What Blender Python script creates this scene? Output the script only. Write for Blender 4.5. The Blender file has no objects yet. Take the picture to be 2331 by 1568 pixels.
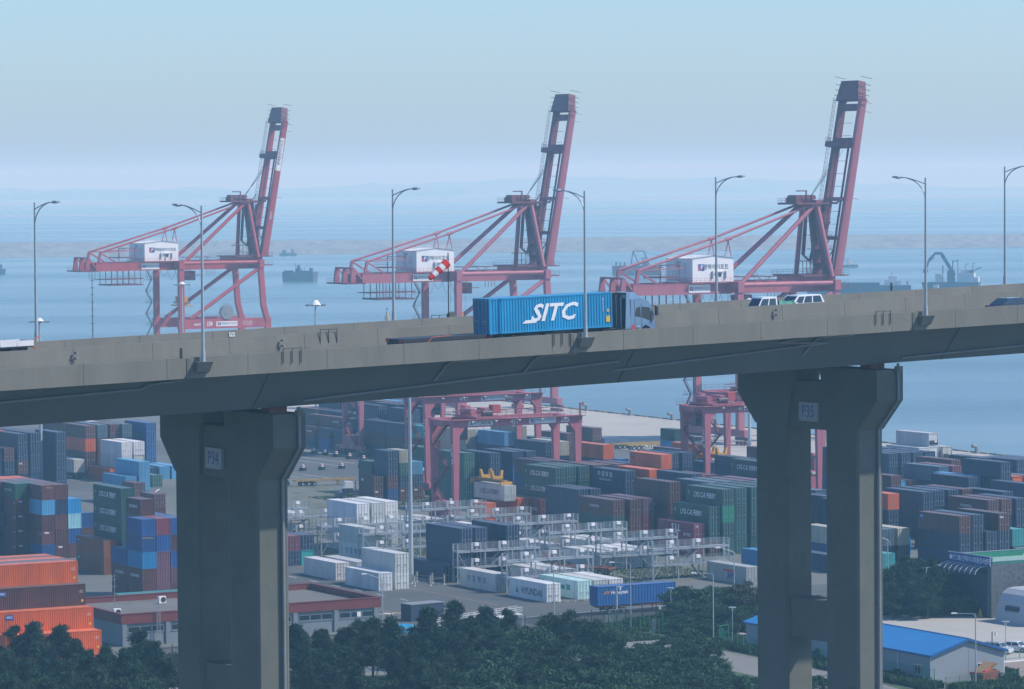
import bpy, math, random
import numpy as np
from mathutils import Vector, Matrix
C = bpy.context.scene.collection
SC = bpy.context.scene
R = math.radians

# ------------------------------------------------------------------ camera, sky, sun, exposure
YA = R(28.7)                       # heading of the container yard against the view
SYA, CYA = math.sin(YA), math.cos(YA)
BA = R(33.3)                       # heading of the road bridge
cam_d = bpy.data.cameras.new('camera'); cam = bpy.data.objects.new('camera', cam_d); C.objects.link(cam)
cam_d.sensor_width = 36; cam_d.lens = 36 * 8750 / 2331; cam_d.clip_start = 1; cam_d.clip_end = 60000
cam.matrix_world = (Matrix.Translation((0, 0, 66)) @ Matrix.Rotation(R(90) - math.atan(379 / 8750), 4, 'X')
                    @ Matrix.Rotation(R(-.45), 4, 'Z'))
SC.camera = cam
w = bpy.data.worlds.new('World'); SC.world = w; w.use_nodes = True
nt = w.node_tree; nt.nodes.clear()
sky = nt.nodes.new('ShaderNodeTexSky'); sky.sky_type = 'NISHITA'; sky.sun_disc = False
SUN_EL, SUN_AZ = R(48), R(96)      # azimuth clockwise from the view direction (+Y)
sky.sun_elevation = SUN_EL; sky.sun_rotation = SUN_AZ
sky.altitude = 60; sky.air_density = 1.0; sky.dust_density = .8; sky.ozone_density = 1.6
bg = nt.nodes.new('ShaderNodeBackground'); bg.inputs[1].default_value = .125
out = nt.nodes.new('ShaderNodeOutputWorld')
tint = nt.nodes.new('ShaderNodeMix'); tint.data_type = 'RGBA'; tint.blend_type = 'MULTIPLY'; tint.inputs[0].default_value = 1
tint.inputs[7].default_value = (.66, .88, 1.22, 1)           # cool white balance of a humid sea haze sky
nt.links.new(sky.outputs[0], tint.inputs[6]); nt.links.new(tint.outputs[2], bg.inputs[0]); nt.links.new(bg.outputs[0], out.inputs[0])
sd = bpy.data.lights.new('sun', 'SUN'); sd.energy = 4.0; sd.angle = R(.6); sd.color = (1, .94, .86)
sun = bpy.data.objects.new('sun', sd); C.objects.link(sun)
sv = Vector((math.sin(SUN_AZ) * math.cos(SUN_EL), math.cos(SUN_AZ) * math.cos(SUN_EL), math.sin(SUN_EL)))
sun.rotation_euler = (-sv).to_track_quat('-Z', 'Y').to_euler(); sun.location = (200, 0, 400)
SC.view_settings.view_transform = 'Standard'; SC.view_settings.look = 'None'
SC.view_settings.exposure = .25; SC.view_settings.gamma = 1; SC.view_settings.use_curve_mapping = False
SC.cycles.volume_bounces = 1; SC.cycles.max_bounces = 6; SC.cycles.diffuse_bounces = 2
SC.cycles.use_denoising = True

# ------------------------------------------------------------------ helpers
MATS = {}
def nodes(m): return m.node_tree.nodes, m.node_tree.links
def mat(name, col, rough=.6, metal=0, var=.12, scale=.6, bump=0., bscale=8., streak=0, dirt=None, spec=.4):
    if name in MATS: return MATS[name]
    m = bpy.data.materials.new(name); m.use_nodes = True; n, l = nodes(m)
    b = n['Principled BSDF']; b.inputs['Roughness'].default_value = rough; b.inputs['Metallic'].default_value = metal
    b.inputs['Specular IOR Level'].default_value = spec
    tc = n.new('ShaderNodeTexCoord'); mp = n.new('ShaderNodeMapping'); l.new(tc.outputs['Object'], mp.inputs[0])
    mp.inputs['Scale'].default_value = (1, 1, .15) if streak else (1, 1, 1)
    no = n.new('ShaderNodeTexNoise'); no.inputs['Scale'].default_value = scale; no.inputs['Detail'].default_value = 6
    no.inputs['Roughness'].default_value = .65
    l.new(mp.outputs[0], no.inputs[0])
    mr = n.new('ShaderNodeMapRange'); mr.inputs[1].default_value = .3; mr.inputs[2].default_value = .7
    mr.inputs[3].default_value = 1 - var; mr.inputs[4].default_value = 1 + var; l.new(no.outputs[0], mr.inputs[0])
    mx = n.new('ShaderNodeMix'); mx.data_type = 'RGBA'; mx.blend_type = 'MULTIPLY'; mx.inputs[0].default_value = 1
    mx.inputs[6].default_value = (*col, 1); l.new(mr.outputs[0], mx.inputs[7]); src = mx.outputs[2]
    if dirt:
        n2 = n.new('ShaderNodeTexNoise'); n2.inputs['Scale'].default_value = dirt[1]; n2.inputs['Detail'].default_value = 8
        n2.inputs['Roughness'].default_value = .7
        l.new(mp.outputs[0], n2.inputs[0]); r2 = n.new('ShaderNodeMapRange'); r2.inputs[1].default_value = dirt[2]; r2.inputs[2].default_value = dirt[2] + .12
        r2.inputs[4].default_value = dirt[3]; l.new(n2.outputs[0], r2.inputs[0])
        m2 = n.new('ShaderNodeMix'); m2.data_type = 'RGBA'; l.new(r2.outputs[0], m2.inputs[0]); l.new(src, m2.inputs[6])
        m2.inputs[7].default_value = (*dirt[0], 1); src = m2.outputs[2]
    l.new(src, b.inputs['Base Color'])
    if bump:
        nb = n.new('ShaderNodeTexNoise'); nb.inputs['Scale'].default_value = bscale; nb.inputs['Detail'].default_value = 5
        l.new(tc.outputs['Object'], nb.inputs[0]); bp = n.new('ShaderNodeBump'); bp.inputs['Strength'].default_value = bump
        bp.inputs['Distance'].default_value = .1; l.new(nb.outputs[0], bp.inputs['Height']); l.new(bp.outputs[0], b.inputs['Normal'])
    MATS[name] = m; return m
def emit(name, col, s):
    m = mat(name, col); b = m.node_tree.nodes['Principled BSDF']
    b.inputs['Emission Color'].default_value = (*col, 1); b.inputs['Emission Strength'].default_value = s; return m

BOXF = ((0, 3, 2, 1), (4, 5, 6, 7), (0, 1, 5, 4), (1, 2, 6, 5), (2, 3, 7, 6), (3, 0, 4, 7))
class MB:
    def __init__(s): s.v = []; s.f = []; s.m = []
    def add(s, vs, fs, mi=0):
        o = len(s.v); s.v += [tuple(p) for p in vs]; s.f += [tuple(i + o for i in f) for f in fs]; s.m += [mi] * len(fs); return s
    def box(s, x0, x1, y0, y1, z0, z1, mi=0):
        return s.add([(x0, y0, z0), (x1, y0, z0), (x1, y1, z0), (x0, y1, z0), (x0, y0, z1), (x1, y0, z1), (x1, y1, z1), (x0, y1, z1)], BOXF, mi)
    def hexa(s, a, b, mi=0):           # two quads (bottom, top)
        return s.add(list(a) + list(b), BOXF, mi)
    def beam(s, a, b, w, h=None, mi=0, up=(0, 0, 1), w2=None, h2=None):
        a, b = Vector(a), Vector(b); d = (b - a).normalized(); h = h or w; up = Vector(up)
        if abs(d.dot(up)) > .97: up = Vector((0, 1, 0)) if abs(d.y) < .9 else Vector((1, 0, 0))
        x = d.cross(up).normalized(); y = x.cross(d).normalized(); w2 = w2 or w; h2 = h2 or h
        q = []
        for p, ww, hh in ((a, w, h), (b, w2, h2)):
            q += [p - x * ww / 2 - y * hh / 2, p + x * ww / 2 - y * hh / 2, p + x * ww / 2 + y * hh / 2, p - x * ww / 2 + y * hh / 2]
        return s.add(q, BOXF, mi)
    def tube(s, a, b, r, n=10, mi=0, r2=None, caps=True):
        a, b = Vector(a), Vector(b); d = (b - a).normalized(); r2 = r if r2 is None else r2
        u = Vector((0, 0, 1)) if abs(d.z) < .9 else Vector((1, 0, 0)); x = d.cross(u).normalized(); y = x.cross(d)
        vs = []
        for p, rr in ((a, r), (b, r2)):
            for k in range(n):
                t = 2 * math.pi * k / n; vs.append(p + x * math.cos(t) * rr + y * math.sin(t) * rr)
        fs = [(k, (k + 1) % n, n + (k + 1) % n, n + k) for k in range(n)]
        if caps: fs += [tuple(range(n))[::-1], tuple(range(n, 2 * n))]
        return s.add(vs, fs, mi)
    def path(s, pts, r, n=8, mi=0):
        for a, b in zip(pts, pts[1:]): s.tube(a, b, r, n, mi)
        return s
    def prism(s, poly, y0, y1, mi=0, axis='y'):
        n = len(poly)
        f = {'y': lambda p, t: (p[0], t, p[1]), 'x': lambda p, t: (t, p[0], p[1]), 'z': lambda p, t: (p[0], p[1], t)}[axis]
        return s.add([f(p, y0) for p in poly] + [f(p, y1) for p in poly],
                     [tuple(range(n)), tuple(range(n, 2 * n))[::-1]] + [(k, n + k, n + (k + 1) % n, (k + 1) % n) for k in range(n)], mi)
    def rail(s, a, b, h=1.1, post=1.5, r=.03, mi=0, rows=(1., .5)):
        a, b = Vector(a), Vector(b); L = (b - a).length; k = max(1, int(L / post)); U = Vector((0, 0, h))
        for i in range(k + 1):
            p = a.lerp(b, i / k); s.beam(p, p + U, r * 1.4, mi=mi)
        for t in rows: s.beam(a + U * t, b + U * t, r * 1.6, mi=mi)
        return s
    def mesh(s, name, mats):
        me = bpy.data.meshes.new(name); me.from_pydata(s.v, [], s.f)
        for m in (mats if isinstance(mats, (list, tuple)) else [mats]): me.materials.append(m)
        if any(s.m): me.polygons.foreach_set('material_index', s.m)
        me.update(); fix(me); return me
    def build(s, name, mats, parent=None, loc=(0, 0, 0), rz=0, smooth=False):
        me = s.mesh(name, mats)
        if smooth:
            me.polygons.foreach_set('use_smooth', [True] * len(me.polygons)); me.set_sharp_from_angle(angle=R(40))
        o = bpy.data.objects.new(name, me); C.objects.link(o); o.parent = parent; o.location = loc; o.rotation_euler.z = rz
        return o
def fix(me):
    import bmesh
    bm = bmesh.new(); bm.from_mesh(me); bmesh.ops.recalc_face_normals(bm, faces=bm.faces); bm.to_mesh(me); bm.free()
def tag(o, label=None, cat=None, group=None, kind=None):
    if label: o['label'] = label
    if cat: o['category'] = cat
    if group: o['group'] = group
    if kind: o['kind'] = kind
    return o
def empty(name, loc=(0, 0, 0), rz=0, label=None, cat=None, group=None, parent=None):
    o = bpy.data.objects.new(name, None); C.objects.link(o); o.location = loc; o.rotation_euler.z = rz; o.parent = parent
    o.empty_display_size = .2
    return tag(o, label, cat, group)
def kids(o): return [c for c in ALLK.get(o.name, ())]
ALLK = {}
def copy_tree(o, loc, rz, label, group=None):
    ch = {}
    for x in C.objects:
        if x.parent: ch.setdefault(x.parent.name, []).append(x)
    def rec(a, par):
        c = a.copy(); C.objects.link(c); c.parent = par
        for b in ch.get(a.name, ()): rec(b, c)
        return c
    r = rec(o, None); r.location = loc; r.rotation_euler.z = rz; r['label'] = label
    if group: r['group'] = group
    return r
def Y(q, r, z=0): return Vector((CYA * q - SYA * r, SYA * q + CYA * r, z))       # yard grid (across, along) to world
def P(p, q, z=0): return Y(q, -p, z)
BO = Vector((0, 309.3, 0)); bx, by = math.cos(BA), math.sin(BA)
def Bz(s): return 53.2 + .0235 * s
def Bp(s, m, z=0): return BO + Vector((bx * s - by * m, by * s + bx * m, Bz(s) + z))
TXT = {}
def text(s, size, loc, rot, m, parent, name='lettering', sx=1., align='CENTER', shear=0, bold=0.0):
    key = (s, size, sx, align, shear, bold, m.name)
    if key not in TXT:
        c = bpy.data.curves.new(name, 'FONT'); c.body = s; c.size = size; c.align_x = align; c.align_y = 'CENTER'
        c.shear = shear; c.offset = bold; c.resolution_u = 2; c.extrude = .004; c.materials.append(m)
        tmp = bpy.data.objects.new('t', c); me = bpy.data.meshes.new_from_object(tmp); me.name = name; bpy.data.objects.remove(tmp); TXT[key] = me
    o = bpy.data.objects.new(name, TXT[key]); C.objects.link(o); o.parent = parent
    o.location = loc; o.rotation_euler = rot; o.scale = (sx, 1, 1); return o
R_FRONT = (R(90), 0, 0)                 # reads from -Y
R_LEFT = (R(90), 0, R(-90))             # reads from -X
R_RIGHT = (R(90), 0, R(90))

# ------------------------------------------------------------------ common materials
M = {}
M['conc'] = mat('bridge_concrete', (.165, .165, .14), .85, var=.14, scale=.35, bump=.2, bscale=3, streak=1, dirt=((.075, .075, .07), .55, .62, .45))
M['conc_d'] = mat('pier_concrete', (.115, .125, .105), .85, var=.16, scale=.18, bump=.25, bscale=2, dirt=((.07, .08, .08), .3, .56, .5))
M['girder'] = mat('girder_steel', (.095, .12, .12), .55, var=.13, scale=.12, streak=1, dirt=((.06, .07, .08), .7, .6, .3))
M['asph'] = mat('bridge_asphalt', (.12, .12, .12), .9, var=.1)
M['yard'] = mat('yard_concrete', (.125, .135, .125), .9, var=.16, scale=.03, dirt=((.075, .08, .08), .015, .5, .7))
M['road'] = mat('port_asphalt', (.075, .085, .085), .9, var=.14, scale=.05, dirt=((.11, .115, .11), .02, .58, .6))
M['pale'] = mat('pale_concrete', (.34, .34, .31), .9, var=.1, scale=.06, dirt=((.2, .2, .19), .05, .58, .6))
M['white'] = mat('white_paint', (.72, .73, .72), .45, var=.06)
M['sheetw'] = mat('white_sheet_metal', (.74, .76, .76), .45, var=.07, scale=.4, streak=1)
M['line'] = mat('road_paint_white', (.62, .62, .6), .8, var=.2, scale=2)
M['yline'] = mat('road_paint_yellow', (.40, .25, .08), .8, var=.25, scale=2)
M['galv'] = mat('galvanised_steel', (.33, .37, .39), .45, metal=.35, var=.12)
M['pole'] = mat('lamp_pole_paint', (.36, .42, .44), .5, var=.1, metal=.2)
M['dark'] = mat('dark_steel', (.03, .035, .04), .5)
M['black'] = mat('black_rubber', (.015, .015, .017), .8)
M['red'] = mat('crane_red', (.36, .062, .072), .5, var=.16, scale=.35, streak=1, dirt=((.25, .09, .09), .5, .58, .5))
M['redp'] = mat('crane_red_faded', (.36, .115, .15), .55, var=.14, scale=.35, streak=1, dirt=((.2, .08, .09), .5, .6, .5))
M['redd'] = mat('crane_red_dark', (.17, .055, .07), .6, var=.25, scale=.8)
M['glass'] = mat('dark_glass', (.02, .035, .05), .08, spec=.8)
M['yel'] = mat('spreader_yellow', (.48, .27, .04), .5, var=.15)
M['orange'] = mat('spreader_orange', (.45, .12, .02), .5, var=.15)
M['blue_t'] = mat('sign_blue', (.02, .07, .28), .5)
M['txtw'] = mat('lettering_white', (.75, .77, .78), .6, var=.1, scale=4)
M['txtb'] = mat('lettering_blue', (.03, .1, .3), .6)
M['txtd'] = mat('lettering_dark', (.03, .05, .08), .6)
M['txty'] = mat('lettering_yellow', (.6, .45, .05), .6)
M['txtt'] = mat('lettering_teal', (.02, .25, .27), .6)
M['txtr'] = mat('lettering_red', (.5, .06, .05), .6)
M['rust'] = mat('rusty_red_steel', (.22, .07, .04), .7, var=.3)
M['grass'] = mat('grass_ground', (.045, .085, .035), .95, var=.35, scale=.5, bump=.5, bscale=2)
M['green'] = mat('green_fence_paint', (.03, .24, .13), .5)
M['bark'] = mat('pine_bark', (.07, .055, .045), .9, var=.3, scale=3)
M['rock'] = mat('breakwater_rock', (.17, .18, .175), .9, var=.3, scale=.08)
M['lamp'] = mat('lamp_lens', (.6, .6, .55), .2)
M['tan'] = mat('tan_chassis_paint', (.32, .22, .07), .6, var=.2)
M['grayst'] = mat('grey_steel', (.2, .22, .23), .5)

# haze: one closed box round everything
hb = MB().box(-9000, 9000, -60, 19500, -6, 118)
HM = bpy.data.materials.new('haze_air'); HM.use_nodes = True; n_, l_ = nodes(HM); n_.clear()
vo = n_.new('ShaderNodeVolumePrincipled'); vo.inputs['Color'].default_value = (.38, .76, 1, 1); vo.inputs['Absorption Color'].default_value = (1, 1, 1, 1); vo.inputs['Density'].default_value = .00022
vo.inputs['Anisotropy'].default_value = 0
oo = n_.new('ShaderNodeOutputMaterial'); l_.new(vo.outputs[0], oo.inputs['Volume'])
tag(hb.build('haze', HM), 'pale blue sea haze over the port and the water', None, None, 'stuff')

# ------------------------------------------------------------------ sea, land, far shores
def water_mat():
    m = bpy.data.materials.new('sea_water'); m.use_nodes = True; n, l = nodes(m); b = n['Principled BSDF']
    b.inputs['Base Color'].default_value = (.075, .15, .19, 1); b.inputs['Roughness'].default_value = .22; b.inputs['IOR'].default_value = 1.33
    tc = n.new('ShaderNodeTexCoord'); mp = n.new('ShaderNodeMapping'); mp.inputs['Scale'].default_value = (1, 1.0, 1); l.new(tc.outputs['Object'], mp.inputs[0])
    a = n.new('ShaderNodeTexNoise'); a.inputs['Scale'].default_value = .22; a.inputs['Detail'].default_value = 7; a.inputs['Roughness'].default_value = .62
    c = n.new('ShaderNodeTexNoise'); c.inputs['Scale'].default_value = .0035; c.inputs['Detail'].default_value = 5
    mp2 = n.new('ShaderNodeMapping'); mp2.inputs['Scale'].default_value = (.25, 1.6, 1); l.new(tc.outputs['Object'], mp2.inputs[0]); l.new(mp2.outputs[0], c.inputs[0])
    l.new(mp.outputs[0], a.inputs[0])
    bp = n.new('ShaderNodeBump'); bp.inputs['Strength'].default_value = .8; bp.inputs['Distance'].default_value = .5
    l.new(a.outputs[0], bp.inputs['Height']); l.new(bp.outputs[0], b.inputs['Normal'])
    r = n.new('ShaderNodeMapRange'); r.inputs[1].default_value = .35; r.inputs[2].default_value = .65; r.inputs[3].default_value = .16; r.inputs[4].default_value = .34
    l.new(c.outputs[0], r.inputs[0]); l.new(r.outputs[0], b.inputs['Roughness'])
    mx = n.new('ShaderNodeMix'); mx.data_type = 'RGBA'; l.new(c.outputs[0], mx.inputs[0]); mx.inputs[6].default_value = (.06, .13, .17, 1); mx.inputs[7].default_value = (.10, .18, .21, 1)
    l.new(mx.outputs[2], b.inputs['Base Color']); return m
def sheet(name, pts, z, m, kind='structure', label=None, thick=0):
    mb = MB()
    if thick: mb.prism([(p[0], p[1]) for p in pts], z - thick, z, axis='z')
    else: mb.add([(p[0], p[1], z) for p in pts], [tuple(range(len(pts)))])
    o = mb.build(name, m); tag(o, label, None, None, kind); return o
sheet('sea', [(-8900, -55), (8900, -55), (8900, 19400), (-8900, 19400)], -2.6, water_mat())
def qe(p): return 541.0 - 8.1 * (p + 937) / 211.      # quay edge across the yard, against its length
land = [P(-1290, qe(-1290)), P(-400, qe(-400)), (700, 300, 0), (700, -50, 0), (-600, -50, 0), (-600, 1140, 0)]
sheet('ground', land, 0, M['yard'], thick=2.4)
# quay wall cap, fenders and bollards
mb = MB(); d0, d1 = P(-1290, qe(-1290)), P(-400, qe(-400))
def qpt(p, off=0, z=0): return P(p, qe(p) - off, z)
def strip(ps, o0, o1, z, m, name, kind='structure', label=None):
    mb = MB(); n = len(ps)
    vs = [qpt(p, o0, z) for p in ps] + [qpt(p, o1, z) for p in ps]
    mb.add(vs, [(i, i + 1, n + i + 1, n + i) for i in range(n - 1)]); return tag(mb.build(name, m), label, None, None, kind)
strip([-1290, -700], .1, 3.4, .008, M['pale'], 'quay_edge_strip')
qk = empty('quay_kerb', qpt(-900), 0, 'low quay edge kerb painted in dark and pale lengths beside the sea', 'kerb')
inv = qk.matrix_world
for i, p in enumerate(range(-1200, -690, 4)):
    a, b = qpt(p + .3, .35), qpt(p + 3.6, .35); o = qpt(-900)
    k = MB().beam(a - o + Vector((0, 0, .15)), b - o + Vector((0, 0, .15)), .35, .3)
    k.build('kerb_block', M['dark'] if i % 2 else M['tan'], qk)
bl = MB().tube((0, 0, 0), (0, 0, .9), .28, 12).tube((0, 0, .9), (-.55, 0, 1.15), .26, 10).tube((-.5, 0, 1.1), (-.75, 0, 1.1), .3, 10).tube((0, 0, 0), (0, 0, .1), .5, 12).mesh('bollard', M['grayst'])
for i, p in enumerate((-943, -917, -893, -869, -842, -770, -744)):
    o = bpy.data.objects.new('mooring_bollard', bl); C.objects.link(o); o.location = qpt(p, 1.1); o.rotation_euler.z = YA; o.scale = (1.6, 1.6, 1.6)
    tag(o, ('grey mooring bollard on the quay edge, number %d' % (i + 1)) if 0 else
        'grey hooked mooring bollard on the quay edge, %s from the left' % ('first second third fourth fifth sixth seventh'.split()[i]), 'bollard', 'mooring bollards along the quay')
# breakwater, mud flat and hills
def ridge(name, y0, y1, x0, x1, h, m, seed, tilt=0, label=None, n=160, flat=.5, z0=-3):
    rnd = random.Random(seed); vs = []; fs = []; rows = 7
    for i in range(n + 1):
        x = x0 + (x1 - x0) * i / n
        hh = h * (1 - flat + flat * (math.sin(i * .11 + seed) * .35 + math.sin(i * .043 + seed * 2) * .4 + rnd.random() * .25))
        for j in range(rows):
            t = j / (rows - 1); vs.append((x, y0 + (y1 - y0) * t + tilt * x, z0 + max(0, hh) * math.sin(math.pi * t) ** .7 + (rnd.random() * .08 * h if 0 < j < rows - 1 else 0)))
    for i in range(n):
        for j in range(rows - 1): fs.append((i * rows + j, (i + 1) * rows + j, (i + 1) * rows + j + 1, i * rows + j + 1))
    o = MB().add(vs, fs).build(name, m, smooth=False); return tag(o, label, None, None, 'structure')
bwt = .19
ridge('breakwater', 3560, 3610, -900, 1100, 6.5, M['rock'], 3, .10, n=420, flat=.12)
ridge('breakwater', 3680, 3790, -900, 1100, 11, M['rock'], 5, .10, n=420, flat=.08)
M['mud'] = mat('mud_flat', (.24, .22, .18), .8, var=.15, scale=.02)
ridge('mudflat', 7600, 7900, -2500, 2500, 2.2, M['mud'], 8, .02, n=120, flat=.5, z0=-2.8)
ridge('mudflat', 11400, 12100, -3500, 3500, 4.5, M['mud'], 12, .03, n=120, flat=.4, z0=-2.8)
M['hill'] = mat('wooded_hill', (.04, .07, .05), .95, var=.3, scale=.01)
ridge('hills', 14500, 16500, -8000, -200, 50, M['hill'], 9, 0, n=200, flat=.75)
ridge('hills', 16400, 18800, -8000, 8000, 85, M['hill'], 21, 0, n=200, flat=.8)
ridge('hills', 15500, 17000, 900, 7500, 45, M['hill'], 33, 0, n=160, flat=.8)

# ------------------------------------------------------------------ the road bridge
br = empty('road_bridge', BO, BA, 'long grey box girder road bridge rising to the right across the whole view', 'bridge')
S0, S1 = -95, 150
def zs(s, z): return Bz(s) + z
def loft(sec, s0, s1, m, name, parent, loc_step=None):
    """section (m, z rel. barrier top) swept along the bridge"""
    a = [(s0, p[0], zs(s0, p[1])) for p in sec]; b = [(s1, p[0], zs(s1, p[1])) for p in sec]; n = len(sec)
    mb = MB().add(a + b, [tuple(range(n)), tuple(range(n, 2 * n))[::-1]] + [(k, n + k, n + (k + 1) % n, (k + 1) % n) for k in range(n)])
    return mb.build(name, m, parent)
gm = M['girder']
W_ = 31.4
loft([(2.6, -1.72), (W_ - 2.6, -1.72), (W_ - 5.4, -4.72), (5.4, -4.72)], S0, S1, gm, 'box_girder', br)
loft([(.0, -1.45), (W_, -1.45), (W_, -1.62), (W_ - 2.7, -1.716), (2.7, -1.716), (0, -1.62)], S0, S1, M['conc_d'], 'cantilever_slab', br)
loft([(.36, -1.1), (W_ - .36, -1.1), (W_ - .36, -1.445), (.36, -1.445)], S0, S1, M['asph'], 'deck', br)
# barrier panels: single lengths with open joints
def barrier(m0, top, out_side, name, label=None):
    L = 7.06; s = S0
    while s < S1 - .1:
        e = min(S1, s + L); g = .015
        if out_side == -1: sec = [(m0, -1.618), (m0 - .07, -1.60), (m0 - .07, top), (m0 + .24, top), (m0 + .34, -.75), (m0 + .352, -1.09), (m0 + .352, -1.44), (m0 + .352, -1.618)]
        elif out_side == 1: sec = [(m0, -1.618), (m0 + .07, -1.60), (m0 + .07, top), (m0 - .24, top), (m0 - .34, -.75), (m0 - .352, -1.09), (m0 - .352, -1.618)]
        else: sec = [(m0 - .3, -1.098), (m0 - .28, -.8), (m0 - .13, top), (m0 + .13, top), (m0 + .28, -.8), (m0 + .3, -1.098)]
        loft(sec, s + g, e - g, M['conc'], name, br); s = e
barrier(0, 0, -1, 'barrier'); barrier(15.7, .37, 0, 'median_barrier'); barrier(W_, .1, 1, 'barrier')
# painted lane lines
for mm in (4.0, 7.6, 11.2, 20.0, 23.6, 27.2):
    s = -60
    while s < 120:
        a = [(s, mm - .08, zs(s, -1.094)), (s + 4, mm - .08, zs(s + 4, -1.094)), (s + 4, mm + .08, zs(s + 4, -1.094)), (s, mm + .08, zs(s, -1.094))]
        MB().add(a, [(0, 1, 2, 3)]).build('lane_line', M['line'], br); s += 10
for mm in (.9, 15.0, 16.4, 30.5):
    a = [(S0, mm - .08, zs(S0, -1.094)), (S1, mm - .08, zs(S1, -1.094)), (S1, mm + .08, zs(S1, -1.094)), (S0, mm + .08, zs(S0, -1.094))]
    MB().add(a, [(0, 1, 2, 3)]).build('edge_line', M['line'], br)
# drain pipes along the web, with drops from the deck
def web(s, t): return (s, 2.6 + 2.8 * t - .16, zs(s, -1.74 - 2.98 * t))
def gpipe(pts, r=.1): MB().path(pts, r, 8).build('drain_pipe', M['grayst'], br)
for a, b, e in ((-78, -17.6, .55), (-16.6, 12.9, .86), (12.9, 43.0, .62), (44.2, 100, .86)):
    pts = [web(a, e if e > .8 else .2)] + [web(a + (b - a) * k / 6, (e if e > .8 else .2) + ((.35 if e > .8 else e) - (e if e > .8 else .2)) * k / 6) for k in range(1, 7)]
    if e <= .8: pts = [web(a, .62)] + [web(a + (b - a - 3) * k / 5, .62 - .1 * k) for k in range(1, 6)][:4] + [web(b - 14, .12), web(b - 11, .04)]
    gpipe(pts, .09)
for s in (4, 61, -52, -4.5, 33):
    gpipe([web(s + 4, .03), web(s + .5, .03), web(s, .12), web(s - .4, .55)], .11)
for s in (-56, -21, 14, 49, 84):
    MB().hexa([(s, 2.55, zs(s, -1.74)), (s + .12, 2.55, zs(s, -1.74)), (s + .12, 5.3, zs(s, -4.70)), (s, 5.3, zs(s, -4.70))],
              [(s, 2.50, zs(s, -1.72)), (s + .12, 2.50, zs(s, -1.72)), (s + .12, 5.25, zs(s, -4.74)), (s, 5.25, zs(s, -4.74))]).build('web_stiffener', gm, br)
# small fittings on the barriers
for s, m0, top in ((-21.3, -.1, 0), (4, -.1, 0), (37.3, -.1, 0), (-8.8, 15.5, .37), (12.0, W_ - .1, .1)):
    mb = MB()
    for k in range(3): mb.beam((s + k * .8, m0 - .05, zs(s, top - .9)), (s + k * .8, m0 - .05, zs(s, top + .28)), .05)
    mb.beam((s, m0 - .05, zs(s, top + .25)), (s + 1.6, m0 - .05, zs(s, top + .25)), .05); mb.build('maintenance_rail', M['dark'], br)
for s, m0 in ((-31.5, 15.35), (20.4, 15.35), (-12.6, 15.35), (38.2, 15.35)):
    for dz in (-.05, -.5): MB().tube((s, m0, zs(s, dz)), (s + .14, m0 - .28, zs(s, dz)), .1, 8).build('warning_lamp', M['grayst'], br)
MB().box(34.2, 34.8, W_ - .36, W_ - .32, zs(34.5, -.45), zs(34.5, -.1)).build('number_plate', M['white'], br)
text('P35', .3, (34.5, W_ - .37, zs(34.5, -.27)), R_FRONT, M['txtd'], br, sx=.9)
MB().box(-8.7, -8.15, W_ - .36, W_ - .32, zs(-8.5, -.45), zs(-8.5, -.1)).build('number_plate', M['white'], br)
text('P34', .3, (-8.4, W_ - .37, zs(-8.5, -.27)), R_FRONT, M['txtd'], br, sx=.9)
MB().beam((-30.2, -.02, zs(-30.2, -.02)), (-30.2, -.02, zs(-30.2, .75)), .16).build('delineator_post', M['dark'], br)
MB().beam((64.5, W_, zs(64, .1)), (64.5, W_, zs(64, .9)), .14).build('delineator_post', M['dark'], br)

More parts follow.
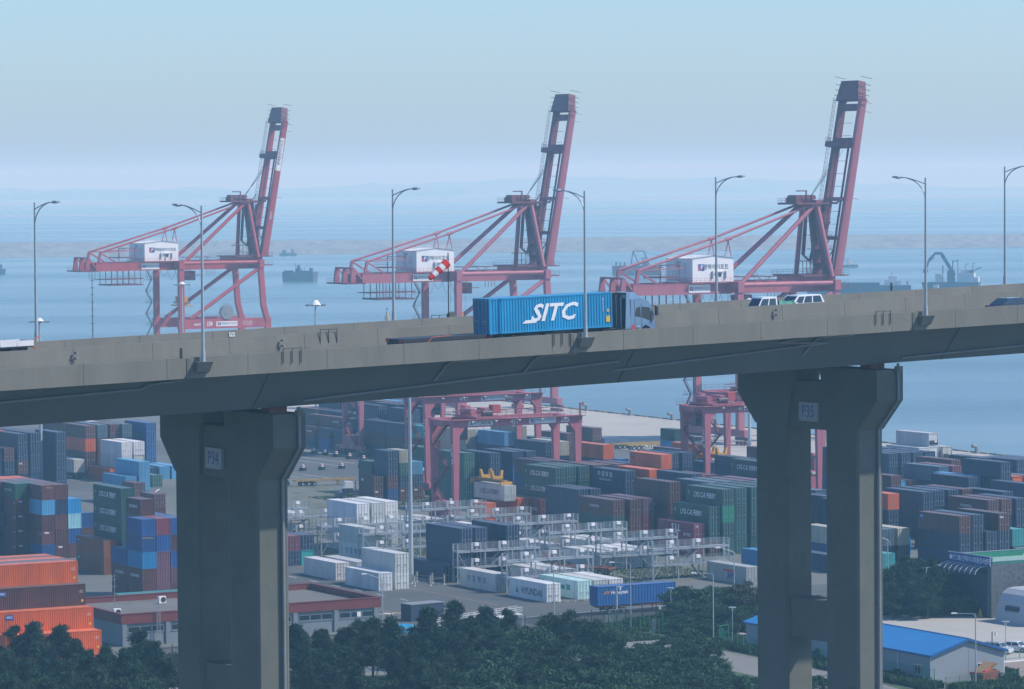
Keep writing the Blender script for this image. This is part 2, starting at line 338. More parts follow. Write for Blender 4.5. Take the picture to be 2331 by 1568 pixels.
# piers
def pier(s, dz, num, label, fx=0):
    zt = Bz(s) - 4.72
    p = empty('bridge_pier', Bp(s, 15.05, -Bz(s)), BA, label, 'pier', 'concrete piers under the bridge')
    h = 1.47; cm = M['conc_d']; off = -15.05
    z_xb = 43.3 + dz; z_cap = zt - .55; z_st = z_cap - 2.7; z_tp = z_cap - 5.4
    for nm, a, b in (('column', 7.5, 12.15), ('column', 17.75 + fx, 22.45 + fx * 1.6)):
        seg = [0, 5, 10, 15, 20, 25, 30, 35, 40, z_tp]
        poly = lambda q: [(-q, a + off + .0), (q, a + off), (q, b + off), (-q, b + off)]
        c_ = .22
        pl = [(-h + c_, a + off), (h - c_, a + off), (h, a + off + c_), (h, b + off - c_), (h - c_, b + off), (-h + c_, b + off), (-h, b + off - c_), (-h, a + off + c_)]
        MB().prism(pl, 0, z_tp, axis='z').build(nm, cm, p)
        for z in range(4, int(z_tp), 4): MB().prism([(x * 1.004, (y - (a + b) / 2 - off) * 1.004 + (a + b) / 2 + off) for x, y in pl], z, z + .05, axis='z').build('cast_joint', cm, p)
    # hammerhead: two flared heads with a cross beam and a notch between
    hh = h
    def head(pts): MB().prism([(y + off, z) for y, z in pts], -hh, hh, axis='x').build('pier_head', cm, p)
    head([(7.5, z_tp), (4.75, z_st), (4.75, z_cap), (12.9, z_cap), (12.55, z_cap - 2.0), (12.15, z_tp)])
    head([(22.45 + fx * 1.6, z_tp), (25.1 + fx * 1.8, z_st), (25.1 + fx * 1.8, z_cap), (16.4, z_cap), (16.9, z_cap - 2.0), (17.75 + fx, z_tp)])
    MB().box(-hh + .25, hh - .25, 12.1 + off, 17.8 + off, z_xb, z_cap - 1.35).build('cross_beam', cm, p)
    MB().box(-hh + .3, hh - .3, 12.1 + off, 17.8 + off, 24.3 + dz * .9, 27.9 + dz * .9).build('cross_beam', cm, p)
    for m in (7.2, 22.6):
        MB().box(-.8, .8, m - .7 + off, m + .7 + off, z_cap, zt + .0).build('bearing', M['rust'], p)
    MB().box(-hh - .03, -hh + .26, 13.2 + off, 15.9 + off, 44.0 + dz, 45.7 + dz).build('number_board', mat('number_board_grey', (.30, .34, .37), .6), p)
    text(num, 1.55, (-hh - .04, 14.55 + off, 44.83 + dz), R_LEFT, M['blue_t'], p, sx=.8)
    # pipe down the near face
    MB().path([(.8, 4.6 + off, zt), (.8, 4.55 + off, z_st), (.8, 7.3 + off, z_tp), (.8, 7.3 + off, 0)], .13, 10).build('down_pipe', M['grayst'], p)
    MB().box(.5, 1.1, 4.3 + off, 4.74 + off, z_cap - .2, z_cap + .3).build('pipe_box', M['conc'], p)
    return p
pier(42.75, 0, 'P35', 'right concrete bridge pier with two separate legs and a gap between them')
pier(-18.0, -1.35, 'P34', 'left concrete bridge pier standing in front of the depot', -.8)

# bridge street lamps
def lamp_post(armdir, H=11.9):
    m = MB(); m.tube((0, 0, 0), (0, 0, H), .13, 12, r2=.075); m.tube((0, 0, 0), (0, 0, .8), .17, 12)
    t = empty('street_lamp'); m.build('pole', M['pole'], t, smooth=True)
    a = MB(); pts = [(0, 0, H - 1.9)] + [(0, armdir * (3.4 * (1 - math.cos(math.pi / 2 * k / 6))), H - 1.9 + 1.95 * math.sin(math.pi / 2 * k / 6)) for k in range(1, 7)]
    a.path(pts, .05, 6)
    pts2 = [(0, 0, H - .55), (0, armdir * 1.2, H - .25), (0, armdir * 2.4, H - .02)]; a.path(pts2, .045, 6); a.build('arm', M['pole'], t)
    h = MB(); y = armdir * 3.4; L = armdir * .95
    h.prism([(y - L * .1, H + .02), (y + L * .4, H + .16), (y + L, H + .14), (y + L, H + .02), (y + L * .3, H - .08)], -.17, .17, axis='x'); h.build('lamp_head', M['pole'], t)
    return t
near = ('left', 'middle', 'right')
t = lamp_post(1); t.location = Bp(-28.5, -.4, -.35); t.rotation_euler.z = BA
tag(t, 'grey street lamp on the near barrier left of the long truck', 'street lamp', 'street lamps along the bridge')
copy_tree(t, Bp(6.9, -.4, -.35), BA, 'grey street lamp on the near barrier standing in front of the blue container truck')
copy_tree(t, Bp(42.6, -.4, -.35), BA, 'grey street lamp on the near barrier above the right bridge pier')
t2 = lamp_post(-1, 11.6); t2.location = Bp(-26.8, W_ + .2, .1); t2.rotation_euler.z = BA
tag(t2, 'grey street lamp on the far barrier beside the parked cargo bed at the left end', 'street lamp', 'street lamps along the bridge')
for s, l in ((8.25, 'grey street lamp on the far barrier left of the windsock'), (43.7, 'grey street lamp on the far barrier in front of the nearest quay crane house'), (79.0, 'grey street lamp on the far barrier at the right end beyond the dredger')):
    copy_tree(t2, Bp(s, W_ + .2, .1), BA, l)
for s in (-28.5, 6.9, 42.6):
    zz = Bz(s)
    MB().hexa([(s - .55, -.42, zz - 1.15), (s + .55, -.42, zz - 1.15), (s + .55, -.071, zz - 1.25), (s - .55, -.071, zz - 1.25)],
              [(s - .65, -.85, zz - .36), (s + .65, -.85, zz - .36), (s + .65, -.071, zz - .36), (s - .65, -.071, zz - .36)]).build('lamp_bracket', M['conc'], br)
    MB().box(s - 1.25, s - .95, -.12, -.075, zz - 1.55, zz - .1).build('cable_duct', M['conc_d'], br)
# windsock
ws = empty('windsock', Bp(14.0, W_ + .2, -.25), BA, 'red and white striped windsock hanging from a thin pole on the far barrier', 'windsock')
MB().tube((0, 0, 0), (0, 0, 6.1), .05, 8).tube((0, 0, 0), (0, 0, .7), .14, 8).build('pole', M['dark'], ws)
MB().box(-.25, .25, -.35, .05, -.55, .05).build('bracket', M['rust'], ws)
M['sockr'] = mat('sock_red', (.55, .03, .03), .8); 
ax = Vector((-.93, 0, -.36)).normalized(); a0 = Vector((-.12, 0, 5.2)); cuts = [0, .55, .95, 1.4, 1.85, 2.3]; rad = [.42, .40, .36, .31, .26, .21]
ax = Vector((-.80, 0, -.60)).normalized(); 
for k in range(5):
    MB().tube(a0 + ax * cuts[k], a0 + ax * cuts[k + 1], rad[k], 14, r2=rad[k + 1], caps=(k == 4)).build('sock_band', M['sockr'] if k % 2 == 0 else M['white'], ws, smooth=True)
# ------------------------------------------------------------------ vehicles
M['tyre'] = M['black']; M['rim'] = mat('wheel_rim', (.4, .41, .42), .35, metal=.6)
M['red_l'] = mat('tail_light', (.5, .02, .02), .3); M['head_l'] = mat('head_light', (.7, .72, .72), .1)
WH = {}
def wheel(par, x, y, r=.33, w=.22):
    k = (r, w)
    if k not in WH:
        WH[k] = (MB().tube((0, -w / 2, 0), (0, w / 2, 0), r, 18).mesh('tyre', M['tyre']),
                 MB().tube((0, -w / 2 - .012, 0), (0, w / 2 + .012, 0), r * .58, 12).mesh('rim', M['rim']))
    o = bpy.data.objects.new('wheel', WH[k][0]); C.objects.link(o); o.parent = par; o.location = (x, y, r)
    q = bpy.data.objects.new('rim', WH[k][1]); C.objects.link(q); q.parent = o
def car(name, loc, rz, paint, label, L=4.6, W=1.82, H=1.46, kind='sedan', cat='car', pitch=0):
    t = empty(name, loc, rz, label, cat); t.rotation_euler = (0, pitch, rz)
    h = W / 2; x = L / 2; gz = .9 if kind != 'suv' else 1.0
    if kind == 'sedan': gh = [(-x * .80, gz), (-x * .42, H), (x * .22, H - .01), (x * .56, gz)]; hood = .82
    elif kind == 'suv': gh = [(-x * .97, gz), (-x * .84, H), (x * .25, H), (x * .56, gz)]; hood = .98
    else: gh = [(-x * .02, gz), (0, H), (x * .62, H), (x * .90, gz)]; hood = .95          # cab forward pickup
    low = [(-x, .35), (-x * 1.0, gz * .82), (-x * .93, gz), (gh[0][0], gz + .01), (gh[3][0], gz + .01), (x * .94, hood * .86), (x, hood * .62), (x, .3), (x * .9, .22), (-x * .9, .22)]
    if kind == 'pickup': low = [(-x * .03, .35), (-x * .03, gz), (gh[3][0], gz + .01), (x * .97, .85), (x, .5), (x, .3), (x * .9, .25), (0, .25)]
    b = MB(); n = len(low)
    vs = [(px, -h if pz < gz * .95 else -h + .05, pz) for px, pz in low] + [(px, h if pz < gz * .95 else h - .05, pz) for px, pz in low]
    b.add(vs, [tuple(range(n)), tuple(range(n, 2 * n))[::-1]] + [(k, n + k, n + (k + 1) % n, (k + 1) % n) for k in range(n)])
    b.build('body', paint, t, smooth=True)
    g = MB(); ti = .17
    g.hexa([(gh[0][0], -h + .05, gz), (gh[3][0], -h + .05, gz), (gh[3][0], h - .05, gz), (gh[0][0], h - .05, gz)],
           [(gh[1][0], -h + ti, H), (gh[2][0], -h + ti, H), (gh[2][0], h - ti, H), (gh[1][0], h - ti, H)]); g.build('roof', paint, t)
    def pane(q): MB().add(q, [(0, 1, 2, 3)]).build('window', M['glass'], t)
    e = .012
    for sgn in (-1, 1):
        xs = [0.06, .36, .40, .66, .70, .93] if kind == 'suv' else [.08, .46, .52, .93]
        for a, c in zip(xs[::2], xs[1::2]):
            def pt(u, v):
                xa = gh[0][0] + (gh[1][0] - gh[0][0]) * v; xb = gh[3][0] + (gh[2][0] - gh[3][0]) * v
                return (xa + (xb - xa) * u, sgn * (h - .05 + (ti - .05) * -v + e), gz + (H - gz) * v)
            pane([pt(a, .1), pt(c, .1), pt(c, .86), pt(a, .86)])
    for (i, j, d) in ((3, 2, 1), (0, 1, -1)):
        q = []
        for v, yy in ((.1, -1), (.1, 1), (.88, 1), (.88, -1)):
            xx = gh[i][0] + (gh[j][0] - gh[i][0]) * v + d * .015; q.append((xx, yy * (h - .1 - ti * v * .8), gz + (H - gz) * v + .01))
        pane(q)
    wr = .34 if kind != 'suv' else .37
    for wx in (-x * .6, x * .62):
        for sgn in (-1, 1): wheel(t, wx, sgn * (h - .1), wr)
    for sgn in (-1, 1):
        MB().box(x * .93, x + .015, sgn * h * .62 - .18, sgn * h * .62 + .18, .6, .74).build('headlight', M['head_l'], t)
        MB().box(-x - .015, -x * .95, sgn * h * .66 - .2, sgn * h * .66 + .2, .68, .84).build('tail_light', M['red_l'], t)
        MB().box(gh[3][0] - .45, gh[3][0] - .2, sgn * (h + .02), sgn * (h + .2), gz + .02, gz + .18).build('mirror', paint, t)
    return t
def cpaint(n, c): 
    m = mat(n, c, .25, var=.03, spec=.6); m.node_tree.nodes['Principled BSDF'].inputs['Coat Weight'].default_value = .6; return m
PIT = -math.atan(.0235)
def onb(s, m): return Bp(s, m, -1.09)
M['cabb'] = cpaint('truck_paint_steel_blue', (.14, .25, .38))
tr = empty('container_truck', onb(0, 5.27), BA, 'steel blue tractor truck pulling a skeletal trailer along the near lane', 'truck'); tr.rotation_euler = (0, PIT, BA)
# tractor: x forward
cb = MB(); n0 = [(14.6, .55), (14.6, 3.0), (14.62, 3.35), (15.6, 3.45), (16.35, 3.2), (16.72, 2.75), (16.98, 1.75), (17.02, 1.0), (17.0, .45), (16.6, .4), (16.5, .95), (16.1, 1.15), (15.7, .95), (15.6, .5)]
cb.prism(n0, -1.24, 1.24); cb.build('cab', M['cabb'], tr, smooth=True)
MB().hexa([(14.62, -1.2, 3.3), (15.9, -1.15, 3.3), (15.9, 1.15, 3.3), (14.62, 1.2, 3.3)], [(14.62, -1.12, 3.92), (15.1, -1.05, 3.92), (15.1, 1.05, 3.92), (14.62, 1.12, 3.92)]).build('roof_deflector', M['cabb'], tr)
MB().hexa([(14.0, -1.25, .9), (14.62, -1.25, .9), (14.62, -1.19, .9), (14.0, -1.19, .9)], [(14.25, -1.16, 3.95), (14.62, -1.16, 3.95), (14.62, -1.1, 3.95), (14.25, -1.1, 3.95)]).build('side_fairing', M['cabb'], tr)
MB().box(14.3, 14.59, -1.12, 1.12, .9, 3.85).build('cab_rear_wall', M['dark'], tr)
text('2976', .42, (14.27, -.72, 3.55), R_LEFT, M['txtw'], tr, sx=.8)
text('2976', .2, (15.35, -1.245, 1.05), R_FRONT, M['txtw'], tr, sx=.8)
MB().prism([(15.0, 1.95), (15.15, 2.6), (15.55, 2.7), (15.62, 1.8)], -1.255, -1.235).build('window', M['glass'], tr)
MB().prism([(15.72, 1.8), (15.74, 2.68), (16.5, 2.6), (16.72, 2.0), (16.78, 1.4)], -1.255, -1.235).build('window', M['glass'], tr)
MB().add([(16.99, -1.1, 1.75), (16.99, 1.1, 1.75), (16.76, 1.05, 2.7), (16.76, -1.05, 2.7)], [(0, 1, 2, 3)]).build('windscreen', M['glass'], tr)
MB().prism([(14.66, .75), (14.66, 1.2), (15.0, 1.2), (15.0, .75)], -1.26, -1.24).build('sticker', M['txtr'], tr)
MB().box(15.68, 15.7, -1.255, -1.238, .95, 2.9).box(14.98, 15.0, -1.25, -1.238, .6, 3.3).build('door_seam', M['dark'], tr)
for sg in (-1, 1):
    MB().box(16.95, 17.15, sg * 1.5 - .12, sg * 1.5 + .12, 1.9, 2.65).beam((16.8, sg * 1.2, 2.75), (17.05, sg * 1.5, 2.65), .06).build('mirror', M['dark'], tr)
MB().tube((14.15, -.45, .9), (14.15, -.45, 3.6), .07, 8).tube((14.15, .2, 1.0), (14.15, .2, 3.7), .05, 8).build('exhaust_stack', M['galv'], tr)
MB().box(12.0, 14.6, -.45, .45, .62, .9).box(13.6, 15.4, -1.24, -.6, .45, .95).build('chassis', M['dark'], tr)
MB().box(13.0, 15.4, -1.26, -1.2, .5, .8).build('side_skirt', M['cabb'], tr)
for wx in (16.1, 13.3, 12.0):
    for yy in (-1.08, 1.08): wheel(tr, wx, yy, .5, .32)
MB().box(.55, 12.9, -.5, .5, .78, 1.1).box(.55, .8, -1.2, 1.2, .95, 1.13).box(12.4, 12.7, -1.2, 1.2, .95, 1.13).box(3, 5.5, -1.2, -.7, .5, .9).box(6, 8, -1.2, -.7, .55, .95).build('trailer_frame', M['dark'], tr)
for wx in (1.6, 2.9, 4.2):
    for yy in (-1.05, 1.05): wheel(tr, wx, yy, .5, .34)
for yy in (-.9, .9): MB().box(.5, .56, yy - .25, yy + .25, .85, 1.0).build('tail_light', M['red_l'], tr)
# empty flatbed right behind
fb = empty('flatbed_trailer', onb(-7.9, 5.27), BA, 'empty dark flatbed trailer directly behind the blue container truck', 'trailer'); fb.rotation_euler = (0, PIT, BA)
MB().box(0, 8.1, -1.24, 1.24, 1.06, 1.2).build('bed', mat('flatbed_dark', (.028, .04, .06), .6), fb)
MB().box(.1, 8.0, -1.26, -1.16, .88, 1.12).box(.1, 8.0, 1.16, 1.26, .88, 1.12).box(.1, .3, -1.24, 1.24, .6, 1.1).build('side_rail', M['dark'], fb)
MB().box(.3, 7.9, -.5, .5, .7, 1.05).build('frame', M['dark'], fb)
for wx in (3.2, 4.6):
    for yy in (-1.05, 1.05): wheel(fb, wx, yy, .5, .34)
for yy in (-1, 1): MB().box(-.03, .02, yy - .22, yy + .22, .95, 1.15).build('marker_board', M['txtr'], fb)
MB().beam((2.9, -1.25, 1.2), (2.3, -1.3, .75), .05).beam((3.0, -1.1, 1.22), (5.0, -.7, 1.24), .05).build('strap', M['orange'], fb)
cv = cpaint('car_white', (.75, .77, .78)); ck = cpaint('car_dark_blue', (.012, .018, .035)); cs = cpaint('car_silver', (.45, .47, .48))
pk = car('pickup_truck', onb(41.6, 20.2), BA + math.pi, cv, 'white double cab pickup loaded under a green tarpaulin on the far carriageway', 5.2, 1.75, 1.98, 'pickup', 'pickup truck')
pk.rotation_euler = (0, -PIT, BA + math.pi)
MB().box(-2.6, -.1, -.86, .86, .7, 1.05).build('cargo_bed', cv, pk)
M['tarp'] = mat('green_tarpaulin', (.02, .17, .13), .6, var=.4, scale=3, bump=.6, bscale=4)
tp = MB(); rnd = random.Random(5)
gx = 9; gy = 5; vs = []
for i in range(gx):
    for j in range(gy): vs.append((-2.5 + 2.3 * i / (gx - 1), -.8 + 1.6 * j / (gy - 1), 1.0 + (.42 + .2 * rnd.random()) * (1 if 0 < i < gx - 1 and 0 < j < gy - 1 else 0)))
tp.add(vs, [(i * gy + j, (i + 1) * gy + j, (i + 1) * gy + j + 1, i * gy + j + 1) for i in range(gx - 1) for j in range(gy - 1)]); tp.build('tarpaulin', M['tarp'], pk)
c = car('passenger_van', onb(47.2, 23.6), BA + math.pi, cv, 'white people carrier beside the white pickup on the far carriageway', 4.9, 1.95, 1.78, 'suv', 'van'); c.rotation_euler = (0, -PIT, BA + math.pi)
c = car('car', onb(57.2, 5.2), BA, ck, 'dark blue saloon car driving off at the right end of the bridge', 4.85, 1.86, 1.47, 'sedan', 'car'); c.rotation_euler = (0, PIT, BA)
ct = empty('cargo_truck', onb(-29.6, 27.6), BA, 'white dropside cargo bed of a truck at the left end of the bridge', 'truck'); ct.rotation_euler = (0, -PIT, BA + math.pi)
MB().box(0, 9.0, -1.2, 1.2, 1.05, 1.15).build('bed', M['dark'], ct)
for yy in (-1.2, 1.2):
    for k in range(6): MB().box(.03 + 1.5 * k, 1.47 + 1.5 * k, yy - .03, yy + .03, 1.17, 1.62).build('side_board', M['white'], ct)
MB().box(-.02, .03, -1.2, 1.2, 1.17, 1.62).build('tail_board', M['white'], ct)
MB().box(.2, 9, -.5, .5, .6, 1.03).build('chassis', M['dark'], ct)
for wx in (1.8, 3.1, 8.2):
    for yy in (-1.0, 1.0): wheel(ct, wx, yy, .48, .3)
MB().prism([(9.1, .6), (9.1, 2.7), (10.6, 2.7), (11.0, 1.7), (11.0, .5)], -1.15, 1.15).build('cab', cv, ct)
MB().beam((-.1, .9, 1.6), (-.9, .7, 1.9), .07).beam((-.1, .9, 1.1), (-.5, .6, .75), .07).build('rope_ends', M['orange'], ct)

# ------------------------------------------------------------------ ship to shore quay cranes
def logo(par, loc, rot, s):
    o = empty('emblem', loc, 0, parent=par); o.rotation_euler = rot
    MB().prism([(-.5 * s, -.42 * s), (-.5 * s, .5 * s), (.5 * s, .46 * s), (.5 * s, -.46 * s)], 0, .01, axis='z').build('flag_field', M['blue_t'], o)
    MB().add([(-.5 * s, -.42 * s, .02), (-.32 * s, .48 * s, .02), (.02 * s, -.44 * s, .02)], [(0, 1, 2)]).build('flag_wedge', M['txtr'], o)
    text('P', s * .85, (.1 * s, .02 * s, .03), (0, 0, 0), M['txtw'], o, bold=.01 * s)
    return o
def sts(p, num, name_txt, label, rm, sany):
    t = empty('quay_crane', P(p, 502), YA, label, 'crane', 'red ship to shore cranes on the quay')
    def b(mb, nm, m=rm, sm=False): return mb.build(nm, m, t, smooth=sm)
    for y in (0, 20):
        b(MB().beam((0, y, 3.4), (0, y, 19), 1.7, 1.5).beam((0, y, 19), (0, y, 38.6), 1.7, 1.5), 'leg')
        b(MB().beam((30.5, y, 3.4), (30.5, y, 20.5), 1.9, 1.5).beam((30.5, y, 20), (29.2, y, 25), 1.9, 1.5).beam((29.2, y, 24.8), (28.2, y, 38.6), 1.7, 1.4), 'leg')
        b(MB().beam((-1.2, y, 19.6), (31.6, y, 19.6), 1.35, 3.1), 'portal_beam')
        b(MB().tube((3.2, y, 21.2), (27.6, y, 37.2), .62, 14), 'brace', rm, True)
        b(MB().tube((1, y, 39.3), (28.6, y, 39.3), .6, 14), 'tie_tube', rm, True)
        b(MB().rail((1, y - .7, 21.1), (29.5, y - .7, 21.1), 1.1, 1.8, .03), 'handrail')
    for a in (0, 30.5):
        b(MB().beam((a, -3.2, 2.9), (a, 23.2, 2.9), 1.6, 1.7), 'sill_beam')
        b(MB().beam((a, 0, 34.6 if a == 0 else 35), (a, 20, 34.6 if a == 0 else 35), 1.3, 1.8) if 0 else MB().beam((a if a == 0 else 28.4, -1, 38.8), (a if a == 0 else 28.4, 21, 38.8), 1.7, 2.6), 'cross_girder')
        for y in (-1.5, 21.5):
            m = MB(); m.beam((a, y - 3.2, 1.55), (a, y + 3.2, 1.55), .9, .7)
            for k in range(4): m.tube((a - .35, y - 2.7 + 1.8 * k, .45), (a + .35, y - 2.7 + 1.8 * k, .45), .45, 12)
            b(m, 'bogie', M['redd'])
    # main girders, back reach and boom hinge
    for y in (5.2, 14.2):
        b(MB().box(-27.5, 31.2, y - .65, y + .65, 37.1, 39.9), 'main_girder')
    m = MB()
    for a in (-27, -20, -12, 8, 15, 22): m.box(a - .3, a + .3, 5.9, 13.5, 37.4, 39.5)
    b(m, 'girder_tie')
    m = MB().box(-33, -27, 3.5, 16, 37.0, 37.4); m.rail((-33, 3.5, 37.4), (-27, 3.5, 37.4)).rail((-33, 3.5, 37.4), (-33, 16, 37.4)); b(m, 'tail_platform', M['redd'])
    m = MB()
    for y in (4.5, 9.5, 14.5): m.hexa([(-31.4, y - .5, 37.4), (-29.8, y - .5, 37.4), (-29.8, y + .5, 37.4), (-31.4, y + .5, 37.4)], [(-30.9, y - .4, 41.6), (-30.0, y - .4, 41.6), (-30.0, y + .4, 41.6), (-30.9, y + .4, 41.6)]).beam((-30.0, y, 41.2), (-27.8, y, 38.4), .35)
    m.beam((-30.4, 4, 41.4), (-30.4, 15, 41.4), .5); b(m, 'rope_anchor_frame')
    m = MB()
    for y in (5, 14.4):
        m.beam((-26.5, y, 39.8), (-25.8, y, 43.2), .7).beam((-25.8, y, 43.0), (-20.5, y, 39.9), .4)
        m.beam((-26.2, y, 44.3 - 1.2), (-13, y, 43.7), .25)
    b(m, 'backstay_foot')
    m = MB(); m.rail((-27, 4.2, 39.9), (-11, 4.2, 39.9), 1.1, 1.4).rail((-27, 15.2, 39.9), (-15, 15.2, 39.9), 1.1, 1.4)
    m.box(-19, -13.5, 5.5, 14, 41.2, 41.5).rail((-19, 5.5, 41.5), (-13.5, 5.5, 41.5), 1.3, 1.0).rail((-19, 5.5, 41.5), (-19, 14, 41.5), 1.3, 1.2)
    m.beam((-19, 6, 39.9), (-19, 6, 44.5), .2).beam((-13.5, 6, 39.9), (-13.5, 6, 44.5), .2).beam((-19, 6, 44.4), (-13.2, 6, 44.4), .25)
    b(m, 'service_platform', M['redd'])
    m = MB().rail((2, 4.3, 39.9), (24, 4.3, 39.9), 1.1, 1.6)
    for a in (6.5, 13): m.box(a - 1.3, a + 1.3, 4, 15, 41.0, 41.15).rail((a - 1.3, 4, 41.15), (a + 1.3, 4, 41.15), 1.1, .7).beam((a - 3.2, 4, 39.9), (a - 1.3, 4, 41.1), .15).beam((a + 3.2, 4, 39.9), (a + 1.3, 4, 41.1), .15)
    m.box(20.5, 32.5, 2.6, 17, 40.9, 41.3).rail((20.5, 2.6, 41.3), (32.5, 2.6, 41.3), 1.1, 1.2).rail((20.5, 17, 41.3), (32.5, 17, 41.3)).rail((34.2, 3, 38.4), (31, 3, 38.4)).box(31, 34.2, 3, 16, 38.1, 38.4)
    m.rail((34.2, 3, 41.2), (31, 3, 41.2)).box(31, 34.2, 3, 16, 40.9, 41.2)
    b(m, 'walkway', M['redd'])
    b(MB().box(20.8, 31.0, 4.2, 15.4, 39.9, 40.9), 'hinge_block')
    # machinery house
    hs = empty('machinery_house', (0, 0, 0), 0, parent=t)
    M['house'] = M['sheetw']
    x0, x1, y0, y1, z0, z1 = -10.6, 1.2, 4.6, 17.2, 40.1, 45.9
    m = MB(); xm = (x0 + x1) / 2
    m.prism([(x0, z0), (x1, z0), (x1, z1), (xm, z1 + .65), (x0, z1)], y0, y1); m.build('house_wall', M['house'], hs)
    m = MB(); m.add([(x0 - .2, y0 - .2, z1 + .02), (xm, y0 - .2, z1 + .72), (xm, y1 + .2, z1 + .72), (x0 - .2, y1 + .2, z1 + .02)], [(0, 1, 2, 3)])
    m.add([(x1 + .2, y0 - .2, z1 + .02), (xm, y0 - .2, z1 + .72), (xm, y1 + .2, z1 + .72), (x1 + .2, y1 + .2, z1 + .02)], [(0, 1, 2, 3)]); m.build('house_roof', M['white'], hs)
    m = MB()
    for a, c_ in (((x0, y0), (xm, y0)), ((xm, y0), (x1, y0)), ((x0, y1), (x1, y1)), ((x0, y0), (x0, y1)), ((x1, y0), (x1, y1))):
        za = z1 + (.65 if a[0] == xm else 0); zb = z1 + (.65 if c_[0] == xm else 0); m.rail((*a, za), (*c_, zb), 1.15, 1.1, .03)
    m.build('roof_railing', M['white'], hs)
    m = MB().box(x0 - .9, x1 + .9, y0 - 1.1, y0 - .02, z0 - .3, z0 - .1).rail((x0 - .9, y0 - 1.1, z0 - .1), (x1 + .9, y0 - 1.1, z0 - .1), 1.1, 1.2).box(x0 - .9, x0 - .02, y0, y1, z0 - .3, z0 - .1).rail((x0 - .9, y0 - 1.1, z0 - .1), (x0 - .9, y1, z0 - .1), 1.1, 1.2)
    m.beam((x1 + .6, y0 - .8, z0), (x1 + 3.4, y0 - .8, z0 + 3.0), .5, .12).build('house_walkway', rm, hs) if 0 else m.build('house_walkway', rm, hs)
    MB().box(x1 - 4.3, x1 - 3.5, y0 - .03, y0 + .1, z0 + 1.2, z0 + 2.2).build('window', M['glass'], hs)
    MB().box(x1 - 5.2, x1 - 2.9, y0 - .5, y0, z0 + 2.45, z0 + 2.6).build('door_hood', M['white'], hs)
    MB().box(x1 - 4.9, x1 - 4.45, y0 - .04, y0 + .1, z0 + .1, z0 + 2.1).build('door', M['grayst'], hs)
    for a in (x0 + 5.6, x1 - 2.4): MB().box(a - .15, a + .15, y0 - .35, y0, z0 + .8, z0 + 2.6).build('vent_pipe', M['grayst'], hs)
    MB().box(x0 - .7, x0, y0 + 3.4, y0 + 5.0, z0 + 2.5, z0 + 4.6).build('cooling_unit', M['white'], hs)
    text(num, 2.9, (x0 - .02, y0 + 6.6, z0 + 4.0), R_LEFT, M['txtd'], hs, sx=.62, bold=.03)
    text(name_txt, 1.45 if len(name_txt) < 7 else 1.2, (x0 + (6.7 if len(name_txt) < 7 else 7.0), y0 - .02, z0 + 3.6), R_FRONT, M['txtd'], hs, sx=.92, bold=.02)
    logo(hs, (x0 + 2.5, y0 - .02, z0 + 3.55), R_FRONT, 1.75)
    # name board and small print
    MB().box(-11.8, -5.6, 4.44, 4.54, 37.5, 39.5).build('name_board', M['white'], t)
    text(name_txt, .95, (-8.0, 4.42, 38.5), R_FRONT, M['txtd'], t, sx=.85); logo(t, (-11.0, 4.42, 38.5), R_FRONT, 1.0)
    text(num, 2.3, (9.6, -.7, 19.5), R_FRONT, M['txtw'], t, sx=.6, bold=.03)
    if sany:
        MB().box(12.0, 19.5, -.72, -.68, 18.7, 20.3).build('name_board', M['white'], t)
        text(name_txt, 1.0, (16.3, -.74, 19.5), R_FRONT, M['txtd'], t, sx=.85); logo(t, (13.0, -.74, 19.5), R_FRONT, 1.1)
        text('SANY', 1.0, (5.3, -.7, 19.4), R_FRONT, M['txtw'], t, sx=1.0, bold=.02)
        text('SWL 40.5T  SINGLE\nSWL 50T  TWIN 20ft\n75T  CARGO BEAM', .5, (23.2, -.7, 19.6), R_FRONT, M['txtw'], t, sx=.8)
    else:
        text('SWL 40.5T SINGLE\n65T TWIN 20ft\n75T CARGO BEAM', .55, (24.0, -.7, 19.6), R_FRONT, M['txtw'], t, sx=.85)
    # A frame
    ap = [(27.0, 6.6, 59.3), (27.0, 13.0, 59.3)]
    for y, q, f in ((1.5, ap[0], -1), (18.0, ap[1], 1)):
        b(MB().tube((28.2, y, 40.8), q, .62, 14), 'a_frame_leg', rm, True)
        b(MB().tube((3.2, y + (2.6 if f < 0 else -2.6), 39.6), (q[0] - .3, q[1], q[2] - .3), .58, 14), 'back_leg', rm, True)
    b(MB().beam((31.0, 8, 40.8), (28.6, 8.6, 59.6), 1.9, 1.2).beam((31.0, 12, 40.8), (28.6, 11.4, 59.6), 1.9, 1.2), 'tower_leg', M['redd'])
    m = MB()
    for z in (44, 47.5, 51, 54.5, 58): 
        a = 31 - 2.4 * (z - 40.8) / 18.8; m.box(a - 1.5, a + 1.8, 6.4, 13.6, z, z + .12).rail((a - 1.5, 6.4, z), (a + 1.8, 6.4, z), 1.0, .8, .03)
        m.beam((a - 1.2, 6.4, z), (a + 1.2, 6.4, z + 3.4), .45, .12)
    b(m, 'stair_tower', M['redd'])
    m = MB().box(20.5, 30.2, 5.4, 14.4, 58.8, 59.3).rail((20.5, 5.4, 59.3), (30.2, 5.4, 59.3), 1.1, 1.0).rail((20.5, 14.4, 59.3), (30.2, 14.4, 59.3), 1.1, 1.0).rail((20.5, 5.4, 59.3), (20.5, 14.4, 59.3), 1.1, 1.0)
    m.box(22, 26, 7, 13, 59.3, 60.5).beam((25.5, 9, 59.3), (25.5, 9, 62.3), .3).beam((22.6, 9, 62.2), (25.7, 9, 62.2), .3).box(20.6, 22, 6, 9, 59.3, 61.2)
    for k in range(3): m.tube((23 + 1.6 * k, 6.5, 60.6), (23 + 1.6 * k, 13, 60.6), .6, 10)
    b(m, 'apex_platform', M['redd'])
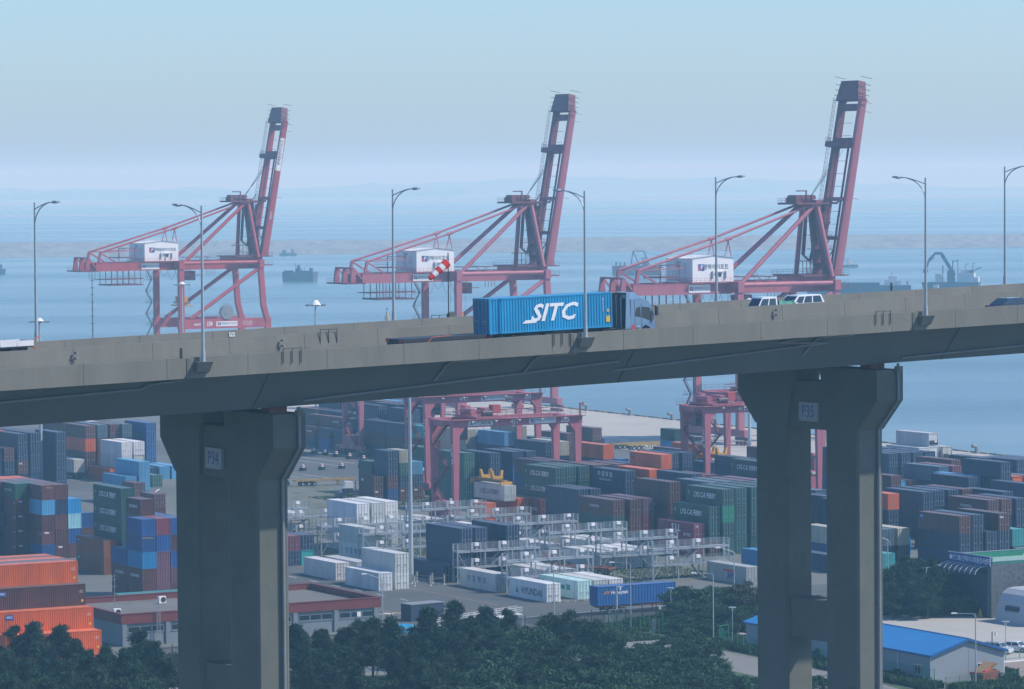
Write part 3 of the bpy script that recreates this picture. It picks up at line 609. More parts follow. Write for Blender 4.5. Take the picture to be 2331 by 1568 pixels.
    b(MB().beam((27.2, 5.8, 59.0), (27.2, 13.8, 59.0), 1.6, 1.9), 'apex_beam')
    b(MB().beam((25.6, 5.4, 41.2), (25.6, 9.2, 41.2), 2.4, .2) if 0 else MB().box(22.2, 25.4, 6, 9.5, 44.6, 44.8).rail((22.2, 6, 44.8), (25.4, 6, 44.8), 1.1, .7).beam((22.6, 6.3, 41), (22.6, 6.3, 44.8), .16).beam((23.8, 6.3, 41), (23.8, 6.3, 44.8), .16).beam((25, 6.3, 41), (25, 6.3, 44.8), .16).beam((22.6, 6.3, 42.8), (25, 6.3, 42.8), .12), 'boom_operator_platform', M['redd'])
    for y, q in ((5, ap[0]), (14.4, ap[1])):
        k = (.6, y + (q[1] - y) * .5, 50.6)
        b(MB().tube((-25.8, y, 43.2), k, .3, 10).tube(k, (q[0] - .5, q[1], q[2] - .2), .3, 10).tube((k[0] - .8, k[1], k[2] - .25), (k[0] + .8, k[1], k[2] + .25), .45, 10), 'backstay', rm, True)
        b(MB().tube((k[0] - .2, k[1], k[2]), (k[0] + .5, k[1] - .3, 46.3), .14, 6).tube((k[0], k[1], k[2]), (k[0] - 1.0, k[1] + .2, 46.3), .14, 6), 'stay_support')
    # raised boom: two box girders tied with frames
    def bp_(f, side=0): return (32.0 + 7.9 * f + side, 41.0 + 44.4 * f)      # f 0..1 along the boom
    bh = 1.05
    dirx, dirz = 7.9 / 45.1, 44.4 / 45.1; nx, nz = dirz, -dirx
    def bpt(f, y, off): x, z = bp_(f); return (x + nx * off, y, z + nz * off)
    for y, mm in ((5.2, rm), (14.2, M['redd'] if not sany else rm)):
        q0 = [bpt(0, y - .65, -1.1), bpt(0, y - .65, 1.1), bpt(0, y + .65, 1.1), bpt(0, y + .65, -1.1)]
        q1 = [bpt(1.0, y - .65, -.6), bpt(1.0, y - .65, 1.1), bpt(1.0, y + .65, 1.1), bpt(1.0, y + .65, -.6)]
        MB().hexa(q0, q1).build('boom_girder', mm, t)
    for f, th in ((.2, .8), (.42, .8), (.72, 2.4), (.93, 1.6)):
        MB().hexa([bpt(f, 5.9, -.7), bpt(f, 5.9, .6), bpt(f, 13.5, .6), bpt(f, 13.5, -.7)], [bpt(f + th / 45, 5.9, -.7), bpt(f + th / 45, 5.9, .6), bpt(f + th / 45, 13.5, .6), bpt(f + th / 45, 13.5, -.7)]).build('boom_tie', M['redd'] if f > .5 else rm, t)
    m = MB()
    for y, o_ in ((3.9, -1.6), (15.2, -1.9), (11.9, -1.4)):
        for f in [k / 38 for k in range(38)]:
            m.beam(bpt(f, y, o_), bpt(f, y, o_ + .8), .06); 
        m.beam(bpt(0, y, o_), bpt(1, y, o_), .08).beam(bpt(0, y, o_ + .8), bpt(1, y, o_ + .8), .06).beam(bpt(0, y, o_ + .4), bpt(1, y, o_ + .4), .05)
    b(m, 'boom_ladder', M['redd'])
    m = MB()
    for f in [k / 14 for k in range(1, 14)]: m.beam(bpt(f, 7.2, -.5), bpt(f, 12.2, -.5), .1)
    for y in (7.4, 12.0): m.beam(bpt(0, y, -.5), bpt(.72, y, -.5), .45, .35)
    b(m, 'trolley_rail', M['redd'])
    m = MB(); e0 = .985
    q0 = [bpt(e0, 4.6, -1.5), bpt(e0, 4.6, .9), bpt(e0, 14.8, .9), bpt(e0, 14.8, -1.5)]; q1 = [bpt(e0 + .11, 6.0, -1.3), bpt(e0 + .11, 6.0, .9), bpt(e0 + .11, 13.8, .9), bpt(e0 + .11, 13.8, -1.3)]
    m.hexa(q0, q1)
    for k in range(4): m.beam(bpt(e0 + .03 * k, 4, -1.8), bpt(e0 + .03 * k, 4, 1.2), .15).beam(bpt(e0 + .03 * k, 15.2, -1.8), bpt(e0 + .03 * k, 15.2, 1.2), .15)
    m.beam(bpt(e0 + .13, 4.5, -1.8), bpt(e0 + .13, 4.5, 1.6), .12).beam(bpt(e0 + .13, 15, -2.6), bpt(e0 + .13, 15, .8), .12)
    m.beam(bpt(e0, 4, 1.2), bpt(e0 + .13, 4, 1.2), .1).beam(bpt(e0, 15.2, -1.8), bpt(e0 + .13, 15.2, -1.8), .1).beam(bpt(e0, 15.2, -1.8), bpt(e0, 15.2, -3), .12).box(*[v for v in (0, 0, 0, 0, 0, 0)][:0]) if 0 else None
    b(m, 'boom_tip_sheave_frame', M['redd'])
    m = MB()
    for y, f, z in ((5.2, .98, 0), (5.2, .93, 0), (5.2, .44, 0), (5.2, .1, 0)): m.beam(bpt(f, y, 1.0), bpt(f, y, 3.3), .16, .1)
    b(m, 'tip_light_bracket')
    m = MB(); x_, z_ = bp_(.73)
    m.hexa([bpt(.72, 5.9, -2.3), bpt(.72, 5.9, -.6), bpt(.72, 15.6, -.6), bpt(.72, 15.6, -2.3)], [bpt(.75, 5.9, -2.3), bpt(.75, 5.9, -.6), bpt(.75, 15.6, -.6), bpt(.75, 15.6, -2.3)])
    for k in range(5): m.beam(bpt(.75, 15.6, -2.3 + .4 * k), bpt(.775, 15.6, -2.3 + .4 * k), .07)
    m.beam(bpt(.775, 15.6, -2.3), bpt(.775, 15.6, -.6), .07); b(m, 'boom_platform', M['redd'])
    m = MB()
    for k in range(5): m.tube((26.0 + .5 * k, 8 + .8 * k, 60.4), bpt(.70 - .03 * (k % 2), 8 + .8 * k, -1.6), .045, 4)
    for k in range(3): m.tube((27.2, 9 + k, 58.4), bpt(.4, 9 + k, -.9), .05, 4)
    b(m, 'hoist_rope', M['dark'])
    b(MB().beam(bpt(.40, 6, -2.2), bpt(.395, 15, -3.2), .4).beam(bpt(.42, 4.6, -2.4), bpt(.40, 9, -.8), .35), 'boom_strut')
    b(MB().beam(bpt(0, 10.8, -4.6), bpt(.45, 10.8, -2.6), .7, .5) if 0 else MB().beam((28.6, 15.3, 46), (28.9, 14, 58.5), .75, .6).beam((28.6, 15.3, 46), (30.2, 14.6, 44.4), .7, .5).beam((30.2, 14.6, 44.4), (33.6, 14, 58), .7, .55), 'link_bar', M['redd'])
    # stair on the landside leg, cab, festoons, trolley, headblock, cable reel
    m = MB()
    for k in range(9):
        z = 4 + 3.7 * k; sgn = 1 if k % 2 else -1
        m.box(-3.4, -.9, 20.9, 22.0, z, z + .1).rail((-3.4, 20.9, z), (-.9, 20.9, z), 1.1, .8, .03).beam((-2.2 - sgn * 1.0, 21.2, z), (-2.2 + sgn * 1.0, 21.2, z + 3.7), .6, .1)
        m.rail((-2.2 - sgn * 1.0, 20.9, z), (-2.2 + sgn * 1.0, 20.9, z + 3.7), 1.0, .9, .03)
    b(m, 'leg_stair', M['redd'])
    m = MB().box(-22.5, -11.0, 5, 15, 32.4, 32.8).box(-22.5, -11, 5, 5.3, 34.4, 34.8)
    for a in range(-22, -10, 2): m.beam((a, 5, 32.6), (a, 5, 37.1), .18).beam((a, 14.8, 32.6), (a, 14.8, 37.1), .18)
    m.rail((-22.5, 5, 32.8), (-11, 5, 32.8), 1.1, 1.0).box(-21.5, -12, 5.2, 5.4, 31.6, 32.8) if 0 else m.rail((-22.5, 5, 32.8), (-11, 5, 32.8), 1.1, 1.0)
    m.rail((-24.5, 6.2, 34.5), (-13, 6.2, 34.5), 1.0, 1.0).box(-24.5, -13, 5.6, 14, 34.3, 34.5)
    b(m, 'rear_platform', M['redd'])
    m = MB()
    for k in range(5):
        a0 = -10.5 + 2.6 * k; pts = [(a0 + 2.6 * j / 6, 4.3, 37.0 - 3.0 * math.sin(math.pi * j / 6) * (1 if k != 2 else .6)) for j in range(7)]
        m.path(pts, .05, 4)
    for k in range(12): m.beam((2 + k * .5 if k < 8 else 3 + k, 4.4, 35.4), (2 + k * .5 if k < 8 else 3 + k, 4.4, 37.1), .12)
    m.box(1.2, 9, 4.3, 4.6, 35.2, 35.4); b(m, 'festoon', M['redd'])
    m = MB().box(5.0, 8.4, 7.5, 12, 33.6, 36.6); b(m, 'operator_cab', M['redd'])
    m = MB()
    for y in (7.5, 12): 
        for a in (4.0, 6.2): m.tube((a, y, 27.4), (a, y, 37), .04, 4)
    b(m, 'spreader_rope', M['dark'])
    m = MB().box(3.0, 6.0, 6.6, 13.2, 26.0, 26.6).box(3.4, 5.6, 7.4, 9.4, 26.6, 28.4).box(3.4, 5.6, 10.4, 12.4, 26.6, 28.4).box(3.1, 5.9, 4.3, 15.5, 25.2, 25.6)
    b(m, 'spreader', M['yel'])
    m = MB().tube((15.8, -.9, 23.1), (15.8, .4, 23.1), 2.2, 28).tube((15.8, -1.0, 23.1), (15.8, .5, 23.1), .8, 12)
    for k in range(20):
        an = math.pi * k / 19; m.beam((15.8 + 2.2 * math.cos(an), -.3, 23.1 + 2.2 * math.sin(an)), (15.8 + 3.1 * math.cos(an), -.3, 23.1 + 3.1 * math.sin(an)), .14)
    b(m, 'cable_reel', M['grayst'])
    if sany:
        MB().hexa([bpt(.63, 4.5, -.95), bpt(.63, 4.5, .95), bpt(.63, 4.54, .95), bpt(.63, 4.54, -.95)], [bpt(.87, 4.5, -.75), bpt(.87, 4.5, .75), bpt(.87, 4.54, .75), bpt(.87, 4.54, -.75)]).build('name_board', M['white'], t)
        x, z = bp_(.765); o = text(name_txt, 1.35, (x, 4.47, z), (R(90), 0, 0), M['txtd'], t, sx=.85); o.rotation_euler = (R(90), -math.atan2(44.4, 7.9), 0)
        x, z = bp_(.30); o = text('SANY', 1.0, (x, 4.5, z), (R(90), 0, 0), M['txtw'], t, sx=1); o.rotation_euler = (R(90), -math.atan2(44.4, 7.9), 0)
    for o in list(t.children_recursive if hasattr(t, 'children_recursive') else []): pass
    return t
sts(-1139, '104', '평택동방아이포트', 'brightest red quay crane, farthest of the three and leftmost, boom raised', M['red'], True)
sts(-948, '102', '평택아이포트', 'faded red quay crane behind the windsock and blue container truck, boom raised', M['redp'], False)
sts(-800.5, '101', '평택아이포트', 'faded red quay crane nearest of the three, above the white pickup, boom raised', M['redp'], False)
# block, along, across, size, tiers, colours from the top, end face, lettering by tier, tiers built singly (bits)
TABLE = [
 ('d', -627.0, 249.4, 2, 5, (1, 7, 1, 1, 5,), 'F', {0: 'Tmex', 3: 'tex'}, 31),
 ('d', -627.0, 251.9, 2, 5, (1, 0, 1, 1, 1,), 'F', {4: 'tex'}, 31),
 ('d', -627.0, 254.3, 2, 4, (18, 19, 5, 1,), 'F', {}, 7),
 ('d', -627.0, 256.8, 2, 3, (5, 1, 1,), 'F', {1: 'Tmex'}, 1),
 ('d', -633.1, 246.9, 2, 5, (8, 1, 1, 1, 1,), 'F', {0: 'LYG C-K', 1: 'tex', 2: 'tex', 3: 'tex', 4: 'tex'}, 31),
 ('d', -633.1, 249.4, 2, 5, (8, 1, 1, 1, 1,), 'F', {}, 0),
 ('d', -633.1, 251.9, 2, 5, (16, 1, 1, 1, 1,), 'F', {}, 0),
 ('d', -639.2, 244.5, 2, 5, (16,), 'F', {}, 0),
 ('d', -645.4, 244.5, 2, 5, (2,), 'F', {}, 0),
 ('d', -639.2, 246.9, 2, 5, (16,), 'F', {}, 0),
 ('d', -645.4, 246.9, 2, 5, (2,), 'F', {}, 0),
 ('d', -639.2, 249.4, 2, 5, (16,), 'F', {}, 0),
 ('d', -645.4, 249.4, 2, 5, (2,), 'F', {}, 0),
 ('d', -639.2, 251.9, 2, 5, (16,), 'F', {}, 0),
 ('d', -645.4, 251.9, 2, 5, (2,), 'F', {}, 0),
 ('e', -595.5, 251.1, 4, 5, (9, 9, 9, 0, 1,), 'F', {0: 'LYG', 1: 'LYG', 2: 'LYG'}, 7),
 ('e', -596.6, 248.3, 4, 2, (17, 17,), 'F', {0: 'logo', 1: 'logo'}, 3),
 ('e', -554.9, 237.4, 2, 5, (5, 5, 18, 1, 1,), 'F', {1: 's', 3: 'DOOWOO'}, 31),
 ('e', -554.9, 239.9, 2, 5, (3, 5, 16, 16, 16,), 'F', {}, 31),
 ('e', -554.9, 242.3, 2, 5, (5, 1, 5, 16, 1,), 'F', {}, 0),
 ('e', -561.1, 239.9, 2, 6, (1, 16, 1, 1, 5, 1,), 'F', {0: 'DOOWOO'}, 1),
 ('e', -561.1, 242.4, 2, 5, (5,), 'F', {}, 0),
 ('e', -561.1, 237.4, 2, 3, (5, 1, 1,), 'F', {1: 'DOOWOO'}, 7),
 ('e', -657.5, 283.7, 2, 3, (1, 1, 1,), 'D', {}, 1),
 ('f', -778.3, 304.1, 4, 4, (0, 0, 1, 0,), 'D', {2: 'tex'}, 7),
 ('f', -780.1, 307.7, 4, 4, (0, 0, 0, 0,), 'D', {}, 7),
 ('f', -778.6, 313.1, 4, 4, (0, 0, 0, 0,), 'D', {}, 15),
 ('f', -778.3, 301.0, 4, 3, (1, 0, 0,), 'D', {}, 3),
 ('f', -778.3, 298.0, 4, 3, (0, 0, 0,), 'D', {}, 0),
 ('f', -791.6, 301.0, 4, 4, (2,), 'D', {}, 0),
 ('f', -791.6, 304.1, 4, 4, (2, 0,), 'D', {}, 0),
 ('f', -792.3, 307.7, 4, 4, (0, 0,), 'D', {}, 0),
 ('f', -795.3, 326.9, 4, 4, (1, 2, 1, 1,), 'D', {}, 15),
 ('f', -808.3, 326.8, 4, 4, (1, 1, 0, 1,), 'D', {}, 1),
 ('f', -796.8, 330.4, 4, 4, (15, 1, 1, 0,), 'D', {}, 1),
 ('f', -796.7, 333.4, 4, 4, (1, 0, 0, 0,), 'D', {}, 1),
 ('f', -795.8, 336.0, 4, 4, (15, 0, 0, 0,), 'D', {}, 1),
 ('f', -796.6, 342.1, 4, 4, (6, 6, 6, 6,), 'D', {}, 7),
 ('f', -809.3, 330.4, 4, 4, (15,), 'D', {}, 0),
 ('f', -809.3, 336.4, 4, 4, (1,), 'D', {}, 0),
 ('f', -809.3, 333.4, 4, 4, (12,), 'D', {}, 0),
 ('f', -779.9, 329.1, 4, 3, (12, 12, 12,), 'D', {}, 3),
 ('f', -780.4, 332.3, 4, 3, (12, 12, 12,), 'D', {}, 1),
 ('f', -723.9, 309.2, 4, 3, (7, 7, 7,), 'D', {}, 3),
 ('f', -723.8, 306.2, 4, 2, (7, 7,), 'D', {}, 1),
 ('f', -780.9, 326.7, 4, 1, (2,), 'D', {}, 1),
 ('f', -781.1, 338.6, 4, 1, (7,), 'D', {}, 1),
 ('f', -781.1, 341.5, 4, 1, (7,), 'D', {}, 0),
 ('f', -762.3, 328.6, 2, 1, (8,), 'D', {}, 1),
 ('f', -714.7, 304.1, 2, 2, (1, 1,), 'D', {}, 1),
 ('f', -781.5, 335.6, 2, 1, (0,), 'D', {}, 0),
 ('g', -835.5, 411.0, 2, 2, (0, 1,), 'D', {1: 'DOOWOO'}, 3),
 ('g', -844.0, 411.0, 2, 2, (0, 6,), 'D', {}, 3),
 ('g', -852.5, 411.0, 2, 2, (1, 0,), 'D', {0: 'DOOWOO'}, 3),
 ('g', -861.0, 411.0, 2, 2, (0, 1,), 'D', {}, 0),
 ('g', -869.6, 411.0, 2, 2, (8, 7,), 'D', {}, 0),
 ('g', -837.0, 414.0, 2, 3, (1, 1,), 'D', {0: 'DOOWOO'}, 1),
 ('g', -843.5, 414.0, 2, 3, (1, 0,), 'D', {0: 'DOOWOO'}, 1),
 ('g', -850.0, 414.0, 2, 3, (1, 0,), 'D', {}, 1),
 ('g', -856.5, 414.0, 2, 3, (1, 0,), 'D', {}, 1),
 ('g', -838.0, 417.3, 4, 3, (15,), 'D', {}, 0),
 ('g', -850.8, 417.3, 4, 3, (0,), 'D', {}, 1),
 ('g', -863.6, 417.3, 4, 3, (1,), 'D', {}, 0),
 ('g', -838.0, 420.4, 4, 3, (7,), 'D', {}, 0),
 ('g', -850.8, 420.4, 4, 3, (0,), 'D', {}, 0),
 ('g', -863.6, 420.4, 4, 3, (16,), 'D', {}, 0),
 ('g', -838.0, 423.5, 4, 4, (1,), 'D', {}, 0),
 ('g', -850.8, 423.5, 4, 4, (1,), 'D', {}, 1),
 ('g', -863.6, 423.5, 4, 4, (0,), 'D', {}, 0),
 ('g', -838.0, 426.6, 4, 4, (7,), 'D', {}, 0),
 ('g', -850.8, 426.6, 4, 4, (1,), 'D', {}, 0),
 ('g', -863.6, 426.6, 4, 4, (0,), 'D', {}, 0),
 ('g', -838.0, 429.7, 4, 4, (0,), 'D', {}, 0),
 ('g', -850.8, 429.7, 4, 4, (15,), 'D', {}, 0),
 ('g', -863.6, 429.7, 4, 4, (1,), 'D', {}, 0),
 ('g', -838.0, 432.8, 4, 4, (1,), 'D', {}, 0),
 ('g', -850.8, 432.8, 4, 4, (1,), 'D', {}, 0),
 ('g', -863.6, 432.8, 4, 4, (0,), 'D', {}, 0),
 ('h', -812.0, 421.0, 4, 4, (0, 0,), 'D', {}, 1),
 ('h', -812.0, 411.5, 4, 3, (0, 0,), 'D', {}, 0),
 ('h', -809.0, 416.4, 4, 2, (0, 0,), 'D', {}, 0),
 ('h', -824.8, 414.7, 4, 4, (0, 0,), 'D', {}, 1),
 ('h', -825.8, 420.1, 4, 4, (0, 1,), 'D', {}, 0),
 ('h', -825.8, 422.5, 4, 4, (1, 0,), 'D', {}, 0),
 ('h', -825.8, 425.0, 4, 4, (0, 0,), 'D', {}, 0),
 ('h', -825.8, 427.5, 4, 4, (0, 0,), 'D', {}, 0),
 ('h', -825.6, 417.6, 4, 3, (0, 0, 0,), 'D', {}, 0),
 ('h', -806.0, 414.0, 4, 4, (0, 0, 5, 0,), 'D', {}, 1),
 ('h', -784.2, 408.8, 4, 3, (11, 1, 0,), 'D', {0: 't'}, 3),
 ('h', -796.8, 408.8, 4, 3, (0, 1, 0,), 'D', {}, 3),
 ('h', -809.4, 408.8, 4, 3, (0, 1, 0,), 'D', {}, 7),
 ('h', -784.2, 411.8, 4, 3, (0,), 'D', {}, 0),
 ('h', -796.8, 411.5, 4, 3, (0,), 'D', {}, 0),
 ('h', -701.0, 354.5, 2, 4, (0, 0, 1, 5,), 'D', {}, 15),
 ('h', -701.4, 357.5, 2, 4, (14, 8, 0, 1,), 'D', {3: 'tex'}, 15),
 ('h', -701.6, 351.6, 2, 2, (1, 1,), 'D', {0: 'CAI', 1: 'tex'}, 3),
 ('h', -702.6, 361.1, 2, 3, (7, 0, 1,), 'D', {2: 'tex'}, 7),
 ('h', -708.0, 354.4, 2, 3, (8, 1,), 'D', {}, 1),
 ('h', -725.2, 376.6, 4, 3, (8, 0, 1,), 'D', {0: 'CMA'}, 7),
 ('h', -690.0, 361.5, 2, 1, (8,), 'D', {0: 'LYG'}, 0),
 ('h', -725.0, 379.6, 4, 2, (1, 0,), 'D', {}, 0),
 ('h', -738.0, 381.0, 4, 2, (2, 0,), 'D', {}, 0),
 ('i', -671.5, 356.6, 4, 4, (8, 8, 8, 8,), 'D', {}, 15),
 ('i', -668.6, 360.8, 4, 4, (0, 0, 0, 0,), 'D', {}, 7),
 ('i', -668.9, 366.2, 4, 4, (0, 5, 0, 0,), 'F', {1: 'o'}, 7),
 ('i', -668.9, 369.2, 4, 4, (0, 0,), 'D', {}, 1),
 ('i', -627.3, 352.4, 4, 4, (9, 9, 1, 1,), 'D', {0: 'LYG', 1: 'LYG'}, 3),
 ('i', -628.7, 355.5, 4, 4, (9, 9, 9, 9,), 'D', {}, 1),
 ('i', -628.4, 358.1, 4, 4, (9, 9, 9, 9,), 'D', {}, 1),
 ('i', -629.0, 361.7, 4, 4, (1, 9, 9, 9,), 'D', {}, 1),
 ('i', -612.6, 348.9, 4, 3, (0, 0, 3,), 'D', {}, 7),
 ('i', -612.3, 351.3, 4, 3, (0, 3, 0,), 'D', {}, 1),
 ('i', -631.7, 346.8, 4, 2, (2, 2,), 'D', {}, 3),
 ('i', -627.4, 349.3, 4, 2, (3, 3,), 'D', {0: 'CJK2'}, 3),
 ('i', -675.6, 390.9, 4, 4, (2, 0, 0, 0,), 'F', {}, 1),
 ('i', -689.5, 388.3, 4, 4, (14, 0, 0, 0,), 'D', {}, 1),
 ('i', -689.5, 385.0, 4, 4, (0, 0, 0,), 'D', {}, 1),
 ('i', -662.0, 383.0, 4, 3, (1, 0,), 'D', {}, 0),
 ('i', -662.0, 386.2, 4, 3, (16, 0,), 'D', {}, 0),
 ('i', -662.0, 389.3, 4, 3, (0, 0,), 'D', {}, 0),
 ('i', -642.0, 361.7, 4, 4, (1,), 'D', {}, 0),
 ('i', -642.0, 358.5, 4, 4, (16,), 'D', {}, 3),
 ('i', -734.1, 390.4, 4, 4, (14, 14, 0,), 'D', {}, 3),
 ('i', -733.4, 392.8, 3, 4, (5, 5, 0,), 'F', {}, 0),
 ('i', -731.2, 395.3, 3, 4, (1, 1, 0,), 'D', {}, 0),
 ('i', -721.1, 392.8, 4, 4, (7, 0, 0,), 'D', {}, 1),
 ('i', -737.4, 404.8, 4, 4, (14, 0, 0,), 'D', {}, 1),
 ('i', -761.4, 437.7, 4, 3, (1, 1, 0,), 'D', {}, 1),
 ('i', -766.0, 441.0, 4, 2, (5, 0,), 'D', {}, 0),
 ('i', -722.0, 404.5, 4, 3, (1, 0,), 'D', {0: 'tex'}, 0),
 ('i', -735.0, 412.0, 4, 3, (15, 1,), 'D', {}, 0),
 ('i', -748.4, 423.5, 4, 3, (1, 1, 0,), 'D', {}, 1),
 ('j', -613.3, 359.4, 4, 4, (0, 0, 0, 0,), 'D', {0: 'RAIL'}, 3),
 ('j', -613.7, 364.9, 4, 4, (2, 0, 0, 0,), 'D', {}, 1),
 ('j', -645.2, 386.4, 4, 4, (2, 0, 0, 0,), 'D', {0: 'logo'}, 1),
 ('j', -615.0, 362.4, 4, 3, (0, 0, 0,), 'D', {}, 0),
 ('j', -586.6, 352.9, 4, 4, (1, 1, 1, 1,), 'D', {1: 'DOOWOO'}, 3),
 ('j', -588.4, 342.3, 4, 3, (1, 9, 9,), 'D', {0: 'DOOWOO'}, 7),
 ('j', -588.1, 345.6, 4, 3, (1, 1, 0,), 'D', {}, 7),
 ('j', -588.7, 348.6, 4, 3, (16, 3, 5,), 'D', {}, 7),
 ('j', -647.5, 389.4, 4, 4, (0, 0, 0,), 'D', {}, 1),
 ('j', -647.5, 392.5, 4, 4, (0, 0, 0,), 'D', {}, 1),
 ('j', -647.5, 383.2, 4, 3, (0, 0, 0,), 'D', {}, 0),
 ('j', -661.0, 380.0, 4, 3, (7,), 'D', {}, 0),
 ('j', -674.0, 393.4, 4, 3, (6, 0,), 'D', {}, 0),
 ('j', -627.5, 367.0, 2, 3, (8, 9,), 'D', {}, 0),
 ('j', -567.8, 349.6, 4, 3, (9, 9, 1,), 'D', {0: 'LYG'}, 7),
 ('j', -567.3, 352.1, 4, 4, (9, 10, 9, 9,), 'D', {0: 'LYG'}, 15),
 ('j', -568.6, 355.5, 4, 4, (9, 9, 9, 9,), 'D', {}, 15),
 ('j', -568.5, 358.6, 4, 4, (9, 9, 9, 9,), 'D', {}, 7),
 ('j', -568.5, 361.7, 4, 4, (9, 9, 9, 9,), 'D', {}, 0),
 ('j', -568.5, 364.8, 4, 4, (9, 0, 0,), 'D', {}, 0),
 ('j', -581.3, 358.4, 4, 4, (15, 0,), 'D', {}, 1),
 ('j', -581.3, 361.5, 4, 4, (15, 1,), 'D', {}, 0),
 ('j', -581.3, 364.6, 4, 4, (16, 1,), 'D', {}, 0),
 ('j', -581.3, 367.7, 4, 4, (16, 0,), 'D', {}, 0),
 ('j', -600.0, 362.0, 4, 3, (2, 0,), 'D', {}, 0),
 ('j', -600.0, 365.6, 4, 4, (0, 0,), 'D', {}, 1),
 ('j', -568.5, 346.9, 4, 2, (4, 4,), 'D', {0: 'SJL', 1: 'CJK2'}, 3),
 ('j', -628.0, 383.5, 4, 3, (2, 0,), 'D', {}, 0),
 ('j', -628.0, 386.6, 4, 3, (16, 0,), 'D', {}, 0),
 ('j', -617.2, 392.3, 4, 4, (9, 0, 0,), 'D', {0: 'LYG'}, 1),
 ('j', -604.0, 389.0, 4, 3, (0, 0,), 'D', {}, 0),
 ('j', -678.7, 434.9, 4, 3, (1, 0,), 'D', {0: 'DOOWOO'}, 0),
 ('j', -626.7, 394.8, 4, 4, (0, 0,), 'D', {}, 1),
 ('j', -655.0, 404.0, 4, 3, (0, 0,), 'D', {}, 1),
 ('j', -690.2, 418.6, 4, 3, (16, 0,), 'D', {}, 0),
 ('j', -677.1, 411.2, 4, 3, (15, 0,), 'D', {}, 0),
 ('j', -699.0, 428.5, 4, 3, (2,), 'D', {}, 1),
 ('j', -724.0, 437.0, 2, 4, (9, 7, 15,), 'F', {}, 1),
 ('j', -524.7, 330.1, 4, 1, (13,), 'D', {0: 'APL'}, 1),
 ('j', -540.0, 346.4, 4, 1, (18,), 'D', {}, 1),
 ('j', -560.0, 375.5, 4, 3, (0, 0, 0,), 'D', {}, 0),
 ('j', -573.5, 378.0, 4, 3, (0, 0,), 'D', {}, 1),
 ('j', -586.5, 384.0, 4, 3, (15, 0,), 'D', {}, 0),
 ('j', -586.5, 381.0, 4, 3, (0, 0,), 'D', {}, 0),
 ('j', -545.0, 362.6, 4, 2, (14, 5,), 'D', {}, 3),
 ('j', -532.0, 352.0, 4, 1, (0,), 'D', {}, 1),
 ('j', -612.0, 412.0, 4, 4, (1, 0,), 'D', {}, 0),
 ('k', -666.7, 464.9, 4, 4, (12, 12, 12,), 'R', {}, 1),
 ('k', -666.0, 461.9, 4, 3, (12, 12,), 'R', {}, 1),
 ('k', -666.0, 468.0, 4, 3, (13, 12,), 'R', {}, 1),
 ('k', -655.6, 453.2, 4, 3, (0, 0,), 'D', {}, 1),
 ('k', -655.6, 456.3, 4, 3, (0, 0,), 'D', {}, 0),
 ('k', -655.4, 447.0, 4, 3, (0, 0, 0,), 'D', {}, 1),
 ('k', -655.6, 450.2, 4, 3, (0, 0,), 'D', {}, 1),
 ('k', -669.0, 447.0, 4, 3, (0,), 'D', {}, 0),
 ('k', -669.0, 450.1, 4, 3, (0,), 'D', {}, 0),
 ('k', -669.0, 453.1, 4, 3, (0,), 'D', {}, 0),
 ('k', -669.0, 456.1, 4, 3, (0,), 'D', {}, 0),
 ('k', -620.4, 435.0, 4, 3, (15, 0,), 'F', {}, 1),
 ('k', -620.4, 438.1, 4, 3, (3, 0,), 'D', {}, 1),
 ('k', -634.0, 447.5, 4, 3, (1, 0,), 'D', {}, 1),
 ('k', -625.5, 428.2, 4, 2, (7, 5,), 'D', {}, 0),
 ('k', -626.0, 431.8, 4, 2, (1, 0,), 'D', {}, 0),
 ('k', -625.5, 425.1, 4, 2, (8,), 'D', {}, 0),
 ('k', -607.0, 414.5, 4, 3, (1, 0,), 'D', {}, 1),
 ('k', -598.3, 426.7, 4, 3, (18, 0,), 'D', {}, 0),
 ('k', -595.5, 424.2, 4, 3, (0, 0, 0,), 'D', {}, 1),
 ('k', -572.4, 397.7, 4, 3, (0, 0, 0,), 'D', {}, 7),
 ('k', -573.6, 401.1, 4, 3, (0, 0, 0,), 'D', {}, 1),
 ('k', -573.6, 404.2, 4, 3, (0, 0, 0,), 'D', {}, 1),
 ('k', -573.6, 407.3, 4, 3, (1, 0,), 'D', {}, 1),
 ('k', -572.7, 390.4, 4, 3, (2, 0, 0,), 'D', {}, 3),
 ('k', -556.0, 388.9, 2, 2, (0,), 'D', {}, 0),
 ('k', -552.4, 378.9, 4, 1, (18,), 'D', {}, 0),
 ('k', -531.0, 361.0, 4, 1, (11,), 'D', {}, 1),
 ('k', -634.4, 455.8, 4, 3, (0, 0,), 'D', {}, 1),
 ('k', -626.5, 458.2, 4, 3, (0, 0,), 'D', {}, 1),
 ('k', -627.0, 460.7, 4, 3, (0, 0,), 'D', {}, 0),
 ('k', -627.0, 463.1, 4, 3, (0, 0,), 'D', {}, 0),
 ('k', -592.0, 429.2, 4, 4, (0, 0, 0,), 'D', {}, 3),
 ('k', -592.5, 432.4, 4, 3, (2, 0,), 'D', {}, 0),
 ('k', -592.5, 435.5, 4, 3, (15, 0,), 'D', {}, 0),
 ('k', -576.0, 424.0, 4, 3, (0, 0,), 'D', {}, 1),
 ('k', -551.4, 397.1, 4, 3, (1, 0,), 'D', {0: 'DOOWOO'}, 1),
 ('k', -551.8, 400.2, 4, 3, (1, 0,), 'D', {}, 1),
 ('k', -551.8, 403.4, 4, 3, (0, 0,), 'D', {}, 3),
 ('k', -564.5, 409.8, 4, 3, (0,), 'D', {}, 1),
 ('k', -528.2, 374.5, 4, 3, (1, 0, 0,), 'D', {0: 'logo'}, 7),
 ('k', -529.0, 377.7, 4, 3, (0, 0, 0,), 'D', {}, 7),
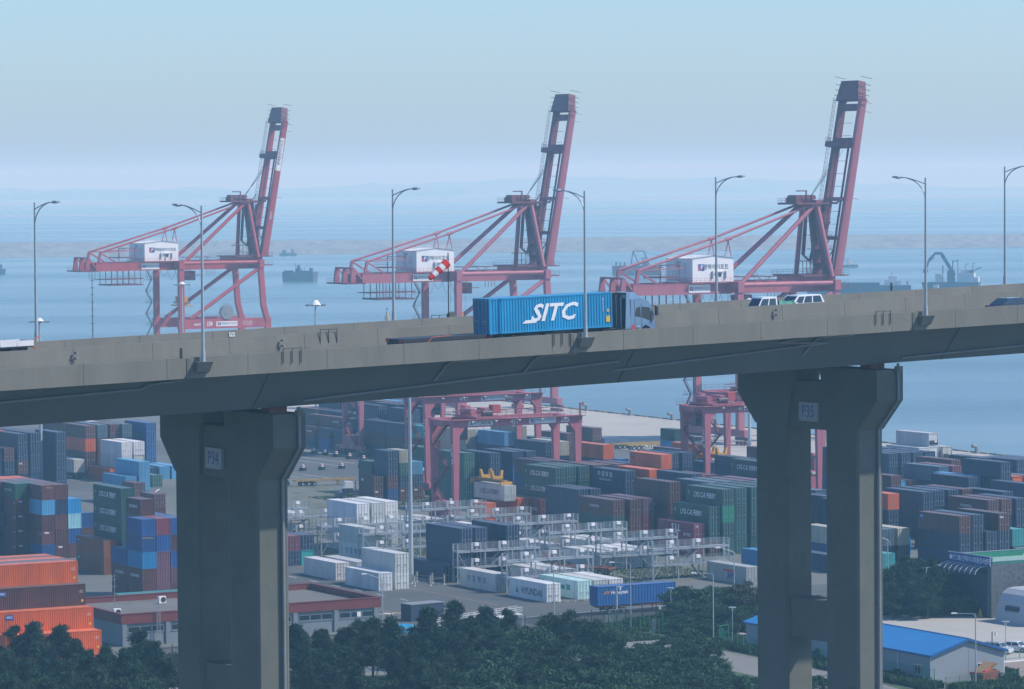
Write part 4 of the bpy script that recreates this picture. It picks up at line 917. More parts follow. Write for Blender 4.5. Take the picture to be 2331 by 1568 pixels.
 ('k', -529.0, 383.1, 4, 3, (1, 0, 0,), 'D', {0: 'tex'}, 7),
 ('k', -528.6, 380.2, 4, 2, (0, 0,), 'D', {}, 3),
 ('k', -529.5, 386.4, 4, 2, (11, 0,), 'D', {}, 3),
 ('k', -541.5, 371.2, 4, 2, (14,), 'D', {}, 3),
 ('k', -541.5, 368.1, 4, 2, (15, 0,), 'D', {}, 1),
 ('l', -607.5, 301.1, 4, 3, (12, 12, 12,), 'W', {}, 7),
 ('l', -607.6, 304.1, 4, 3, (12, 12, 12,), 'W', {}, 3),
 ('l', -608.8, 307.4, 4, 3, (12, 12, 12,), 'W', {}, 7),
 ('l', -590.5, 295.1, 4, 2, (12, 12,), 'W', {1: 'CJK'}, 3),
 ('l', -626.6, 294.5, 4, 2, (12, 12,), 'W', {1: 'GE'}, 0),
 ('l', -626.6, 297.6, 4, 2, (12, 12,), 'W', {}, 1),
 ('l', -567.4, 277.2, 4, 1, (12,), 'W', {}, 1),
 ('l', -566.9, 280.9, 4, 1, (12,), 'W', {}, 1),
 ('l', -548.8, 275.8, 4, 1, (12,), 'W', {}, 1),
 ('l', -549.6, 279.2, 4, 2, (12, 12,), 'W', {}, 3),
 ('l', -592.8, 280.6, 2, 2, (3, 0,), 'D', {}, 3),
 ('l', -592.8, 283.1, 2, 2, (0, 11,), 'D', {}, 1),
 ('l', -554.6, 293.7, 4, 3, (0, 0, 0,), 'D', {}, 3),
 ('l', -554.6, 296.4, 4, 3, (0, 0, 0,), 'D', {}, 3),
 ('l', -555.5, 302.8, 4, 3, (0, 0, 0,), 'D', {}, 7),
 ('l', -555.6, 291.1, 4, 1, (0,), 'D', {}, 1),
 ('l', -537.3, 290.8, 4, 1, (12,), 'W', {0: 'CJK'}, 1),
 ('l', -519.8, 290.4, 4, 1, (12,), 'W', {0: 'HYUNDAI'}, 1),
 ('l', -521.0, 296.7, 4, 1, (20,), 'W', {0: 'bar'}, 1),
 ('l', -520.9, 299.6, 4, 1, (13,), 'W', {}, 1),
 ('l', -520.8, 302.3, 4, 1, (12,), 'W', {}, 1),
 ('l', -537.6, 300.4, 4, 1, (13,), 'W', {}, 1),
 ('l', -537.6, 303.4, 4, 1, (12,), 'W', {}, 1),
 ('l', -576.5, 322.4, 4, 1, (12,), 'W', {0: 'FERRY'}, 1),
 ('l', -576.5, 331.4, 4, 1, (12,), 'W', {}, 1),
 ('l', -576.5, 334.3, 4, 1, (12,), 'W', {}, 1),
 ('l', -558.9, 325.4, 4, 1, (12,), 'W', {0: 'CJK'}, 1),
 ('l', -558.9, 328.4, 4, 1, (12,), 'W', {}, 1),
 ('l', -558.9, 331.4, 4, 1, (12,), 'W', {}, 1),
 ('l', -558.9, 322.4, 4, 1, (12,), 'W', {}, 1),
 ('l', -629.6, 322.5, 4, 1, (12,), 'W', {}, 1),
 ('l', -629.6, 325.5, 4, 1, (12,), 'W', {}, 1),
 ('l', -629.6, 328.5, 4, 1, (12,), 'W', {}, 1),
 ('l', -611.8, 325.5, 4, 1, (12,), 'W', {}, 0),
 ('l', -611.8, 328.5, 4, 1, (12,), 'W', {}, 0),
 ('l', -594.0, 322.5, 4, 1, (13,), 'W', {}, 0),
 ('l', -616.0, 339.1, 2, 1, (5,), 'D', {0: 'COSCO'}, 1),
 ('l', -632.0, 339.9, 2, 2, (2, 2,), 'D', {}, 1),
]
# ------------------------------------------------------------------ shipping containers
COL = dict(n=((.011, .030, .075), 'navy blue'), r=((.085, .032, .030), 'brown'), o=((.52, .10, .02), 'orange'), m=((.15, .03, .05), 'maroon'), M=((.20, .03, .06), 'crimson'),
           b=((.012, .06, .20), 'blue'), B=((.008, .075, .24), 'deep blue'), l=((.07, .27, .46), 'light blue'), g=((.025, .095, .07), 'green'), G=((.013, .070, .065), 'dark green'),
           T=((.01, .26, .15), 'bright green'), t=((.02, .27, .26), 'teal'), w=((.52, .54, .53), 'white'), W=((.40, .41, .38), 'off white'), y=((.36, .34, .26), 'cream'),
           e=((.055, .10, .135), 'slate blue'), p=((.11, .05, .075), 'plum'), R=((.20, .068, .030), 'rust brown'), c=((.015, .20, .42), 'sky blue'), a=((.25, .50, .58), 'pale blue'), v=((.40, .58, .55), 'mint'))
def paint_mat(name, roof=False, attr=False):
    m = bpy.data.materials.new(name); m.use_nodes = True; n, l = nodes(m); b = n['Principled BSDF']; b.inputs['Roughness'].default_value = .5
    b.inputs['Specular IOR Level'].default_value = .35
    if attr: oi = n.new('ShaderNodeAttribute'); oi.attribute_name = 'paint'; colo = oi.outputs['Color']
    else: oi = n.new('ShaderNodeObjectInfo'); colo = oi.outputs['Color']
    geo = n.new('ShaderNodeNewGeometry')
    mp = n.new('ShaderNodeMapping'); mp.inputs['Scale'].default_value = (1, 1, .25); l.new(geo.outputs['Position'], mp.inputs[0])
    a = n.new('ShaderNodeTexNoise'); a.inputs['Scale'].default_value = .5; a.inputs['Detail'].default_value = 7; a.inputs['Roughness'].default_value = .7; l.new(mp.outputs[0], a.inputs[0])
    r = n.new('ShaderNodeMapRange'); r.inputs[1].default_value = .3; r.inputs[2].default_value = .7; r.inputs[3].default_value = .78; r.inputs[4].default_value = 1.22; l.new(a.outputs[0], r.inputs[0])
    mx = n.new('ShaderNodeMix'); mx.data_type = 'RGBA'; mx.blend_type = 'MULTIPLY'; mx.inputs[0].default_value = 1; l.new(colo, mx.inputs[6]); l.new(r.outputs[0], mx.inputs[7])
    f = n.new('ShaderNodeMix'); f.data_type = 'RGBA'; f.inputs[0].default_value = .20 if roof else .03; l.new(mx.outputs[2], f.inputs[6]); f.inputs[7].default_value = (.30, .31, .31, 1)
    s = n.new('ShaderNodeTexNoise'); s.inputs['Scale'].default_value = 1.7; s.inputs['Detail'].default_value = 9; s.inputs['Roughness'].default_value = .75; l.new(mp.outputs[0], s.inputs[0])
    r2 = n.new('ShaderNodeMapRange'); r2.inputs[1].default_value = .62; r2.inputs[2].default_value = .72; r2.inputs[4].default_value = .5; l.new(s.outputs[0], r2.inputs[0])
    g = n.new('ShaderNodeMix'); g.data_type = 'RGBA'; l.new(r2.outputs[0], g.inputs[0]); l.new(f.outputs[2], g.inputs[6]); g.inputs[7].default_value = (.085, .05, .035, 1)
    l.new(g.outputs[2], b.inputs['Base Color']); return m
PM, PR = paint_mat('container_paint'), paint_mat('container_roof_paint', True)
PMa, PRa = paint_mat('container_paint_mixed', attr=True), paint_mat('container_roof_paint_mixed', True, True)
LB = mat('locking_bar_steel', (.36, .38, .38), .4, metal=.5); UN = mat('refrigeration_unit_black', (.015, .02, .025), .5)
WD = 2.438
def corr(mb, p0, p1, z0, z1, nrm, pitch, d=.045, mi=0):
    p0, p1 = Vector(p0), Vector(p1); L = (p1 - p0).length; k = max(3, int(L / pitch)); u = (p1 - p0) / k; nrm = Vector(nrm)
    pts = []
    for i in range(k):
        a = p0 + u * i
        pts += [a, a + u * .25, a + u * .5 - nrm * d, a + u * .75 - nrm * d]
    pts.append(p1); o = len(pts)
    mb.add([(p.x, p.y, z0) for p in pts] + [(p.x, p.y, z1) for p in pts], [(i, i + 1, o + i + 1, o + i) for i in range(o - 1)], mi)
def cont_mesh(L, H, face, fine=1):
    mb = MB(); w = WD / 2; l = L / 2; e = .012; pt = .5 / fine
    for sx in (-1, 1):
        for sy in (-1, 1): mb.box(min(sx * w, sx * (w - .1)), max(sx * w, sx * (w - .1)), min(sy * l, sy * (l - .12)), max(sy * l, sy * (l - .12)), 0, H)
        mb.box(min(sx * w, sx * (w - .07)), max(sx * w, sx * (w - .07)), -l + .12, l - .12, 0, .16).box(min(sx * w, sx * (w - .06)), max(sx * w, sx * (w - .06)), -l + .12, l - .12, H - .1, H)
        if face in 'WR': mb.add([(sx * (w - .01), -l + .1, .15), (sx * (w - .01), l - .1, .15), (sx * (w - .01), l - .1, H - .08), (sx * (w - .01), -l + .1, H - .08)], [(0, 1, 2, 3)])
        else: corr(mb, (sx * (w - e), -l + .12, 0), (sx * (w - e), l - .12, 0), .15, H - .09, (sx, 0, 0), pt)
    for sy in (-1, 1):
        mb.box(-w + .1, w - .1, min(sy * l, sy * (l - .1)), max(sy * l, sy * (l - .1)), 0, .14).box(-w + .1, w - .1, min(sy * l, sy * (l - .1)), max(sy * l, sy * (l - .1)), H - .12, H)
    if face == 'F': corr(mb, (-w + .1, -l + e, 0), (w - .1, -l + e, 0), .13, H - .1, (0, -1, 0), .27, .04)
    else: mb.add([(-w + .1, -l + .09, .13), (w - .1, -l + .09, .13), (w - .1, -l + .09, H - .1), (-w + .1, -l + .09, H - .1)], [(0, 1, 2, 3)])
    corr(mb, (w - .1, l - e, 0), (-w + .1, l - e, 0), .13, H - .1, (0, 1, 0), .5, .04)
    z = H - .02
    mb.add([(-w + .03, -l + .03, z), (w - .03, -l + .03, z), (w - .03, l - .03, z), (-w + .03, l - .03, z)], [(0, 1, 2, 3)], 1)
    return mb
def door_mesh(H, sx):
    mb = MB(); a, b = (-WD / 2 + .11, -.012) if sx < 0 else (.012, WD / 2 - .11)
    mb.box(a, b, -.055, 0, .15, H - .13)
    for z in (.15 + (H - .28) * t for t in (.2, .4, .6, .8)): mb.box(a + .06, b - .06, -.075, -.056, z - .09, z + .09)
    for x in (a + .27, b - .27):
        mb.tube((x, -.11, .08), (x, -.11, H - .06), .024, 6, 1); mb.box(x - .06, x + .06, -.13, -.06, .1, .2, 1).box(x - .06, x + .06, -.13, -.06, H - .2, H - .1, 1)
        for z in (H * .3, H * .72): mb.box(x - .05, x + .05, -.13, -.06, z - .04, z + .04, 1)
        mb.box(x - .03, x + .28 * (1 if x < (a + b) / 2 else -1) if x < (a + b) / 2 else x + .03, -.14, -.11, 1.0, 1.06, 1) if x < (a + b) / 2 else mb.box(x - .28, x + .03, -.14, -.11, 1.0, 1.06, 1)
    return mb
CM = {}
KD = {'4': (12.192, 2.896), '3': (12.192, 2.591), '2': (6.058, 2.591), '5': (13.716, 2.896)}
def cmesh(k, face, fine=1):
    key = (k, face, fine)
    if key not in CM:
        L, H = KD[k]; CM[key] = cont_mesh(L, H, face, fine).mesh('shipping_container', [PM, PR])
    return CM[key]
DM = {}
def doors(par, H, L, col, reefer=False):
    for sx in (-1, 1):
        if (H, sx) not in DM: DM[(H, sx)] = door_mesh(H, sx).mesh('door', [PM, LB])
        o = bpy.data.objects.new('door', DM[(H, sx)]); C.objects.link(o); o.parent = par; o.location = (0, -L / 2 + .075, 0); o.color = col
def unit(par, H, L):
    o = MB().box(-1.0, 1.0, -.1, .05, .5, 1.35).tube((-.75, -.12, .95), (-.75, -.05, .95), .3, 14).mesh('u', UN) if 'U' not in DM else DM['U']; DM['U'] = o
    q = bpy.data.objects.new('refrigeration_unit', o); C.objects.link(q); q.parent = par; q.location = (0, -L / 2, 0)
    k = DM.setdefault('K', None) or MB().box(.15, .75, -.16, -.1, .95, 1.3).mesh('c', M['white']); DM['K'] = k
    q = bpy.data.objects.new('control_panel', k); C.objects.link(q); q.parent = par; q.location = (0, -L / 2, 0)
def lettered(o, t, L, H, face, ci):
    x = -WD / 2 - .008; yf = -L / 2 - .014
    wt = M['txtw']
    if t == 'LYG':
        text('LYG C-K FERRY', 1.28, (x, -.35 + .2, H * .50), R_LEFT, M['txtw'] if ci != 'w' else M['txtd'], o, sx=.82, bold=.02); text('LYGU\n4092\n8150', .2, (x, L / 2 - .9, H * .6), R_LEFT, wt, o)
    elif t == 'LYG C-K': text('LYG C-K FERRY', .62, (x, 1.0 if L > 7 else .5, H * .52), R_LEFT, wt, o, sx=.8)
    elif t == 'LYGd': text('LYG C-K FERRY', 1.28, (x, -.15, H * .50), R_LEFT, M['txtd'], o, sx=.82, bold=.02)
    elif t == 'tex':
        text('tex', .62, (.55 - .9 if face == 'F' else -.55, yf - (.0 if face == 'F' else .0), H * .80), R_FRONT, wt, o, bold=.015)
        if face == 'F': text('tex', .5, (x, -L / 2 + .8, H * .72), R_LEFT, wt, o)
    elif t == 'Tmex': text('Triton', .45, (.1, yf, H * .84), R_FRONT, M['txty'], o); text('Triton', .4, (x, L / 2 - 1.0, H * .84), R_LEFT, M['txty'], o)
    elif t == 'DOOWOO': text('K DOOWOO', .62, (x, 0 if L < 7 else .5, H * .52), R_LEFT, wt, o, sx=.9, bold=.01)
    elif t == 'CAI': text('CAI', .7, (x, L / 2 - 1.0, H * .66), R_LEFT, wt, o, bold=.02)
    elif t == 'CMA': text('CAPITAL', .6, (x, 1.5, H * .66), R_LEFT, wt, o)
    elif t == 't': text('WEIDONG', .6, (x, -2.0, H * .55), R_LEFT, wt, o)
    elif t == 'CJK2': text('百中物流', .75, (x, -L / 2 + 2.6, H * .32), R_LEFT, wt, o)
    elif t == 'SJL': text('S J L', 1.75, (x, -.2, H * .62), R_LEFT, wt, o, bold=.03); text('百中物流', .65, (x, -L / 2 + 2.2, H * .28), R_LEFT, wt, o); text('SJL', .5, (-.55, yf - .1, H * .82), R_FRONT, wt, o)
    elif t == 'RAIL': text('中 国 铁 路', 1.15, (x, 1.2, H * .62), R_LEFT, wt, o); text('CHINA RAILWAY', .6, (x, 1.2, H * .3), R_LEFT, wt, o)
    elif t == 'CJK':
        for i, c in enumerate('钧富物流'): text(c, 1.15, (x, 2.9 - 1.75 * i, H * .5), R_LEFT, M['txtb'], o)
    elif t == 'GE': text('GESeaCo', .8, (x, 3.2, H * .62), R_LEFT, M['txtd'], o, bold=.015)
    elif t == 'HYUNDAI': text('HYUNDAI', 1.5, (x, -1.2, H * .42), R_LEFT, M['txtd'], o, sx=1.0, bold=.025); MB().add([(x, 4.1, H * .28), (x, 3.0, H * .28), (x, 3.5, H * .62)], [(0, 1, 2)]).build('triangle_emblem', M['txtt'], o)
    elif t == 'FERRY': text('LYG C-K FERRY', 1.2, (x, -.6, H * .45), R_LEFT, M['txtd'], o, sx=.8, bold=.02)
    elif t == 'COSCO': text('COSCO', 1.1, (x, 0, H * .5), R_LEFT, wt, o, bold=.02)
    elif t == 'APL': text('APL', 1.5, (x, -1.4, H * .36), R_LEFT, M['txtb'], o, bold=.04); MB().add([(x, 1.4, H * .72), (x, -2.8, H * .72), (x, -1.8, H * .60), (x, -.9, H * .62), (x, -.5, H * .53), (x, -.1, H * .62), (x, .8, H * .60)], [tuple(range(7))]).build('eagle_emblem', M['txtr'], o)
    elif t == 'bar':
        MB().box(x - .004, x, -1.9, 2.4, H * .42, H * .66).box(x - .004, x, -3.6, -2.4, H * .42, H * .72).box(x - .004, x, 5.0, 5.4, H * .68, H * .8).build('stripe', M['txtt'], o)
    elif t == 'logo':
        MB().box(x - .006, x, L / 2 - 1.75, L / 2 - .65, H - 1.05, H - .35).build('sticker', M['blue_t'], o); text('MSC', .42, (x - .01, L / 2 - 1.2, H - .7), R_LEFT, wt, o)
    elif t == 'o': MB().tube((.0, yf, H * .55), (.0, yf - .004, H * .55), .42, 5).build('emblem', wt, o)
    elif t == 's': text('WESTWOOD', .3, (-.2, yf, H * .86), R_FRONT, M['txty'], o)
    else: text(t, .8, (x, 0, H * .5), R_LEFT, wt, o)
    # code marks near the door end
BLK = dict(d='left edge depot', e='left pier depot', f='upper left yard', g='farthest yard rows', h='yard by gantries', i='red gantry yard',
           j='yard before pier', k='right hand yard', l='reefer yard')
TW = ['topmost', 'second down', 'third down', 'fourth down', 'fifth down', 'sixth down']
ORD = 'first second third fourth fifth sixth seventh eighth ninth tenth eleventh twelfth thirteenth fourteenth fifteenth sixteenth seventeenth eighteenth nineteenth twentieth'.split()
ORD += ['twenty-' + x for x in ORD[:9]] + ['thirtieth'] + ['thirty-' + x for x in ORD[:9]] + ['fortieth'] + ['forty-' + x for x in ORD[:9]]
STACKS = []
ORDER = list(COL)
for f in TABLE: STACKS.append(dict(b=f[0], p=f[1], q=f[2], k=str(f[3]), n=f[4], c=[ORDER[i] for i in f[5]], f=f[6], t=f[7], v=f[8]))
# rows in each block, stacks from the left in each row
for b in BLK:
    ss = sorted([s for s in STACKS if s['b'] == b], key=lambda s: -s['p']); row = 0; last = None
    rows = []
    for s in ss:
        if last is None or last - s['p'] > 4.5: rows.append([]); last = s['p']
        rows[-1].append(s)
    for i, r_ in enumerate(rows):
        for j, s in enumerate(sorted(r_, key=lambda s: s['q'])): s['row'] = i; s['col'] = j; s['nr'] = len(rows)
rc = random.Random(11)
FILL = []
def jit(c):
    k = rc.uniform(.8, 1.25); return (c[0] * k * rc.uniform(.95, 1.05), c[1] * k, c[2] * k * rc.uniform(.95, 1.05), 1)
def container(k, face, ci, loc, rz, label, t=None, grp='shipping containers stacked in the port yard', fine=1, sides=True):
    L, H = KD[k]; o = bpy.data.objects.new('shipping_container', cmesh(k, face, fine)); C.objects.link(o); o.location = loc; o.rotation_euler.z = rz
    col = jit(COL[ci][0]); o.color = col; tag(o, label, 'container', grp)
    if face in 'DW': doors(o, H, L, col)
    if face == 'R': unit(o, H, L)
    if t: lettered(o, t, L, H, face, ci)
    return o
for s in STACKS:
    L, H = KD[s['k']]; z = s['n'] * H
    for i in range(s['n']):
        z -= H; ci = s['c'][i] if i < len(s['c']) else rc.choice(['n', 'n', 'n', 'r', 'r', 'b', 'n', 'e']); ctr = P(s['p'], s['q'], z) + Y(WD / 2, L / 2) - Y(0, 0)
        ctr += Y(rc.uniform(-.03, .03), rc.uniform(-.04, .04))
        if s['v'] >> i & 1:
            rn = 'front' if s['row'] == 0 else ORD[s['row']]
            nm = COL[ci][1] + (' reefer' if s['f'] in 'WR' else '')
            container(s['k'], s['f'], ci, ctr, YA, '%s container, %s in %s stack, %s row, %s' % (nm, TW[i], ORD[s['col']], rn, BLK[s['b']]), s['t'].get(i))
        else: FILL.append((s['k'], s['f'], ci, ctr))
# the small and mostly hidden rest of the stacks as one object
def join_fill():
    if not FILL: return
    V = []; F = []; MI = []; CC = []; off = 0; cache = {}
    ca, sa = math.cos(YA), math.sin(YA)
    for k, f, ci, c in FILL:
        if (k, f) not in cache:
            me = cmesh(k, f); vs = np.array([v.co[:] for v in me.vertices]); cache[(k, f)] = (vs, [tuple(p.vertices) for p in me.polygons], [p.material_index for p in me.polygons], sum(len(p.vertices) for p in me.polygons))
        vs, fs, mi, nl = cache[(k, f)]
        w_ = np.stack([vs[:, 0] * ca - vs[:, 1] * sa + c.x, vs[:, 0] * sa + vs[:, 1] * ca + c.y, vs[:, 2] + c.z], 1)
        V.append(w_); F += [tuple(a + off for a in x) for x in fs]; MI += mi; off += len(vs); CC.append(np.tile(np.array(jit(COL[ci][0]), dtype=np.float32), nl))
    me = bpy.data.meshes.new('container_stacks'); me.from_pydata(np.concatenate(V).tolist(), [], F); me.materials.append(PMa); me.materials.append(PRa)
    me.polygons.foreach_set('material_index', MI); at = me.color_attributes.new('paint', 'FLOAT_COLOR', 'CORNER'); at.data.foreach_set('color', np.concatenate(CC)); me.update()
    o = bpy.data.objects.new('container_stacks', me); C.objects.link(o); tag(o, 'smaller and half hidden containers within the stacks of the port yard', None, 'shipping containers stacked in the port yard', 'stuff')
join_fill()
# pyramid of orange containers lying across, at the lower left corner
def across(n, p, ci, lab, k='5', t='logo', q=198.2, dq=0):
    L, H = KD[k]; o = container(k, 'F', ci, P(p, q + dq, (n - 1) * H) + Y(-L / 2, WD / 2), YA + R(90), lab, None, 'containers piled at the lower left corner', fine=1.6)
    if t:
        x = WD / 2 + .008; yy = L / 2 - 1.1      # after the turn local +X... faces away; near face is -X
        MB().box(-x - .004, -x, L / 2 - 2.3, L / 2 - 1.1, H - 1.1, H - .4).build('sticker', M['blue_t'], o); text('MSC', .46, (-x - .01, L / 2 - 1.7, H - .75), R_LEFT, M['txtw'], o)
        MB().box(-x - .004, -x, -L / 2 + .35, -L / 2 + .65, .5, .8).build('sticker', M['txty'], o)
        for k_, dy in enumerate((.55, .8)): text('MSCU 70\n41 6 3\nKG LB', .12, (-x - .008, -L / 2 + dy, H - 1.0), (R(90), R(90), R(-90)), M['txtw'], o)
    return o
pyr = [(5, -485.0, 'o', 'orange container with a blue sticker on top of the stepped pile at the lower left corner', 198.0), (4, -482.6, 'r', 'brown container with a blue sticker, second step of the pile at the lower left corner', 198.1),
       (3, -480.15, 'o', 'orange container, third step down of the pile at the lower left corner', 198.2), (2, -477.7, 'o', 'orange container half hidden by pines, lowest visible step of the lower left pile', 198.3), (1, -475.25, 'o', 'orange container at the foot of the stepped pile behind the pines', 198.3)]
for n, p, ci, lab, q in pyr: across(n, p, ci, lab, q=q)
for i, ci in enumerate('rorrr'[:4]): 
    across(5, -485.0 - 2.46 * (i + 1), ('e', 'o', 'R', 'o')[i], '%s roofed container lying %s behind the top step of the pile at the lower left corner' % (('slate blue', 'orange', 'rust brown', 'second orange')[i], ORD[i]), t=None)
for n, p in ((4, -485.06), (3, -485.06), (2, -485.06), (1, -485.06), (3, -482.62), (2, -482.62), (1, -482.62), (2, -480.17), (1, -480.17), (1, -477.72)):
    q = 198.1; L, H = KD['5']; o = bpy.data.objects.new('shipping_container', cmesh('5', 'F')); C.objects.link(o); o.location = P(p, q, (n - 1) * H) + Y(-L / 2, WD / 2); o.rotation_euler.z = YA + R(90); o.color = jit(COL['r'][0])
    tag(o, 'brown container hidden inside the stepped pile, lower left corner', 'container', 'containers hidden inside the lower left pile')
# the blue container on the truck
o = container('4', 'D', 'c', Bp(6.6, 5.27, .06), BA - R(90), 'bright blue container with large white letters riding on the truck on the bridge', None, 'cargo on the bridge', fine=1.8)
o.color = (.006, .26, .50, 1)
for ch in [x for x in C.objects if x.parent == o]: ch.color = (.006, .19, .38, 1)
o.rotation_euler = (-PIT, 0, BA - R(90))
xs_ = WD / 2 + .01
text('SITC', 1.95, (xs_, .1, 1.47), R_RIGHT, M['txtw'], o, sx=1.12, shear=.32, bold=.05)
MB().add([(xs_, -2.9, .72), (xs_, -1.6, .72), (xs_, -1.3, .98), (xs_, -2.55, .98)], [(0, 1, 2, 3)]).build('letter_stroke', M['txtw'], o)
text('SEGU 8 5 5 5 5 5', .16, (xs_, 5.15, 1.9), (R(90), R(90), R(90)), M['txtw'], o)
MB().box(xs_, xs_ + .005, 5.45, 5.85, .45, .95).build('data_plate', M['txty'], o)
MB().add([(xs_, 5.5, 1.3), (xs_, 5.8, 1.3), (xs_, 5.65, 1.6)], [(0, 1, 2)]).build('warning_triangle', M['txty'], o)
# ------------------------------------------------------------------ ground surfaces
def yard_sheet(name, pq, z, m, label=None, kind='structure'):
    return sheet(name, [P(a, b)[:2] for a, b in pq], z, m, kind, label)
yard_sheet('port_road', [(-640, 262), (-640, 290.6), (-519, 291.2), (-519, 345), (-491, 345), (-491, 254), (-528, 254), (-528, 262)], .006, M['road'])
yard_sheet('port_road', [(-900, 369), (-900, 404), (-745, 404), (-745, 369)], .006, M['road'])
yard_sheet('port_road', [(-760, 312), (-760, 322), (-830, 322), (-830, 312)], .006, M['road'])
yard_sheet('quay_apron', [(-1285, 470), (-1285, 552), (-600, 526), (-600, 470)], .004, M['pale'])
M['weed'] = mat('weedy_gravel', (.12, .13, .105), .95, var=.2, scale=.3, dirt=((.045, .08, .035), .16, .52, .85))
yard_sheet('weedy_ground', [(-642, 292), (-642, 346), (-536, 346), (-536, 292)], .005, M['weed'])
yard_sheet('weedy_ground', [(-765, 340), (-765, 368), (-690, 350), (-660, 318), (-668, 300), (-720, 312)], .007, M['weed'])
yard_sheet('lawn', [(-491, 150), (-491, 345), (-480, 345), (-478, 290), (-385, 278), (-385, 150)], .008, M['grass'])
M['fr'] = mat('access_road_asphalt', (.17, .175, .165), .9, var=.1, scale=.1)
yard_sheet('access_road', [(-467.5, 190), (-468, 268), (-482, 279), (-482, 281.5), (-420, 281.5), (-405, 279), (-405, 270), (-440, 271), (-455, 266), (-455, 190)], .014, M['fr'])
M['dirtm'] = mat('dry_soil', (.22, .19, .16), .95, var=.2)
yard_sheet('bare_ground', [(-422, 299), (-422, 345), (-396, 345), (-396, 299)], .012, M['dirtm'])
yard_sheet('inspection_yard', [(-477.5, 285.5), (-477.5, 350), (-422.5, 350), (-422.5, 285.5)], .016, M['pale'])
# painted lines
def stripe(p0, q0, p1, q1, w_, m, nm='painted_line', z=.012):
    a, b = P(p0, q0), P(p1, q1); d = (b - a).normalized(); n = Vector((-d.y, d.x, 0)) * w_ / 2
    tag(sheet(nm, [(a - n)[:2], (b - n)[:2], (b + n)[:2], (a + n)[:2]], z, m))
for k in range(14): stripe(-602 + 8.1 * k, 273.6, -598.9 + 8.1 * k, 273.5, .16, M['line'], 'lane_dash')
stripe(-640, 290.2, -522, 290.9, .12, M['yline']); stripe(-600, 264.4, -521, 264.0, .13, M['yline']); stripe(-600, 281.9, -521, 282.3, .12, M['yline'])
stripe(-519.2, 292.5, -519.2, 306, .14, M['line']); stripe(-516, 268, -516, 300, .13, M['yline'])
for k in range(9): stripe(-520.6 + .0 * k, 254.6 + 1.55 * k, -518.6, 255.3 + 1.55 * k, .75, M['line'] if k % 2 else M['yline'], 'hatched_crossing', .013)
stripe(-831, 394, -800, 396, .25, M['line']); stripe(-835, 389, -792, 389.5, .18, M['line']); stripe(-850, 404.5, -745, 404.5, .3, M['line']); stripe(-800, 371, -745, 372, .2, M['line'])
for k in range(5): stripe(-845 + 22 * k, 320 + 2 * k, -838 + 22 * k, 316 + 2 * k, .3, M['line'])
for pq in ((-530, 284.2), (-527, 285.3), (-524, 285.8)): yard_sheet('manhole_plate', [(pq[0], pq[1]), (pq[0], pq[1] + 2.4), (pq[0] + 2.0, pq[1] + 2.4), (pq[0] + 2.0, pq[1])], .015, mat('steel_cover', (.06, .08, .1), .6))
rt = random.Random(2)
for k in range(5):
    R0 = 5 + 1.7 * k; c0 = P(-458, 312 + k * .6); mb = MB(); n = 18; vs = []
    for i in range(n + 1):
        a = R(200 + 130 * i / n); vs += [(c0.x + R0 * math.cos(a), c0.y + R0 * 1.8 * math.sin(a), .021), (c0.x + (R0 + .22) * math.cos(a), c0.y + (R0 + .22) * 1.8 * math.sin(a), .021)]
    mb.add(vs, [(2 * i, 2 * i + 1, 2 * i + 3, 2 * i + 2) for i in range(n)]); tag(mb.build('tyre_marks', mat('tyre_mark_grey', (.22, .21, .19), .9)), None, None, None, 'structure')
stripe(-447, 300, -440, 324, .15, M['green'], 'painted_line', .022)

